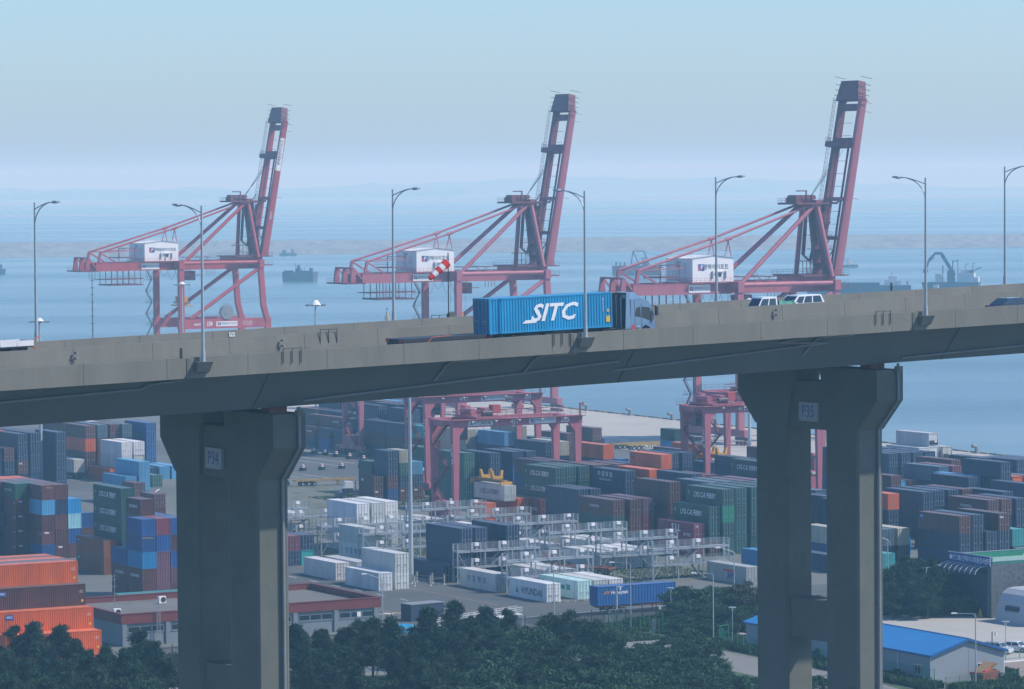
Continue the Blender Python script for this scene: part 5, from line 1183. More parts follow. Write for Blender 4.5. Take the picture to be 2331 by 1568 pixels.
# ------------------------------------------------------------------ reefer racks
def rack(p, q0, q1, label):
    L = q1 - q0; t = empty('reefer_rack', P(p, q0), YA, label, 'rack', 'steel service racks in the reefer yard'); g = M['galv']
    def b(m, nm): return m.build(nm, g, t)
    n = max(3, round(L / 4.8))
    for k in range(n + 1):
        x = L * k / n
        for y in (0, 1.5): b(MB().box(x - .09, x + .09, y - .09, y + .09, 0, 6.35), 'post')
        b(MB().beam((x, 0, 5.0), (x, 1.5, 5.0), .14).beam((x, 0, 2.45), (x, 1.5, 2.45), .14), 'cross_tie')
    for x0, x1 in ((0, 1.5), (L - 1.2, L)):
        b(MB().beam((x0, 0, .1), (x1, 0, 2.4), .09).beam((x1, 0, 2.6), (x0, 0, 5.0), .09).beam((x0, 1.5, .1), (x1, 1.5, 2.4), .09), 'brace')
    for z in (2.6, 5.2):
        b(MB().box(-.1, L + .1, -.1, 1.6, z - .05, z), 'walkway_deck'); b(MB().beam((-.1, -.1, z - .2), (L + .1, -.1, z - .2), .12, .24).beam((-.1, 1.6, z - .2), (L + .1, 1.6, z - .2), .12, .24), 'deck_beam')
        b(MB().rail((-.1, -.12, z), (L + .1, -.12, z), 1.1, 1.2, .028, rows=(1, .66, .33)).rail((-.1, 1.62, z), (L + .1, 1.62, z), 1.1, 1.2, .028, rows=(1, .66, .33)).rail((-.1, -.1, z), (-.1, 1.6, z), 1.1, 1.5).rail((L + .1, -.1, z), (L + .1, 1.6, z), 1.1, 1.5), 'handrail')
        for k in range(int(L / 5)):
            x = 2.6 + 5.1 * k
            b(MB().box(x - .22, x + .22, -.25, -.12, z - .2, z + 1.35), 'column_plate')
            MB().box(x + .5, x + 1.25, -.35, .25, z + .75, z + 1.25).build('socket_box', M['white'], t)
            b(MB().path([(x + .6, -.3, z + .75), (x + .65, -.32, z + .35), (x + .95, -.32, z + .25), (x + 1.15, -.3, z + .7)], .045, 5), 'cable')
    b(MB().beam((L * .42, .4, 2.6), (L * .64, .4, 5.2), .7, .1).beam((L * .42, .05, 3.6), (L * .64, .05, 6.2), .05).beam((L * .42, .75, 3.6), (L * .64, .75, 6.2), .05), 'stair')
    b(MB().beam((L * .66, .4, 0), (L * .5, .4, 2.6), .7, .1), 'stair')
    return t
for i, (p, q0, q1, l) in enumerate(((-534.6, 291.4, 307.2, 'galvanised rack right behind the white container with dark teal triangle emblem'), (-552.8, 292.2, 307.5, 'galvanised rack in front of the tall navy stacks of the reefer yard'), (-589.0, 293.0, 309.6, 'galvanised rack in front of the white reefers stacked two high'),
        (-606.2, 293.4, 309.8, 'galvanised rack at the foot of the three tall white reefer stacks'), (-624.4, 289.5, 306.0, 'galvanised rack at the left edge beside the left pier, behind the white reefers'), (-642.6, 292.5, 308.5, 'farthest galvanised rack on the left, before the grass strip'),
        (-538.6, 320.8, 335.4, 'galvanised rack standing alone over weedy ground, nearest on the right'), (-556.0, 321.0, 336.0, 'galvanised rack running in front of the crimson container, right part of the reefer yard'), (-573.6, 321.0, 336.4, 'galvanised rack just below the lattice of the red gantry legs'),
        (-591.4, 321.2, 336.8, 'galvanised rack crossing in front of the right legs of the red gantry'), (-609.0, 321.4, 337.0, 'galvanised rack below the container hanging from the red gantry'), (-627.0, 321.6, 337.4, 'farthest galvanised rack on the right, left of the red gantry'))):
    rack(p, q0, q1, l)

# ------------------------------------------------------------------ rubber tyred yard gantries
def rtg(p, q, span, label, marks, rm, vert=None, hood=True, trolley=.45, hang=None):
    W = 8.5; t = empty('yard_gantry', P(p, q), YA, label, 'gantry crane', 'red rubber tyred gantries over the container rows'); S = span
    def b(m, nm, mm=rm): return m.build(nm, mm, t)
    for x, sg in ((0, 1), (S, -1)):
        for y in (0, W):
            b(MB().hexa([(x - .45, y - .4, 2.4), (x + .45, y - .4, 2.4), (x + .45, y + .4, 2.4), (x - .45, y + .4, 2.4)], [(x - .75, y - .5, 19.0), (x + .75, y - .5, 19.0), (x + .75, y + .5, 19.0), (x - .75, y + .5, 19.0)]), 'leg')
            b(MB().prism([(x + sg * .7, 18.99), (x + sg * 1.9, 18.99), (x + sg * .7, 17.4)], y - .45, y + .45), 'gusset')
        b(MB().beam((x, -1.6, 1.95), (x, W + 1.6, 1.95), 1.0, 1.0), 'sill_beam')
        for y in (-1.2, W + 1.2):
            b(MB().box(x - .6, x + .6, y - 1.9, y + 1.9, .95, 1.5), 'bogie', M['redd'])
            for k in (-1.25, -.2 + .45, 1.25): b(MB().tube((x - .35, y + k, .75), (x + .35, y + k, .75), .74, 18), 'tyre', M['black'])
        b(MB().box(x - .7, x + .7, 0.5, W - .5, 19.1, 20.3), 'end_tie')
    for y in (0, W):
        b(MB().box(-.9, S + .9, y - .5, y + .5, 19.0, 20.5), 'main_beam')
        b(MB().box(-1.2, S + 1.2, y - 1.2 if y == 0 else y + .5, y - .5 if y == 0 else y + 1.2, 20.35, 20.45).rail((-1.2, y - 1.2 if y == 0 else y + 1.2, 20.45), (S + 1.2, y - 1.2 if y == 0 else y + 1.2, 20.45), 1.1, 1.6, .03), 'walkway', M['redd'])
        for k in range(5): MB().box(3 + 5 * k, 3.5 + 5 * k, (y - 1.25 if y == 0 else y + 1.0), (y - .95 if y == 0 else y + 1.25), 20.0, 20.2).build('flood_light', M['lamp'], t)
    b(MB().box(S - 3, S + .6, -.8, -.5, 21.5, 21.65) if 0 else MB().beam((2, W * .5, 21.8), (S - 4, W * .5, 21.9), .16).beam((S + .4, -.5, 20.4), (S + .4, -.5, 22.6), .25).beam((S + .3, -.5, 22.6), (S + 1.2, -.5, 22.8), .3), 'cable_boom', M['redd'])
    x = S * trolley
    m = MB().box(x - 3.2, x + 3.2, -.4, W + .4, 20.6, 20.95).rail((x - 3.2, -.5, 20.95), (x + 3.2, -.5, 20.95), 1.1, .8).rail((x - 3.2, W + .4, 20.95), (x + 3.2, W + .4, 20.95), 1.1, .8)
    m.tube((x - 2.5, 2, 21.7), (x - 2.5, 6.5, 21.7), .65, 14).box(x - .6, x + 1.0, 1, 2.6, 20.95, 22.4).box(x - 2.2, x - 1.0, 6, 7.8, 20.95, 22.7).box(x + 1.4, x + 2.9, 5, 8, 20.95, 22.2); b(m, 'trolley')
    b(MB().box(x + .9, x + 2.6, .6, 2.2, 21.4, 23.0), 'control_cabinet', M['red'])
    b(MB().tube((x - 1.6, .3, 21.5), (x + .4, .3, 21.5), .6, 14), 'cable_drum', M['dark'])
    cabx = x - 4.8; b(MB().box(cabx - 1, cabx + 1, 2.0, 4.2, 16.4, 18.9), 'operator_cab', M['redd']); MB().box(cabx - .95, cabx + .95, 1.93, 1.99, 16.7, 18.0).build('window', M['glass'], t)
    # machinery on the sill beams
    b(MB().box(S - 1.0, S + 1.1, 1.6, 6.6, 2.5, 5.3), 'power_house'); b(MB().hexa([(S - .9, 2.2, 5.32), (S + 1.0, 2.2, 5.32), (S + 1.0, 5.6, 5.32), (S - .9, 5.6, 5.32)], [(S - .6, 2.5, 6.3), (S + .7, 2.5, 6.3), (S + .7, 5.3, 6.3), (S - .6, 5.3, 6.3)]), 'air_hood')
    b(MB().tube((S - .6, 1.9, 5.7), (S + 1.2, 1.9, 5.7), .38, 12), 'silencer', M['grayst'])
    b(MB().box(-1.0, 1.0, 1.4, 7.0, 2.5, 4.9), 'electric_house'); 
    for k in range(3): MB().box(-.6 + .5 * k, -.25 + .5 * k, 1.1, 1.4, 4.95, 5.6).build('cooling_unit', M['white'], t)
    m = MB()
    for k in range(4):
        z0 = 3.2 + 4.1 * k; y0, y1 = (1.2, 7.0) if k % 2 == 0 else (7.0, 1.2)
        m.beam((-1.0, y0, z0), (-1.0, y1, z0 + 4.1), .55, .12).rail((-1.3, y0, z0), (-1.3, y1, z0 + 4.1), 1.0, 1.1, .03).rail((-.7, y0, z0), (-.7, y1, z0 + 4.1), 1.0, 1.1, .03).box(-1.5, -.5, y1 - .5, y1 + .5, z0 + 4.0, z0 + 4.1)
    b(m, 'stair', M['redd'])
    for s_, xx, sz in marks:
        if s_ == 'B': MB().box(xx - 2.9, xx + 2.9, -.56, -.51, 19.25, 20.3).build('name_board', M['white'], t); text('평택동방아이포트', .62, (xx + .5, -.58, 19.78), R_FRONT, M['txtb'], t); logo(t, (xx - 2.2, -.58, 19.78), R_FRONT, .75)
        elif s_ == 'H': MB().box(xx - 2.6, xx + 2.6, -.56, -.51, 19.3, 20.15).build('name_board', M['white'], t); text('HYUNDAI', .85, (xx + .35, -.58, 19.72), R_FRONT, M['txtd'], t, bold=.02); MB().add([(xx - 2.4, -.58, 19.45), (xx - 1.6, -.58, 19.45), (xx - 2.0, -.58, 20.05)], [(0, 1, 2)]).build('triangle_emblem', M['txtt'], t)
        else: text(s_, sz, (xx, -.53, 19.75), R_FRONT, M['txtw'], t, sx=.85, bold=.02)
    if vert:
        for k, c in enumerate(vert): text(c, 1.35, (-.72 + .03 * k, .0, 15.3 - 1.35 * k), R_LEFT, M['txtw'], t, bold=.02)
        text(vert, .9, (-.55, 4.2, 2.0), R_LEFT, M['txtw'], t)
    if hang is not None:
        zt, ym = hang; m = MB(); c = M['yel'] if vert == '205' else M['orange']; xq = x
        m.box(xq - .45, xq + .45, ym - 5.9, ym + 5.9, zt + .25, zt + .8); b(m, 'spreader_beam', mat('spreader_brown', (.25, .16, .05), .6) if vert == '205' else M['orange'])
        for yy in (-5.9, 5.9): b(MB().box(xq - 1.2, xq + 1.2, ym + yy - .25, ym + yy + .25, zt + .05, zt + .55).box(xq - 1.22, xq - 1.02, ym + yy - .3, ym + yy + .3, zt - .4, zt + .05).box(xq + 1.02, xq + 1.22, ym + yy - .3, ym + yy + .3, zt - .4, zt + .05), 'spreader_end', c)
        for yy in (-2.2, 2.2):
            b(MB().box(xq - 1.1, xq + 1.1, ym + yy - .5, ym + yy + .5, zt + .9, zt + 1.4).hexa([(xq - 1.1, ym + yy - .4, zt + 1.4), (xq - .6, ym + yy - .4, zt + 1.4), (xq - .6, ym + yy + .4, zt + 1.4), (xq - 1.1, ym + yy + .4, zt + 1.4)], [(xq - 1.3, ym + yy - .3, zt + 2.5), (xq - .9, ym + yy - .3, zt + 2.5), (xq - .9, ym + yy + .3, zt + 2.5), (xq - 1.3, ym + yy + .3, zt + 2.5)])
              .hexa([(xq + .6, ym + yy - .4, zt + 1.4), (xq + 1.1, ym + yy - .4, zt + 1.4), (xq + 1.1, ym + yy + .4, zt + 1.4), (xq + .6, ym + yy + .4, zt + 1.4)], [(xq + .9, ym + yy - .3, zt + 2.5), (xq + 1.3, ym + yy - .3, zt + 2.5), (xq + 1.3, ym + yy + .3, zt + 2.5), (xq + .9, ym + yy + .3, zt + 2.5)]), 'head_block', M['yel'])
        b(MB().box(xq - .6, xq + .6, ym - 2.6, ym + 2.6, zt + .8, zt + 1.0), 'head_beam', c)
        m = MB()
        for yy in (-2.2, 2.2):
            for xx in (-1, 1): m.tube((xq + xx * 1.1, ym + yy, zt + 2.4), (xq + xx * 1.9, min(W, max(0, ym + yy * 1.2)), 20.7), .035, 4)
        b(m, 'hoist_rope', M['dark'])
    return t
rtg(-640, 338, 26.5, 'dusky red yard gantry lifting a white lettered container, nearest gantry', (('H', 5.2, 0), ('41T', 12.6, 1.35), ('B', 18.6, 0), ('205', 23.6, 1.5)), M['redp'], '205', trolley=.285, hang=(8.3, -.2 + 0))
container('4', 'W', 'w', P(-632.2, 344.3, 5.35) + Y(WD / 2, 6.1), YA, 'white container with dark lettering hanging from the spreader of the nearest red gantry', 'LYGd', 'loads hanging from gantries')
rtg(-712, 369.4, 26.5, 'red yard gantry behind the nearest one, its beam just under the bridge deck', (('40 LT', 8.5, 1.1), ('B', 15.5, 0), ('ZPMC', 19.5, .8), ('203', 23.8, 1.4)), M['redp'], '203', trolley=.3)
rtg(-649, 399.2, 26.5, 'red yard gantry with an orange empty spreader left of the right pier', (('40 LT', 8.3, 1.2), ('B', 14, 0), ('204', 22.5, 1.4)), M['redp'], '204', trolley=.17, hang=(9.5, 4.0))
rtg(-819, 407.2, 26.5, 'red yard gantry far left behind, with striped chevron boards on its wheels', (('40 LT', 8.3, 1.2), ('B', 14, 0), ('202', 22.5, 1.4)), M['redp'], '202', trolley=.3)
rtg(-690, 429.5, 24.0, 'red yard gantry mostly hidden behind the right bridge pier', (), M['redp'], None, trolley=.4)
for qq, pp, l in ((406.4, -816.4, 'left'), (406.4, -826.6, 'right')): pass

# ------------------------------------------------------------------ masts and street lamps in the port
def high_mast(loc, H, label, ring=True):
    t = empty('high_mast', loc, 0, label, 'light mast', 'high lighting masts of the port'); MB().tube((0, 0, 0), (0, 0, H), .42, 20, r2=.2).tube((0, 0, 0), (0, 0, .12), .8, 20).build('pole', M['pole'], t, smooth=True)
    MB().box(-.35, .35, -.62, -.4, .5, 1.7).build('switch_box', M['galv'], t)
    if ring:
        m = MB(); 
        for k in range(20):
            a = 2 * math.pi * k / 20; b_ = 2 * math.pi * (k + 1) / 20; m.beam((1.6 * math.cos(a), 1.6 * math.sin(a), H - .4), (1.6 * math.cos(b_), 1.6 * math.sin(b_), H - .4), .1)
            if k % 2 == 0: m.beam((0, 0, H - .3), (1.6 * math.cos(a), 1.6 * math.sin(a), H - .4), .07)
        m.build('ring', M['galv'], t)
        for k in range(10): a = 2 * math.pi * k / 10; MB().box(2.0 * math.cos(a) - .3, 2.0 * math.cos(a) + .3, 2.0 * math.sin(a) - .25, 2.0 * math.sin(a) + .25, H - .65, H - .4).build('floodlight', M['grayst'], t)
        MB().tube((0, 0, H - .3), (0, 0, H + .35), 1.0, 16, r2=.35).build('mast_head', M['white'], t)
    return t
high_mast(P(-555.8, 285.2), 36, 'tall pale steel mast inside a ring of bollards in the centre of the yard')
high_mast(P(-783.5, 311.6), 36, 'tall pale steel mast rising between the navy stacks at the far left')
high_mast(P(-792, 499.4), 36, 'tall pale steel mast between the quay crane and the right pier')
high_mast(P(-1000, 441), 37, 'tall mast with a lamp ring just left of the leftmost quay crane spreader')
# short bollards with chain round the central mast
bm_ = MB().tube((0, 0, 0), (0, 0, .25), .34, 12, r2=.2).tube((0, 0, .25), (0, 0, 1.55), .17, 12).tube((0, 0, 1.55), (0, 0, 1.7), .2, 12).mesh('bollard', M['grayst'])
bc = mat('bollard_stripe', (.4, .38, .3), .7)
bs_ = MB().tube((0, 0, .55), (0, 0, .75), .182, 12).tube((0, 0, .95), (0, 0, 1.15), .182, 12).tube((0, 0, 1.3), (0, 0, 1.45), .182, 12).mesh('stripe_band', bc)
BC_ = [(-553.4, 281.6), (-552.4, 284.0), (-551.4, 286.4), (-551.9, 289.2), (-554.9, 288.6), (-558.3, 287.5), (-558.9, 284.6), (-557.0, 282.6)]
for k, (p, q) in enumerate(BC_):
    o = bpy.data.objects.new('bollard', bm_); C.objects.link(o); o.location = P(p, q); tag(o, 'short striped concrete bollard, %s round the central mast from its left' % ORD[k], 'bollard', 'striped bollards round the central mast')
    s_ = bpy.data.objects.new('stripe_band', bs_); C.objects.link(s_); s_.parent = o
for k in range(5):
    a, b_ = P(*BC_[k]), P(*BC_[k + 1]); o0 = a; m = MB().beam((0, 0, 1.1), (b_ - a) + Vector((0, 0, 1.1)), .06); o = m.build('chain_rail', M['grayst'], None, loc=a); tag(o, 'thin bar linking striped bollards, %s span round the central mast' % ORD[k], 'rail')
def port_lamp(H=9.0, arm=2.4, style=0):
    t = empty('street_lamp'); MB().tube((0, 0, 0), (0, 0, H), .10, 12, r2=.065).tube((0, 0, 0), (0, 0, .3), .16, 12).build('pole', M['pole'], t, smooth=True); m = MB()
    if style == 0: m.path([(0, 0, H)] + [(-arm * math.sin(math.pi / 2 * k / 5), 0, H + .8 * (math.sin(math.pi / 2 * k / 5))) for k in range(1, 6)], .045, 6).path([(0, 0, H), (.35, 0, H - .4), (.5, 0, H - .9)], .035, 6)
    else: m.beam((0, 0, H), (-arm, 0, H + .12), .09).beam((0, 0, H - .35), (-.4, 0, H), .07)
    m.build('arm', M['pole'], t); z = H + (.8 if style == 0 else .12)
    MB().hexa([(-arm - .85, -.14, z - .06), (-arm, -.14, z - .06), (-arm, .14, z - .06), (-arm - .85, .14, z - .06)], [(-arm - .75, -.1, z + .1), (-arm - .1, -.1, z + .1), (-arm - .1, .1, z + .1), (-arm - .75, .1, z + .1)]).build('lamp_head', M['white'], t); return t
l0 = port_lamp(8.0, 2.2); l0.location = P(-496.6, 250.1); l0.rotation_euler.z = R(5); tag(l0, 'grey street lamp standing beside the red banded building corner', 'street lamp', 'street lamps in the port')
copy_tree(l0, P(-498.7, 279.8), R(5), 'grey street lamp in front of the white container with dark letters')
copy_tree(l0, P(-502.5, 313.9), R(15), 'grey street lamp in front of the off white container with a red eagle emblem')
copy_tree(l0, P(-506.5, 345.2), R(15), 'grey street lamp just right of the right pier before the sky blue container')
l1 = port_lamp(9.6, 2.3, 1); l1.location = P(-483.4, 284.1); l1.rotation_euler.z = 0; tag(l1, 'grey flat armed street lamp beside the long blue container on a trailer', 'street lamp', 'flat armed street lamps on the access road')
copy_tree(l1, P(-463.8, 286.2), 0, 'grey flat armed street lamp between the bushes left of the right pier'); copy_tree(l1, P(-402.7, 288.0), 0, 'grey flat armed street lamp in front of the blue roofed warehouse')
def garden_lamp(loc, H, label):
    t = empty('garden_lamp', loc, 0, label, 'lamp', 'small garden lamps'); MB().tube((0, 0, 0), (0, 0, H), .05, 10).build('pole', M['pole'], t)
    MB().tube((0, 0, H), (0, 0, H + .45), .12, 12, r2=.2).build('lantern', M['lamp'], t); MB().tube((0, 0, H + .5), (0, 0, H + .56), .55, 20).build('disc_shade', M['galv'], t)
garden_lamp(P(-486.6, 292.9), 4.6, 'small disc shaded garden lamp behind the green gate'); garden_lamp(P(-456.9, 285.1), 5.0, 'small disc shaded garden lamp behind the green fence before the pale yard'); garden_lamp(P(-422.3, 307.0), 5.0, 'small disc shaded garden lamp beside the parked silver car')
def cctv(loc, H, label, big=0):
    t = empty('camera_pole', loc, 0, label, 'camera pole'); MB().tube((0, 0, 0), (0, 0, H), .07 + big, 10).build('pole', M['pole'] if big else M['dark'], t); MB().box(-.1, 1.0, -.08, .08, H - .1, H).tube((.5, 0, H - .55), (.5, 0, H - .1), .16, 10).build('camera', M['white'], t)
cctv(P(-489.0, 285.0), 5.6, 'thick grey camera pole in front of the long blue container', .1); cctv(P(-487, 290.6), 2.6, 'short dark post with a white camera behind the green fence'); cctv(P(-446, 296.2), 4.6, 'small camera post behind the blue warehouse roof'); cctv(P(-424.6, 306.4), 4.0, 'dark camera post by the silver car')
# radio mast
t = empty('radio_mast', P(-1100, 455), 0, 'thin lattice radio mast standing left of the leftmost quay crane', 'mast'); MB().tube((0, 0, 0), (0, 0, 38), .22, 6, r2=.12).build('pole', M['dark'], t)
m = MB()
for k in range(8): m.box(-.6, .6, -.1, .1, 20 + 2.2 * k, 20.15 + 2.2 * k)
m.beam((-.9, 0, 36), (-.9, 0, 38.6), .12).beam((.9, 0, 36), (.9, 0, 38.6), .12).beam((-.9, 0, 36), (.9, 0, 36), .1).build('antenna', M['dark'], t)

# ------------------------------------------------------------------ rubber weights, trailers, tractors
wb = MB().tube((0, 0, 0), (0, 0, .75), .85, 16, r2=.78).mesh('tyre_stack', M['black']); wt_ = MB().tube((0, 0, .75), (0, 0, 1.35), .42, 14, r2=.28).mesh('base_cone', M['white']); wr_ = MB().tube((0, 0, 1.0), (0, 0, 1.2), .40, 14, r2=.35).mesh('red_band', M['txtr'])
for k, (p, q) in enumerate(((-834.3, 402.2), (-827.7, 401.9), (-821.1, 401.6), (-813.1, 401.2), (-804.9, 400.8), (-786.2, 376.1), (-786.3, 380.9), (-786.4, 386.0), (-787.0, 391.3))):
    o = bpy.data.objects.new('lane_marker', wb); C.objects.link(o); o.location = P(p, q)
    tag(o, 'black tyre marker with red and white cap, %s from the left in the %s row' % (ORD[k if k < 5 else k - 5], 'far' if k < 5 else 'near'), 'marker', 'tyre markers on the port road')
    for me, nm in ((wt_, 'cap'), (wr_, 'band')): c_ = bpy.data.objects.new(nm, me); C.objects.link(c_); c_.parent = o
def chassis(loc, rz, L, m_, label, rails=True):
    t = empty('container_chassis', loc, rz, label, 'trailer'); MB().box(0, L, -.55, -.35, 1.05, 1.4).box(0, L, .35, .55, 1.05, 1.4).build('frame', m_, t)
    for k in range(9): MB().box(L * k / 8 - .15, L * k / 8 + .15, -1.22, 1.22, 1.2, 1.42).build('cross_member', m_, t)
    if rails: MB().box(0, L, -1.25, -1.1, 1.15, 1.45).box(0, L, 1.1, 1.25, 1.15, 1.45).build('side_rail', m_, t)
    for wx in (1.6, 2.9, 4.2):
        for yy in (-.95, .95): wheel(t, wx, yy, .5, .4)
    for yy in (-.6, .6): MB().box(L * .72, L * .72 + .2, yy - .1, yy + .1, .1, 1.1).build('landing_leg', m_, t)
    return t
chassis(P(-746.8, 355.2), YA - R(8), 13.4, M['tan'], 'empty ochre container trailer parked on the grey apron right of the left pier')
c_ = chassis(P(-805.5, 468.5), YA - R(2), 14.5, M['tan'], 'long ochre trailer parked behind the orange container, before the quay'); 
c_ = chassis(P(-800.5, 469.5), YA - R(2), 12.5, M['tan'], 'second ochre trailer standing beside the long one near the quay')
def tractor(loc, rz, pm, label):
    t = empty('yard_tractor', loc, rz, label, 'tractor'); MB().prism([(0, .7), (0, 2.6), (.25, 2.85), (1.7, 2.85), (1.9, 1.7), (2.6, 1.5), (2.6, .6)], -1.2, .3).build('cab', pm, t); MB().box(-3.2, 2.5, -.5, .5, .5, .9).box(.2, 2.5, .3, 1.2, .5, 1.5).build('frame', M['dark'], t)
    MB().box(.15, 1.5, -1.22, -1.19, 1.7, 2.6).build('window', M['glass'], t); MB().box(-.02, 0.0, -1.1, .2, 1.7, 2.6).build('window', M['glass'], t); MB().tube((-.3, .9, .9), (-.3, .9, 3.2), .09, 8).build('exhaust_pipe', M['dark'], t)
    for wx in (1.7, -1.9):
        for yy in (-.95, .95): wheel(t, wx, yy, .5, .35)
    return t
tractor(P(-719.5, 355.8), YA + R(165), M['white'], 'white yard tractor parked behind the tall white reefers'); c_ = chassis(P(-717, 357.5), YA - R(28), 13.2, M['rust'], 'rusty trailer behind the tall white reefers')
tr_ = cpaint('tractor_red', (.16, .02, .02)); t = tractor(P(-566, 317.5), YA + R(180), tr_, 'dark red yard tractor between the two rack rows of the reefer yard'); text('304', .6, (1.0, -1.23, 2.2), R_FRONT, M['txtw'], t)
chassis(P(-548.5, 318.8), YA + R(118), 13.0, M['rust'], 'rusty red empty trailer behind the mint container, joined to the red tractor')
t = chassis(P(-501.3, 288.6), YA - R(1), 13.9, M['rust'], 'rusty trailer carrying the long blue container above the black fence')
o = container('5', 'F', 'B', P(-501.0, 288.0, 1.46) + Y(6.86, 0), YA + R(90), 'long blue container with a small orange emblem on a trailer behind the black fence', None, 'cargo on trailers'); o.color = (.008, .085, .28, 1)
x = -WD / 2 - .01; text('Honeytak', .75, (x, 3.1, 1.9), R_LEFT, M['txtw'], o, shear=.2, bold=.01); MB().add([(x, 5.9, 1.7), (x, 5.35, 2.2), (x, 5.1, 2.2), (x, 5.5, 1.7)], [(0, 1, 2, 3)]).add([(x, 5.3, 1.75), (x, 4.9, 2.2), (x, 4.65, 2.2), (x, 4.95, 1.75)], [(0, 1, 2, 3)]).build('emblem', mat('emblem_orange', (.5, .2, .02)), o)
# long container's trailer on the upper left and its white box
t = chassis(P(-793.2, 326.3), YA + R(90), 12.6, M['dark'], 'dark trailer under the white reefer between the navy stacks at the upper left')
container('4', 'W', 'W', P(-793.0, 323.2, 1.46) + Y(WD / 2, 6.1), YA, 'white reefer riding on a trailer between the navy stacks at the upper left', None, 'cargo on trailers') 
t.location = P(-793.0, 324.42)
t.rotation_euler.z = YA + R(90)
car('car', P(-747.6, 352.2), YA + R(190), ck, 'small dark and white car parked by the ochre trailer', 3.9, 1.6, 1.45, 'suv', 'car')
# ------------------------------------------------------------------ buildings
# flat roofed building with a red brown band
M['wallg'] = mat('grey_blue_plaster', (.17, .21, .23), .8, var=.08, scale=.3, streak=1); M['band'] = mat('red_brown_band', (.15, .035, .035), .7, var=.12, scale=.5, streak=1)
M['roofg'] = mat('roof_screed', (.13, .13, .12), .9, var=.15, scale=.15, dirt=((.08, .08, .08), .12, .55, .7))
ob = empty('office_building', P(-503, 232.5), YA, 'low flat roofed building with a red brown parapet band behind the pines', 'building')
X0, X1, D_ = -20.5, 20.2, 23.0
def ob_(m, nm, mm): return m.build(nm, mm, ob)
ob_(MB().box(X0, X1, 0, .3, 0, 3.25).box(X0, X1, D_ - .3, D_, 0, 3.25).box(X0, X0 + .3, .3, D_ - .3, 0, 3.25).box(X1 - .3, X1, .3, D_ - .3, 0, 3.25), 'wall', M['wallg'])
ob_(MB().box(X0, X1, 0, D_, 3.25, 3.75), 'roof', M['roofg'])
ob_(MB().box(X0 - .25, X1 + .25, -.25, .1, 3.2, 4.55).box(X0 - .25, X1 + .25, D_ - .1, D_ + .25, 3.2, 4.55).box(X0 - .25, X0 + .1, .1, D_ - .1, 3.2, 4.55).box(X1 - .1, X1 + .25, .1, D_ - .1, 3.2, 4.55), 'parapet', M['band'])
ob_(MB().box(X0 - .32, X1 + .32, -.32, .17, 4.55, 4.68).box(X0 - .32, X1 + .32, D_ - .17, D_ + .32, 4.55, 4.68).box(X0 - .32, X0 + .17, .17, D_ - .17, 4.55, 4.68).box(X1 - .17, X1 + .32, .17, D_ - .17, 4.55, 4.68), 'coping', M['band'])
for k, x in enumerate((-20.2, -13.5, -6.8, -.1, 6.6, 13.2, 19.7)):
    ob_(MB().box(x - .35, x + .35, -.22, .0, 0, 3.2), 'pilaster', M['wallg'])
    if k < 6:
        ob_(MB().box(x + .5, x + 6.1, -.08, .0, 1.75, 1.9), 'sill', M['wallg'])
        for j in range(3):
            f_ = ob_(MB().box(x + .6 + 1.85 * j, x + 2.35 + 1.85 * j, -.05, .0, 1.92, 2.75), 'window', M['grayst']); MB().box(x + .68 + 1.85 * j, x + 2.27 + 1.85 * j, -.07, -.052, 2.0, 2.68).build('pane', M['glass'], f_)
for k, x in enumerate((2.5, 9, 15.5)): MB().box(X1 + .0, X1 + .05, x, x + 4.2, 1.9, 2.7).build('window', M['glass'], ob)
ob_(MB().box(16.6, 17.2, -.14, -.06, 2.0, 2.7), 'vent_louvre', M['white'])
m = MB()
for x in (-15.4, -14.9): m.beam((x, -.55, .3), (x, -.55, 5.4), .06)
for k in range(14): m.beam((-15.4, -.55, .5 + .33 * k), (-14.9, -.55, .5 + .33 * k), .05)
m.beam((-15.4, -.55, 5.4), (-15.4, .4, 5.4), .05).beam((-14.9, -.55, 5.4), (-14.9, .4, 5.4), .05); ob_(m, 'ladder', M['galv'])
def acu(loc, label):
    t = empty('air_conditioner', loc, YA, label, 'air conditioner', 'air conditioner units on the flat roof'); MB().box(-.55, .55, -.3, .3, .1, 1.15).build('case', M['white'], t); MB().tube((.12, -.33, .65), (.12, -.3, .65), .4, 18).build('fan_grille', M['dark'], t); MB().box(-.5, -.4, -.3, .3, 0, .1).box(.4, .5, -.3, .3, 0, .1).build('foot', M['grayst'], t)
acu(P(-519.5, 225.3, 3.75), 'white air conditioner unit on the flat roof near the left pier'); acu(P(-507.8, 213.2, 3.75), 'smaller looking white air conditioner unit at the left roof corner')
t = empty('roof_antenna', P(-513.8, 215.4, 3.75), YA, 'thin branching antenna standing on the flat roof', 'antenna'); m = MB().tube((0, 0, 0), (0, 0, 5.6), .035, 6)
for z, l in ((5.1, .8), (4.6, .55), (3.6, .8), (2.6, .5), (1.6, .6)): m.beam((-l / 2, 0, z), (l / 2, .1, z + .1), .035)
m.beam((0, 0, 1.2), (.6, 0, 0), .03).beam((0, 0, 1.2), (-.5, .3, 0), .03).build('aerial', M['galv'], t)
# teal metal roof behind
sh = empty('lean_to_shed', P(-541, 233.5), YA, 'long low shed with a teal metal roof behind the flat roofed building', 'shed'); MB().box(-5, 9, 0, 3, 0, 2.4).build('wall', M['wallg'], sh); MB().hexa([(-5.3, -.4, 2.4), (9.3, -.4, 2.4), (9.3, 3.3, 2.8), (-5.3, 3.3, 2.8)], [(-5.3, -.4, 2.5), (9.3, -.4, 2.5), (9.3, 3.3, 2.9), (-5.3, 3.3, 2.9)]).build('roof', mat('teal_sheet_roof', (.05, .2, .2), .5), sh)
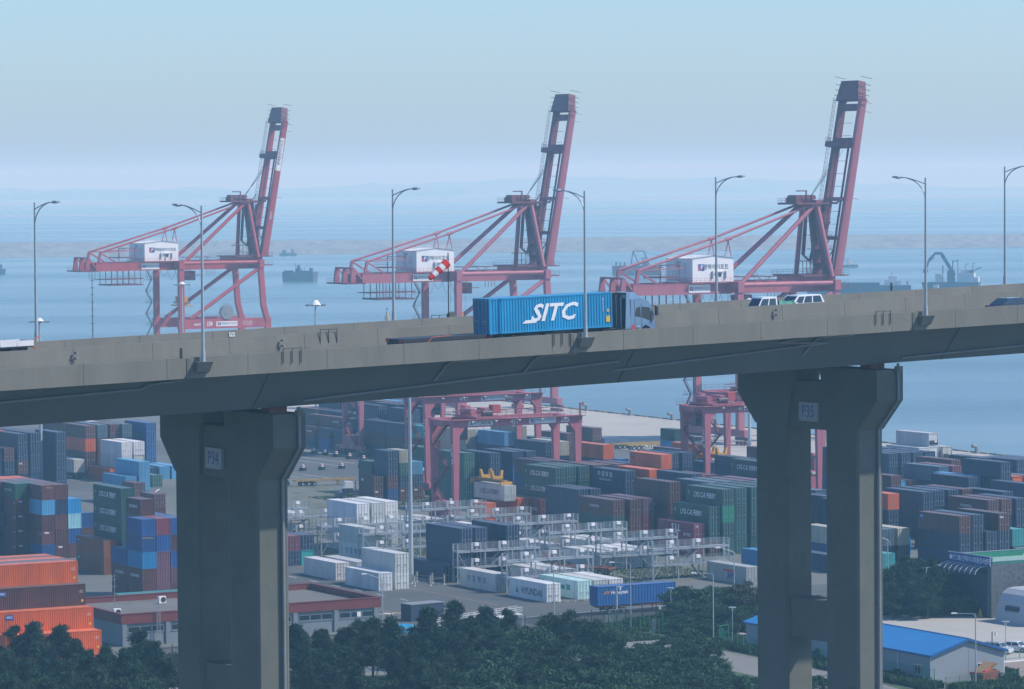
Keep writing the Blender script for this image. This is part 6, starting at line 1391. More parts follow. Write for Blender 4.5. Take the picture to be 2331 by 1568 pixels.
# blue roofed warehouse
M['wroof'] = mat('blue_sheet_roof', (.02, .17, .42), .45, var=.06, scale=.2, streak=0); M['wpan'] = mat('grey_panel_wall', (.27, .31, .34), .6, var=.05)
wh = empty('warehouse', P(-409.2, 291.4), YA, 'low warehouse with bright blue gabled sheet roof and grey panel walls, lower right', 'warehouse'); WW, WL, ev, rg = 5.75, 45.0, 3.7, 5.45
prof = lambda x: ev + (rg - ev) * (1 - abs(x) / WW)
MB().prism([(-WW, 0), (WW, 0), (WW, ev), (0, rg), (-WW, ev)], 0, WL).build('wall', M['wpan'], wh)
for k in range(20):      # horizontal cladding boards on the gable
    z0 = .1 + .27 * k; z1 = z0 + .24
    hw = WW - .05 if z1 < ev else max(.3, WW * (1 - (z1 - ev) / (rg - ev)) - .1)
    MB().box(-hw, -.08, -.03, 0, z0, z1).build('cladding_board', M['wpan'], wh); MB().box(.08, hw, -.03, 0, z0, z1).build('cladding_board', M['wpan'], wh)
for sg in (-1, 1):
    n = 40
    for k in range(12):
        y0, y1 = -.35 + (WL + .7) / 12 * k, -.35 + (WL + .7) / 12 * (k + 1) - .02
        MB().hexa([(sg * (WW + .35), y0, ev - .02), (0, y0, rg + .06), (0, y1, rg + .06), (sg * (WW + .35), y1, ev - .02)], [(sg * (WW + .35), y0, ev + .06), (0, y0, rg + .14), (0, y1, rg + .14), (sg * (WW + .35), y1, ev + .06)]).build('roof_sheet', M['wroof'], wh)
    m = MB(); m.beam((sg * (WW + .36), -.38, ev - .05), (sg * 0, -.38, rg + .04), .1, .3); m.beam((sg * (WW + .38), -.4, ev - .05), (sg * (WW + .38), WL + .3, ev - .05), .12, .25); m.build('blue_trim', mat('blue_trim', (.012, .10, .30), .5), wh)
    for y in (.05,) : MB().tube((sg * (WW + .08), y, 0), (sg * (WW + .08), y, ev), .07, 8).build('down_pipe', M['white'], wh)
m = MB()
for k in range(100): m.box(-.12, .12, k * .48 - .2, k * .48 + .12, rg + .1, rg + .2)
m.build('ridge_cap', mat('ridge_blue', (.01, .09, .25), .6), wh)['kind'] = 'stuff'
for y in (7.5, 15, 22.5, 30, 37.5): MB().tube((-WW - .08, y, 0), (-WW - .08, y, ev), .07, 8).build('down_pipe', M['white'], wh); MB().box(-WW - .02, -WW, y - .04, y + .04, 0, ev).build('panel_joint', M['grayst'], wh)
def wwin(x, y, rz, w_=1.5, h_=1.3, z=.95):
    f_ = empty('window', (x, y, z), rz, parent=wh); MB().box(-w_ / 2, w_ / 2, -.06, 0, 0, h_).build('frame', M['white'], f_)
    for s_ in (-1, 1): MB().box(min(s_ * .05, s_ * (w_ / 2 - .08)), max(s_ * .05, s_ * (w_ / 2 - .08)), -.075, -.06, .08, h_ - .08).build('pane', M['glass'], f_)
wwin(2.2, -.03, 0); 
for y in (3.0, 17.5, 32): wwin(-WW, y, R(-90))
# inspection centre
ib = empty('inspection_building', P(-465.2, 336), YA, 'dark grey inspection hall with a long blue sign, arched canopy and green roof parapets', 'building')
M['stone'] = mat('dark_stone_cladding', (.095, .11, .12), .85, var=.3, scale=1.3, bump=.6, bscale=2.5); M['shut'] = mat('dark_blue_metal', (.03, .05, .085), .5, var=.08); M['groof'] = mat('green_waterproofing', (.02, .20, .12), .7, var=.1)
def ib_(m, nm, mm): return m.build(nm, mm, ib)
ib_(MB().box(0, 24, .3, 11.3, 0, 8.0), 'wall', M['stone']); ib_(MB().box(-.4, 24.4, 0, .3, 0, 8.0), 'end_wall', M['stone'])
for k in range(13):
    for j in range(16):
        x0 = 2 + 1.7 * k + (.85 if j % 2 else 0)
        if x0 + 1.65 < 24: MB().box(x0, x0 + 1.65, -.035 - .02 * ((k * 7 + j * 3) % 3), 0, .03 + .5 * j, .5 + .5 * j).build('stone_slab', M['stone'], ib)
ib_(MB().box(-.25, 0, 1.0, 9.6, 0, 7.0), 'roller_shutter', M['shut']); ib_(MB().box(-.45, -.25, .3, 1.0, 0, 8.0).box(-.45, -.25, 9.6, 10.6, 0, 8.0), 'jamb', M['stone'])
ib_(MB().box(-.55, -.4, .1, 10.7, 7.75, 9.15), 'sign_board', M['blue_t']); ib_(MB().box(-.58, -.55, .0, 10.8, 9.15, 9.25).box(-.58, -.55, .0, .1, 7.75, 9.15), 'sign_frame', M['white'])
text('제1컨테이너화물검사센터', .98, (-.57, 4.15, 8.35), R_LEFT, M['txtw'], ib, sx=.80, bold=.01); text('평택직할세관', .5, (-.57, 8.7, 8.55), R_LEFT, M['txtw'], ib, sx=.8); text('PYEONGTAEK CUSTOMS', .2, (-.57, 8.7, 8.15), R_LEFT, M['txtw'], ib); MB().tube((-.56, 10.1, 8.45), (-.575, 10.1, 8.45), .35, 16).build('emblem', M['txtw'], ib)
for k in range(7):
    y0 = 1.2 + 1.35 * k; pts = [(-.3, 7.7), (-1.1, 7.65), (-1.9, 7.4), (-2.4, 6.9), (-2.5, 6.5)]
    m = MB(); m.add([(x, y0 + .04, z) for x, z in pts] + [(x, y0 + 1.31, z) for x, z in pts], [(i, i + 1, i + 6, i + 5) for i in range(4)]); ib_(m, 'canopy_panel', M['shut'])
    for yy in ((y0,) if k < 6 else (y0, y0 + 1.35)): ib_(MB().path([(x - .02, yy, z + .03) for x, z in pts], .04, 5), 'canopy_rib', M['white'])
ib_(MB().box(.3, 24, .6, 11.2, 8.0, 8.05), 'roof', mat('pale_green_roof', (.20, .33, .28), .8))
for x0, x1, y0, y1, h in ((-.0, 24, .3, .55, .35), (0, .25, .55, 9, .9), (0, 12, 9, 9.25, .9), (12, 24, 10.9, 11.15, .9), (12, 24, 6, 6.25, .9), (12.0, 12.25, 3.5, 6.25, 1.0)): ib_(MB().box(x0, x1, y0, y1, 8.05, 8.05 + h), 'parapet', M['groof']); ib_(MB().box(x0 - .05, x1 + .05, y0 - .05, y1 + .05, 8.05 + h, 8.11 + h), 'coping', M['galv'])
ib_(MB().box(-4.6, -.46, 10.8, 14.8, 0, 1.5), 'loading_dock', mat('dock_grey_blue', (.2, .25, .27), .8)); m = MB()
for x, y in ((-4.5, 10.9), (-4.5, 14.6), (-.6, 10.9), (-.6, 14.6)): m.beam((x, y, 1.5), (x, y, 6.9), .12)
m.beam((-4.5, 10.9, 6.9), (-.6, 10.9, 6.9), .12).beam((-4.5, 14.6, 6.9), (-.6, 14.6, 6.9), .12).beam((-4.5, 10.9, 6.9), (-4.5, 14.6, 6.9), .1).beam((-.6, 10.9, 6.9), (-.6, 14.6, 6.9), .1).beam((-4.5, 14.6, 3.3), (-.6, 14.6, 3.3), .08); ib_(m, 'dock_frame', M['white'])
for k in range(2): ib_(MB().box(-4.66, -4.6, 11.4 + 1.8 * k, 12.5 + 1.8 * k, .95, 1.15), 'dock_bumper', M['black'])
o = MB().hexa([(-.35, -.35, 0), (.35, -.35, 0), (.35, .35, 0), (-.35, .35, 0)], [(-.06, -.06, 1.3), (.06, -.06, 1.3), (.06, .06, 1.3), (-.06, .06, 1.3)]).build('traffic_cone', M['yel'], None, loc=P(-467.8, 335.4)); tag(o, 'tall yellow cone in front of the dark hall door', 'cone')
# curved white panelled gate house
gh = empty('scan_tunnel', P(-461.6, 333.6), YA, 'curved pale panelled tunnel block with a dark slot, right edge before the inspection hall', 'shelter'); M['pan'] = mat('pale_panel', (.36, .40, .43), .45, var=.04)
arc = [(0, 0), (.35, 1.6), (.75, 3.2), (1.3, 4.2), (2.2, 4.85), (3.4, 5.0)]
for i in range(5):
    for k in range(4):
        (x0, z0), (x1, z1) = arc[i], arc[i + 1]; y0, y1 = -8.6 + 2.15 * k, -8.6 + 2.15 * (k + 1) - .03
        MB().hexa([(x0, y0, z0 + .02), (x0 + .2, y0, z0 + .02), (x0 + .2, y1, z0 + .02), (x0, y1, z0 + .02)], [(x1, y0, z1), (x1 + .2, y0, z1 - (.12 if i > 2 else 0)), (x1 + .2, y1, z1 - (.12 if i > 2 else 0)), (x1, y1, z1)]).build('wall_panel', M['pan'], gh)
MB().prism([(3.4, 0), (.25, 0), (.6, 1.6), (1.0, 3.2), (1.5, 4.1), (2.3, 4.7), (3.4, 4.85)], -8.5, -.1).build('core', M['pan'], gh); MB().box(3.4, 16, -8.6, 0, 0, 5.0).build('hall', M['pan'], gh)
MB().hexa([(.20, -5.4, 1.9), (.5, -5.4, 1.9), (.5, -2.2, 1.9), (.20, -2.2, 1.9)], [(.33, -5.4, 2.6), (.6, -5.4, 2.6), (.6, -2.2, 2.6), (.33, -2.2, 2.6)]).build('slot_window', M['dark'], gh)
# parked cars, curb, dumped boxes
car('car', P(-430.5, 311.6), YA - R(60), cs, 'silver small estate car parked nose forward at the yard edge', 4.1, 1.75, 1.62, 'suv'); car('car', P(-431.0, 315.0), YA - R(60), cv, 'white saloon car parked beside the silver one at the right edge', 4.5, 1.8, 1.45, 'sedan')
a, b_ = P(-422.1, 298), P(-422.1, 350); o = MB().beam((0, 0, .08), (b_ - a) + Vector((0, 0, .08)), .18, .16).build('kerb', M['white'], None, loc=a); tag(o, None, None, None, 'structure')
bx_ = empty('scrap_container', P(-406.6, 292.2), YA + R(18), 'rust brown skip with brown boards leaning in it before the warehouse gable', 'skip')
MB().hexa([(-1.5, -.9, .1), (1.5, -.9, .1), (1.5, .9, .1), (-1.5, .9, .1)], [(-1.8, -1.1, 1.5), (1.8, -1.1, 1.5), (1.8, 1.1, 1.5), (-1.8, 1.1, 1.5)]).build('body', M['rust'], bx_)
MB().beam((-1.2, 0, 1.5), (1.2, .2, 2.6), 1.6, .08).beam((.6, 0, 1.5), (2.0, 0, 2.4), 1.3, .08).build('board', mat('tan_board', (.25, .17, .09), .8), bx_); MB().beam((-1.0, -.7, 1.6), (.4, -.5, 1.9), .3, .25).build('rag', M['txtr'], bx_)
# box shed, white gangway, tarpaulin heap near the pines
t = empty('dark_cabin', P(-508, 260.6), YA + R(8), 'dark box cabin behind the pines right of the flat roofed building', 'cabin'); m = MB().box(0, 6, 0, 2.6, 0, 2.5); corr(m, (0, -.01, 0), (6, -.01, 0), .1, 2.4, (0, -1, 0), .4); m.build('body', M['shut'], t); MB().box(-.1, 6.1, -.1, 2.7, 2.5, 2.6).build('roof', M['grayst'], t)
t = empty('gangway', P(-493.5, 257.4), YA + R(0), 'white steel ramp with railings rising behind the pines', 'ramp'); m = MB()
m.beam((0, .5, .9), (14, .5, 1.9), 1.6, .12)
m.build('ramp_deck', M['white'], t); m = MB()
for y in (-.3, 1.3):
    for k in range(13): x = 14 * k / 12; z = .9 + x / 14; m.beam((x, y, z - .3), (x, y, z + 1.1), .05)
    for dz in (1.1, .8, .5): m.beam((0, y, .9 + dz), (14, y, 1.9 + dz), .05)
m.build('railing', M['white'], t); m = MB()
for k in range(5): m.beam((14 + .0, -.3 + .4 * k, 1.9), (14, -.3 + .4 * k, 3.0), .05)
for x in (3, 8, 13): m.beam((x, .5, 0), (x, .5, 1.0 + x / 14), .15)
m.build('support', M['galv'], t)
rnd = random.Random(8); m = MB(); n = 12; vs = [(2.2 * math.cos(2 * math.pi * i / n), 1.2 * math.sin(2 * math.pi * i / n), 0) for i in range(n)] + [(1.5 * math.cos(2 * math.pi * i / n) + .2 * rnd.random(), .8 * math.sin(2 * math.pi * i / n), .8 + .35 * rnd.random()) for i in range(n)] + [(0, 0, 1.3)]
m.add(vs, [(i, (i + 1) % n, n + (i + 1) % n, n + i) for i in range(n)] + [(n + i, n + (i + 1) % n, 2 * n) for i in range(n)]); o = m.build('tarpaulin_heap', mat('blue_tarp', (.02, .25, .45), .5, bump=.7, bscale=3), None, loc=P(-497, 253.6)); tag(o, 'heap under a bright blue tarpaulin behind the pines', 'tarpaulin')
sg = empty('notice_board', P(-478.5, 257.0), R(-6), 'white notice board on posts among the pines', 'sign'); MB().box(-.85, .85, -.03, .03, .9, 2.7).build('panel', M['white'], sg); MB().box(-.9, .9, -.05, .05, 2.68, 2.78).build('panel_cap', M['dark'], sg); MB().box(-.8, -.7, -.03, .03, 0, .9).box(.7, .8, -.03, .03, 0, .9).build('post', M['galv'], sg)
for k in range(6): MB().box(-.6, .5 - .1 * (k % 3), -.036, -.031, 2.3 - .2 * k, 2.36 - .2 * k).build('print_line', M['txtd'], sg)
# ------------------------------------------------------------------ fences
def palisade(p0, q0, p1, q1, label, H=2.2, col='dark', pitch=.16, topw=None):
    a, b = P(p0, q0), P(p1, q1); d = b - a; L = d.length; an = math.atan2(d.y, d.x); t = empty('steel_fence', a, an, label, 'fence'); m = MB(); n = int(L / pitch)
    for k in range(n): x = pitch * (k + .5); m.add([(x - .025, -.02, .1), (x + .025, -.02, .1), (x + .025, -.02, H), (x - .025, -.02, H), (x - .025, .02, .1), (x + .025, .02, .1), (x + .025, .02, H), (x - .025, .02, H)], BOXF)
    m.build('picket_rows', M[col], t)['kind'] = 'stuff'; MB().box(0, L, -.05, .05, .35, .42).box(0, L, -.05, .05, H - .25, H - .18).build('rail', M[col], t)
    if topw: MB().box(0, L, -.04, .04, H, H + .07).build('top_rail', M[topw], t)
    for k in range(int(L / 3) + 1): MB().box(3 * k - .06, 3 * k + .06, -.06, .06, 0, H + .25).build('post', M[col], t)
palisade(-483, 205, -484, 248, 'dark steel paling fence before the red banded building', topw='galv'); palisade(-484.2, 248.5, -486.8, 268, 'dark steel paling fence behind the central pines'); palisade(-487, 268.4, -488.6, 283, 'dark steel paling fence in front of the trailer yard', topw='galv'); palisade(-488.7, 283.4, -489.8, 303, 'dark steel paling fence below the long blue container', topw='galv'); palisade(-490, 325, -490, 345, 'dark steel paling fence behind the conifers on the right')
def mesh_fence(pts, label, H=2.2, step=2.2):
    t = empty('mesh_fence', P(*pts[0]), 0, label, 'fence', 'green mesh fences along the access road'); o = P(*pts[0]); m = MB()
    for (a, b) in zip(pts, pts[1:]):
        A_, B_ = P(*a) - o, P(*b) - o; L = (B_ - A_).length; n = max(1, round(L / step))
        for k in range(n + 1):
            x = A_.lerp(B_, k / n); MB().tube(x, x + Vector((0, 0, H)), .045, 8).build('post', M['green'], t)
        for z in (.15, H * .5, H - .1): m.beam(A_ + Vector((0, 0, z)), B_ + Vector((0, 0, z)), .03)
        for k in range(int(L / .2)): x = A_.lerp(B_, k * .2 / L); m.beam(x + Vector((0, 0, .1)), x + Vector((0, 0, H - .05)), .012)
        A2 = A_.lerp(B_, .1); m.beam(A2 + Vector((0, 0, H * .7)), A2 + (B_ - A_).normalized() * 1.1, .04)
    m.build('wire_mesh', M['green'], t)['kind'] = 'stuff'
mesh_fence([(-489, 282.7), (-475.8, 284.4)], 'green mesh fence climbing beside the access road to the gate'); mesh_fence([(-463.2, 286.8), (-456, 283.4), (-446, 282.0), (-432, 283.5)], 'green mesh fence between pale yard and access road left of the right pier', 2.4); mesh_fence([(-431.8, 283.5), (-407, 284.6)], 'green mesh fence in front of the warehouse wall', 2.3); mesh_fence([(-404.8, 284.8), (-404.6, 300)], 'low green mesh fence below the warehouse gable', 1.5); mesh_fence([(-424.4, 306), (-424.4, 318)], 'green posts fence in front of the parked cars', 1.6); mesh_fence([(-454.3, 222), (-454.0, 236)], 'green fence posts before the road under the centre pines', 1.6, 2.0)
gt = empty('green_gate', P(-475.2, 284.6), YA - R(35), 'bright green steel gate leaf standing open by the access road', 'gate'); MB().box(-.12, .12, -.12, .12, 0, 3.0).build('post', M['green'], gt); m = MB().beam((.15, 0, .3), (2.4, 0, .7), .08).beam((.15, 0, 1.4), (2.4, 0, 1.8), .08).beam((.15, 0, 2.3), (2.4, 0, 2.7), .08).beam((.15, 0, .3), (.15, 0, 2.3), .08).beam((2.4, 0, .7), (2.4, 0, 2.7), .08)
for k in range(12): m.beam((.3 + .18 * k, 0, .35 + .03 * k), (.3 + .18 * k, 0, 2.35 + .03 * k), .025)
m.build('leaf_frame', M['green'], gt)
o = MB().box(-.3, .3, -.2, .2, .4, 1.9).build('control_box', M['grayst'], None, loc=P(-476.6, 284.0)); tag(o, 'grey control box beside the green gate', 'box'); q_ = MB().box(.31, .33, -.15, .15, .4, .9).build('warning_plate', M['txtr'], o)
for dx in (0,): 
    wg = empty('welded_gate', P(-463.6, 287.0), YA + R(20), 'tubular green gate frame at the end of the mesh fence', 'gate'); MB().beam((0, 0, .2), (2.2, 0, .2), .07).beam((0, 0, 2.1), (2.2, 0, 2.1), .07).beam((0, 0, .2), (0, 0, 2.1), .07).beam((2.2, 0, .2), (2.2, 0, 2.1), .07).beam((0, 0, 1.1), (2.2, 0, 1.1), .06).build('frame', M['green'], wg)

# ------------------------------------------------------------------ boats
M['hull'] = mat('dark_hull', (.05, .06, .08), .7, var=.2, scale=.1); M['hullr'] = mat('faded_red_hull', (.20, .07, .06), .7); M['ship'] = mat('ship_white', (.5, .52, .52), .6)
def hull(mb, L, B, h, z=-2.6, rake=.12):
    mb.prism([(-L / 2 * (1 - rake), z - 1), (L / 2 * (1 - rake), z - 1), (L / 2, z + h), (-L / 2, z + h)], -B / 2, B / 2); return mb
def boat(name, loc, rz, label, parts, cat):
    t = empty(name, loc, rz, label, cat)
    for nm, m, mm in parts: m.build(nm, mm, t)
    return t
def W(X, Y_): return Vector((X, Y_, 0))
boat('work_barge', W(-143, 2600), R(-12), 'dark square work barge riding between the first two quay cranes', [('hull', hull(MB(), 22, 12, 6.2, rake=.05), M['hull']), ('deck_house', MB().box(-2.5, .5, -3, 3, 3.6, 6.0).box(7, 8.6, -2, 2, 3.6, 6.4), M['hull']), ('deck_gear', MB().tube((-1, 0, 6), (-1, 0, 8.2), 1.1, 10).beam((-3.2, 0, 3.6), (-3.2, 0, 10), .25).box(-10, -3, -5.6, -5.2, 3.6, 4.8).box(2, 10, -5.6, -5.2, 3.6, 4.6).beam((3, 0, 3.6), (3, 0, 6.6), .3).beam((10, -4, 3.6), (10, -4, 6), .4), M['hull']), ('rust_patch', MB().box(-1.5, 1.5, -6.06, -6.0, -2, 1.0), M['hullr'])], 'barge')
boat('dredger', W(262, 2290), R(-14), 'backhoe dredger with a tall bent digging arm, right of the quay cranes', [('hull', hull(MB(), 34, 12, 4.6, rake=.08), M['hull']), ('deck_house', MB().box(4, 14, -4, 4, 2, 7.5).box(14, 16.5, -4, 4, 2, 5).box(-9, -5, -4, 3, 2, 7).box(6, 11, -3, 3, 7.5, 9.5), M['ship']), ('deck_gear', MB().box(-2, 2, -3, 3, 2, 9).box(9, 13.5, -3, 3, 7.5, 9.2).beam((4, 0, 7), (4, 0, 16), .4).beam((1, 0, 7), (1, 0, 15), .6).beam((1, 0, 14.5), (4, 0, 14.5), .5).beam((8.5, 0, 8), (8.5, 0, 12.5), .35).beam((8.5, 0, 12.5), (10.5, 0, 13), .35).beam((13, 0, 9), (13, 0, 13), .35).beam((13, 0, 13), (15, 0, 13.4), .3).beam((14, 0, 9), (18, 0, 11), .6).beam((-5, 0, 2), (-5, 0, 12), .6), M['hull']),
    ('digging_arm', MB().beam((2, 0, 6), (-5.5, 0, 18.5), 1.6, 2.0).beam((-5.2, 0, 19), (-9.5, 0, 19.2), 1.3, 1.5).beam((-9, 0, 19.4), (-13, 0, 15.5), 1.2, 1.3).beam((-13, 0, 15.8), (-14.8, 0, 10), 1.0, 1.1).beam((-10, 0, 16.5), (-13.2, 0, 14.2), .5).tube((-15.4, -.8, 8.6), (-15.4, .8, 8.6), 1.5, 10), M['hull']), ('pontoon', hull(MB(), 12, 6, 1.6).box(-3, 3, -2, 2, -1, 1), M['hull'])], 'dredger')
boat('tug_boat', W(247, 2240), R(-14), 'small workboat lying alongside the bow of the dredger', [('hull', hull(MB(), 11, 4, 1.8, rake=.3), M['hull']), ('wheel_house', MB().box(-1, 2, -1.3, 1.3, -.8, 1.8), M['ship'])], 'boat')
boat('cargo_barge', W(200, 2215), R(-4), 'very long low dark barge with white wheelhouse at its right end', [('hull', hull(MB(), 60, 14, 5.2, rake=.02), M['hull']), ('coaming', MB().box(-28, 12, -6, 6, 2.6, 4.2), M['hull']), ('wheel_house', MB().box(15, 24, -4, 4, 2.6, 5.5).box(17, 22, -3, 3, 5.5, 7.8), M['ship']), ('mast', MB().beam((19, 0, 7.8), (19, 0, 10), .3).beam((28, 0, 2.6), (28, 0, 5), .8), M['hull'])], 'barge')
boat('crane_barge', W(88, 2700), R(-6), 'hazy red crane barge behind the nearest quay crane machinery house', [('hull', hull(MB(), 34, 14, 6.5, rake=.03), M['hullr']), ('derrick', MB().beam((-4, 0, 4), (-2.5, 0, 14), .8).beam((2, 0, 4), (-2.5, 0, 14), .8).beam((-2.5, 0, 14), (5, 0, 14), .6).beam((5, 0, 14), (9, 0, 4), .9).beam((3, 0, 9), (7, 0, 9), .7).box(4, 8, -3, 3, 4, 8), M['hullr']), ('bulwark_post', MB().box(-15, -14, -1, 1, 4, 6.5).box(-12, -11, -1, 1, 4, 6).box(-9, -8, -1, 1, 4, 6.2).beam((5, 0, 13.5), (16, 0, 11), .25), M['hull'])], 'barge')
boat('fishing_boat', W(252, 2860), R(10), 'tiny boat beyond the legs of the nearest quay crane', [('hull', hull(MB(), 12, 4, 2.2, rake=.25), M['hull']), ('wheel_house', MB().box(-2, 2, -1.5, 1.5, -.4, 3.2), M['ship'])], 'boat')
boat('coaster', W(-381, 2850), R(5), 'dark small ship cut off by the left edge of the view', [('hull', hull(MB(), 12, 6, 4.2, rake=.1), M['hull']), ('deck_house', MB().box(0, 3.5, -2, 2, 1.6, 5), M['hull'])], 'boat')
boat('distant_ship', W(-232, 3480), R(0), 'faint low ship lying in front of the far breakwater, left', [('hull', hull(MB(), 14, 5, 3, rake=.1), M['hull']), ('deck_house', MB().box(-4, 1, -2, 2, .4, 4), M['hull'])], 'ship'); boat('distant_ship', W(-202, 3480), R(0), 'second faint low ship by the breakwater, just right of the first', [('hull', hull(MB(), 16, 5, 2.4, rake=.1), M['hull']), ('deck_house', MB().box(3, 5, -2, 2, -.2, 3.4).box(-5, -2, -2, 2, -.2, 2.5), M['hull'])], 'ship')
boat('navigation_buoy', W(-61, 1880), 0, 'yellow cone buoy floating below the middle quay crane', [('float_body', MB().tube((0, 0, -3.2), (0, 0, -1.6), 1.3, 14).tube((0, 0, -1.6), (0, 0, 1.6), .9, 12, r2=.35), M['yel']), ('top_mark', MB().beam((0, 0, 1.5), (0, 0, 3.6), .15).box(-.4, .4, -.4, .4, 2.2, 2.8), M['dark'])], 'buoy')
t = empty('lamp_ring_mast', P(-905, 437), 0, 'top of a lighting mast with white floodlight ring behind the windsock pole', 'light mast'); m = MB().tube((0, 0, 0), (0, 0, 33.5), .4, 14, r2=.2); m.build('pole', M['pole'], t)
for k in range(10): a = 2 * math.pi * k / 10; MB().box(2.3 * math.cos(a) - .35, 2.3 * math.cos(a) + .35, 2.3 * math.sin(a) - .3, 2.3 * math.sin(a) + .3, 33.0, 33.4).build('floodlight', M['grayst'], t)
MB().tube((0, 0, 33.3), (0, 0, 34.5), 1.5, 14, r2=.6).build('mast_head', M['white'], t)
# kind, x, y, height
TREES = [
 (0, -66.6, 509.0, 7), (0, -63.8, 507.7, 7.6), (0, -60.4, 509.1, 7), (0, -57.6, 502.6, 6), (0, -52.8, 495.2, 6), (0, -49.2, 503.4, 7),
 (0, -46.5, 494.4, 6.5), (0, -63.8, 482.6, 7), (0, -59.8, 491.0, 6.5), (0, -54.2, 486.1, 6.5), (0, -49.1, 482.6, 7), (1, -60.4, 473.6, 7),
 (1, -55.7, 475.1, 6.5), (1, -50.8, 470.5, 6.5), (1, -45.8, 468.4, 7), (1, -43.2, 472.5, 7), (1, -60.7, 458.8, 7), (1, -56.4, 460.4, 6.5),
 (1, -51.6, 458.1, 6.5), (1, -46.7, 454.0, 7), (1, -42.7, 452.5, 7), (2, -28.5, 500.3, 8), (0, -25.4, 501.8, 7), (0, -22.4, 503.5, 7),
 (1, -20.5, 503.8, 8), (0, -18.7, 505.7, 8), (2, -16.4, 505.5, 8.3), (2, -11.5, 514.8, 8.5), (0, -8.1, 525.0, 8), (0, -27.0, 488.9, 6.5),
 (1, -23.7, 480.1, 7), (0, -21.2, 485.4, 6.6), (0, -25.6, 472.8, 6), (0, -22.3, 472.3, 5.5), (2, -12.9, 493.8, 7.5), (0, -14.2, 493.3, 7),
 (2, -11.0, 488.4, 7), (2, -9.2, 497.8, 7), (0, -6.9, 497.6, 7), (0, -5.7, 515.0, 7), (0, -3.8, 522.6, 7.5), (0, -0.9, 528.1, 6.5),
 (1, -2.5, 510.7, 6), (1, 4.8, 522.4, 6.5), (1, 7.5, 521.5, 7), (1, 10.8, 514.6, 6.5), (1, 12.9, 507.2, 6), (3, 1.6, 516.5, 6),
 (1, -11.4, 470.5, 7), (1, -8.8, 476.9, 7), (1, -6.1, 479.0, 7), (3, -3.4, 487.4, 6.5), (1, -0.3, 489.5, 6.5), (1, 2.5, 490.7, 6.5),
 (1, 5.3, 491.5, 6.5), (3, 8.2, 495.4, 6), (1, 11.0, 491.5, 6), (1, -10.1, 461.7, 6.5), (1, -7.3, 463.6, 6.5), (3, -4.4, 467.6, 6.5),
 (3, -1.4, 468.7, 6.5), (1, 1.6, 470.2, 6.5), (3, 4.6, 474.0, 6), (1, 7.6, 475.1, 6), (3, 10.2, 472.8, 6), (3, 12.6, 470.5, 6),
 (3, -8.5, 456.5, 6), (3, -4.3, 456.2, 6), (3, -0.1, 457.6, 6), (3, 4.1, 456.5, 6), (3, 8.3, 457.1, 6), (3, 12.5, 458.0, 6),
 (1, -28.2, 462.0, 5), (3, -19.7, 489.4, 3), (3, 25.3, 573.6, 5.2), (3, 27.6, 573.4, 4.6), (3, 30.4, 575.7, 5), (4, 33.6, 576.1, 5.2),
 (4, 35.5, 576.9, 5.5), (3, 24.0, 566.3, 3.5), (3, 26.3, 558.7, 4), (3, 28.9, 559.6, 4), (3, 31.1, 559.0, 3.6), (3, 33.5, 557.0, 4),
 (3, 24.7, 552.4, 2.8), (3, 27.7, 549.4, 2.8), (3, 30.8, 548.2, 2.6), (3, 33.5, 550.7, 2.6), (3, 23.8, 524.8, 4.5), (3, 21.3, 516.0, 4.6),
 (3, 25.0, 513.4, 4.4), (3, 16.6, 507.9, 4.6), (3, 18.5, 503.7, 4.8), (3, 15.3, 495.6, 4.5), (3, 20.6, 494.2, 4.8), (3, 23.1, 492.0, 4.6),
 (3, 25.6, 496.6, 4), (3, 18.1, 479.6, 4.8), (3, 15.2, 475.4, 4.8), (3, 21.3, 476.6, 4.6), (3, 23.9, 474.3, 4.6), (3, 26.8, 478.1, 4.2),
 (3, 29.2, 477.8, 4), (3, 16.1, 470.2, 4), (3, 19.8, 468.7, 4), (0, 59.1, 576.9, 8.5), (1, 61.4, 579.1, 8), (0, 62.9, 577.6, 8),
 (0, 57.6, 575.7, 7.5), (1, 64.1, 576.2, 7), (1, 56.1, 574.2, 7), (1, 59.4, 572.4, 6.5), (1, 61.4, 569.1, 6.5), (3, 64.9, 577.2, 5.5),
 (1, 56.5, 569.6, 5.5), (3, 69.0, 600.0, 4), (3, 70.8, 602.0, 3.5), (3, 81.5, 625.0, 4.5), (3, 80.3, 625.1, 4), (3, 83.5, 628.6, 4.5),
 (3, 65.9, 576.9, 4), (3, 67.8, 573.6, 4), (3, 63.0, 572.5, 3.5), (3, 58.8, 575.9, 2.5), (3, 61.3, 574.5, 2.3), (3, 56.3, 574.0, 2.2),
 (3, 46.8, 589.0, 1.7), (3, 38.4, 482.0, 3.5), (3, 41.7, 519.7, 2.2), (3, 49.9, 500.5, 1.6), (3, 51.7, 490.1, 1.5), (3, 62.3, 498.1, 1.8),
 (3, 64.1, 494.4, 1.8),
]
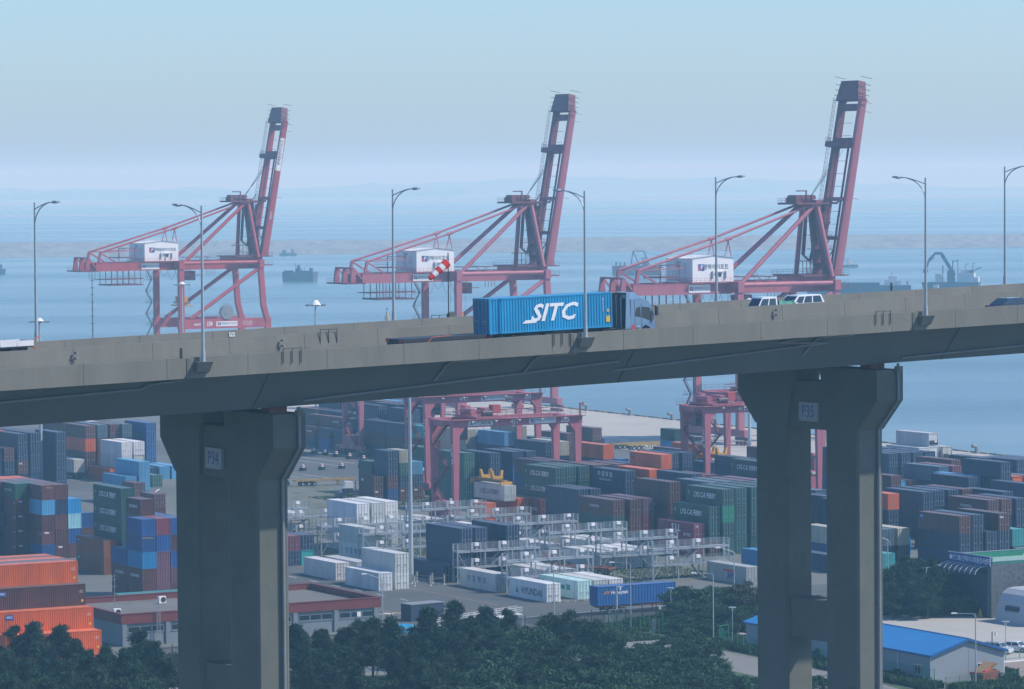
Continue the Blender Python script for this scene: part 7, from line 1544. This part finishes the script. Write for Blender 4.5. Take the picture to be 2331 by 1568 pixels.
# ------------------------------------------------------------------ trees and undergrowth
def leaf_mat(name, c, v=.45):
    m = bpy.data.materials.new(name); m.use_nodes = True; n, l = nodes(m); b = n['Principled BSDF']; b.inputs['Roughness'].default_value = .75; b.inputs['Specular IOR Level'].default_value = .2
    g = n.new('ShaderNodeNewGeometry'); a = n.new('ShaderNodeTexNoise'); a.inputs['Scale'].default_value = .55; a.inputs['Detail'].default_value = 4; l.new(g.outputs['Position'], a.inputs[0])
    r = n.new('ShaderNodeMapRange'); r.inputs[1].default_value = .3; r.inputs[2].default_value = .7; r.inputs[3].default_value = 1 - v; r.inputs[4].default_value = 1 + v * 1.4; l.new(a.outputs[0], r.inputs[0])
    mx = n.new('ShaderNodeMix'); mx.data_type = 'RGBA'; mx.blend_type = 'MULTIPLY'; mx.inputs[0].default_value = 1; mx.inputs[6].default_value = (*c, 1); l.new(r.outputs[0], mx.inputs[7]); l.new(mx.outputs[2], b.inputs['Base Color']); return m
LM = [leaf_mat('pine_needles', (.022, .050, .030)), leaf_mat('pine_needles_light', (.026, .058, .030)), leaf_mat('conifer_needles', (.016, .045, .026)), leaf_mat('bush_leaves', (.026, .066, .030)), leaf_mat('dry_leaves', (.050, .062, .038))]
def crown(kind, seed):
    g = np.random.default_rng(seed); cl = []
    if kind in (0, 1):         # pine: whorls of branches with upturned tufts, flatter and wider for kind 1
        levels = 8 if kind == 0 else 6
        for i in range(levels):
            t = i / (levels - 1); z = (.22 if kind == 0 else .30) + (.66 if kind == 0 else .55) * t
            rad = ((.34 * (1 - t) ** .75 + .04) if kind == 0 else .42 * math.sqrt(max(0.03, 1 - (t * .95) ** 2))) * g.uniform(.8, 1.15)
            for b in range(int(8 - 4 * t)):
                a = g.uniform(0, 6.28); rr = rad * g.uniform(.65, 1.12)
                for f, s in ((.45, .07), (.78, .075), (1.0, .06)): cl.append((math.cos(a) * rr * f, math.sin(a) * rr * f, z + .05 * f + g.uniform(-.02, .02), s * g.uniform(.8, 1.25), .6))
        cl.append((0, 0, .94, .035, 2.0)); cl.append((0, 0, .88, .05, 1.4))
        for k in range(3): a = g.uniform(0, 6.28); cl.append((.08 * math.cos(a), .08 * math.sin(a), .86 + .05 * k, .035, 1.6))
    elif kind == 2:            # dense rounded cone
        for i in range(60): t = g.uniform(0, 1) ** .8; a = g.uniform(0, 6.28); rr = .27 * (1 - t ** 2.2) ** .8 * math.sqrt(g.uniform(.3, 1)); cl.append((math.cos(a) * rr, math.sin(a) * rr, .12 + .82 * t, .06 + .04 * (1 - t), 1.2))
    else:                      # bush or spreading broadleaf crown
        for i in range(70):
            u = g.normal(size=3); u /= np.linalg.norm(u); r0 = g.uniform(.55, 1) ** .5; cl.append((u[0] * .52 * r0 * g.uniform(.8, 1.1), u[1] * .52 * r0 * g.uniform(.8, 1.1), .50 + u[2] * .38 * r0, .10 * g.uniform(.7, 1.3), .8))
    V = []; per = {0: 95, 1: 95, 2: 95, 3: 85, 4: 60}[kind]
    for cx, cy, cz, s, st in cl:
        n = per; p = g.normal(size=(n, 3)) * s * .55; p[:, 2] *= st * .7; c = p + (cx, cy, cz)
        d = g.normal(size=(n, 3)); d[:, 2] += (.8 if kind < 2 else .2); d /= np.linalg.norm(d, axis=1)[:, None]; e = np.cross(d, g.normal(size=(n, 3))); e /= np.linalg.norm(e, axis=1)[:, None]
        L = (.030 if kind < 2 else .026) * g.uniform(.7, 1.4, (n, 1)) * (1.2 if kind > 2 else 1); wd = L * (.28 if kind < 2 else .5)
        V.append(np.stack([c - e * wd, c + e * wd, c + d * L * 2], 1).reshape(-1, 3))
    V = np.concatenate(V); nt_ = len(V) // 3; me = bpy.data.meshes.new('crown'); me.vertices.add(len(V)); me.vertices.foreach_set('co', V.astype(np.float32).ravel()); me.loops.add(len(V)); me.loops.foreach_set('vertex_index', np.arange(len(V), dtype=np.int32)); me.polygons.add(nt_); me.polygons.foreach_set('loop_start', np.arange(0, len(V), 3, dtype=np.int32)); me.materials.append(LM[kind]); me.update(); return me
def trunk(kind, seed):
    g = random.Random(seed); m = MB(); x = y = 0; pts = [(0, 0, -.02)]
    top = .9 if kind < 3 else .6
    for k in range(1, 6): x += g.uniform(-.018, .018); y += g.uniform(-.018, .018); pts.append((x, y, top * k / 5))
    for k in range(5): m.tube(pts[k], pts[k + 1], .021 * (1 - k * .17), 7, r2=.021 * (1 - (k + 1) * .17), caps=False)
    for k in range(14):
        a = g.uniform(0, 6.28); z = g.uniform(.28, .8) if kind < 3 else g.uniform(.1, .5); r_ = (.28 if kind != 2 else .15) * (1.15 - z); q = pts[min(5, int(z / top * 5))]
        m.tube((q[0], q[1], z), (q[0] + r_ * math.cos(a), q[1] + r_ * math.sin(a), z + .06), .007, 5, r2=.003, caps=False)
    return m.mesh('trunk', M['bark'])
CR = {k: [crown(k, 10 * k + s) for s in range(4 if k < 2 else 3)] for k in range(5)}; TR = {k: [trunk(k, 7 * k + s) for s in range(2)] for k in range(5)}
KN = {0: ('pine_tree', 'tree', 'pine'), 1: ('pine_tree', 'tree', 'broad pine'), 2: ('conifer_tree', 'tree', 'dense dark conifer'), 3: ('bush', 'bush', 'leafy bush'), 4: ('broadleaf_tree', 'tree', 'thin brownish tree')}
GR = {0: 'pines in front of the port', 1: 'pines in front of the port', 2: 'conifers in front of the port', 3: 'bushes in front of the port', 4: 'thin trees in front of the port'}
rg_ = random.Random(77); tl = TREES
def region(x, y):
    u = x / y
    return ('below the orange containers', 0) if u < -.112 else ('left of the left pier', 1) if u < -.085 else ('right of the left pier', 2) if u < -.035 else ('in the centre grove', 3) if u < .024 else ('left of the right pier', 4) if u < .066 else ('seen between the right pier legs', 5) if u < .084 else ('right of the right pier', 6)
cnt = {}; tot = {}
for k, x, y, h in tl: key = (region(x, y)[0], KN[k][2]); tot[key] = tot.get(key, 0) + 1
SR = sorted(tl, key=lambda t: (region(t[1], t[2])[1], t[0], t[1]))
for k, x, y, h in SR:
    rn = region(x, y)[0]; key = (rn, KN[k][2]); cnt[key] = cnt.get(key, 0) + 1; i = cnt[key]
    o = empty(KN[k][0], (x, y, 0), rg_.uniform(0, 6.28), '%s %s%s' % (KN[k][2], rn, '' if tot[key] == 1 else ', %s from the left of its kind there' % ORD[i - 1]), KN[k][1], GR[k])
    sxy = h * rg_.uniform(.9, 1.15) * (1.25 if k == 3 else 1); o.scale = (sxy, sxy * rg_.uniform(.9, 1.1), h)
    for me, nm in ((TR[k][rg_.randrange(2)], 'trunk'), (rg_.choice(CR[k]), 'crown')):
        c = bpy.data.objects.new(nm, me); C.objects.link(c); c.parent = o
# tree stakes under the centre pines
for (p, q) in ((-452.5, 223.0), (-453.0, 227.6), (-453.6, 233.0)):
    o = empty('tree_stakes', P(p, q), 0, 'wooden props round a pine trunk by the road, %s from the left' % {223.0: 'first', 227.6: 'second', 233.0: 'third'}[q], 'stakes', 'props round the centre pines'); m = MB()
    for a in (0, 2.1, 4.2): m.build if 0 else MB().beam((1.1 * math.cos(a), 1.1 * math.sin(a), 0), (.1 * math.cos(a), .1 * math.sin(a), 1.7), .06).build('prop', M['bark'], o)
# grass and weeds as one mass
def scatter(name, n, fn, h, col, label, seed):
    g = np.random.default_rng(seed); P_ = np.array([fn(g) for _ in range(n)]); a = g.uniform(0, 6.28, n); hh = h * g.uniform(.5, 1.4, n); wd = hh * .35
    dx, dy = np.cos(a) * wd, np.sin(a) * wd; lean = g.normal(size=(n, 2)) * hh[:, None] * .25
    V = np.zeros((n, 3, 3)); V[:, 0] = np.stack([P_[:, 0] - dx, P_[:, 1] - dy, np.full(n, .0)], 1); V[:, 1] = np.stack([P_[:, 0] + dx, P_[:, 1] + dy, np.full(n, .0)], 1); V[:, 2] = np.stack([P_[:, 0] + lean[:, 0], P_[:, 1] + lean[:, 1], hh], 1)
    V = V.reshape(-1, 3); me = bpy.data.meshes.new(name); me.vertices.add(len(V)); me.vertices.foreach_set('co', V.astype(np.float32).ravel()); me.loops.add(len(V)); me.loops.foreach_set('vertex_index', np.arange(len(V), dtype=np.int32)); me.polygons.add(n); me.polygons.foreach_set('loop_start', np.arange(0, len(V), 3, dtype=np.int32)); me.materials.append(col); me.update()
    o = bpy.data.objects.new(name, me); C.objects.link(o); tag(o, label, None, None, 'stuff')
GM = leaf_mat('tall_grass', (.035, .075, .030), .4)
def rect(ps): 
    tot = [abs((b - a) * (d - c)) for a, b, c, d in ps]; s = sum(tot)
    def f(g):
        u = g.uniform(0, s); i = 0
        while u > tot[i] and i < len(ps) - 1: u -= tot[i]; i += 1
        a, b, c, d = ps[i]; v = P(g.uniform(a, b), g.uniform(c, d)); return (v.x, v.y)
    return f
scatter('grass', 150000, rect([(-490.5, -469, 195, 282), (-452, -425, 195, 268), (-490, -478.5, 283, 345), (-477, -459, 284, 292)]), .35, GM, 'rough green grass under the trees and beside the access road', 1)
scatter('undergrowth', 90000, rect([(-489, -479, 286, 318), (-490, -478.5, 318, 345), (-462, -430, 282.6, 285), (-430, -405, 281.8, 284.6), (-403.5, -397, 284, 320), (-421, -410, 297.8, 300)]), .8, GM, 'tall weeds along the fences and round the warehouse', 2)
scatter('yard_weeds', 26000, rect([(-642, -536, 308, 320), (-557, -540, 321, 336), (-655, -645, 300, 345), (-519.3, -518.6, 290, 306), (-720, -690, 345, 366)]), .22, GM, 'sparse weeds growing through the paving of the reefer yard', 3)
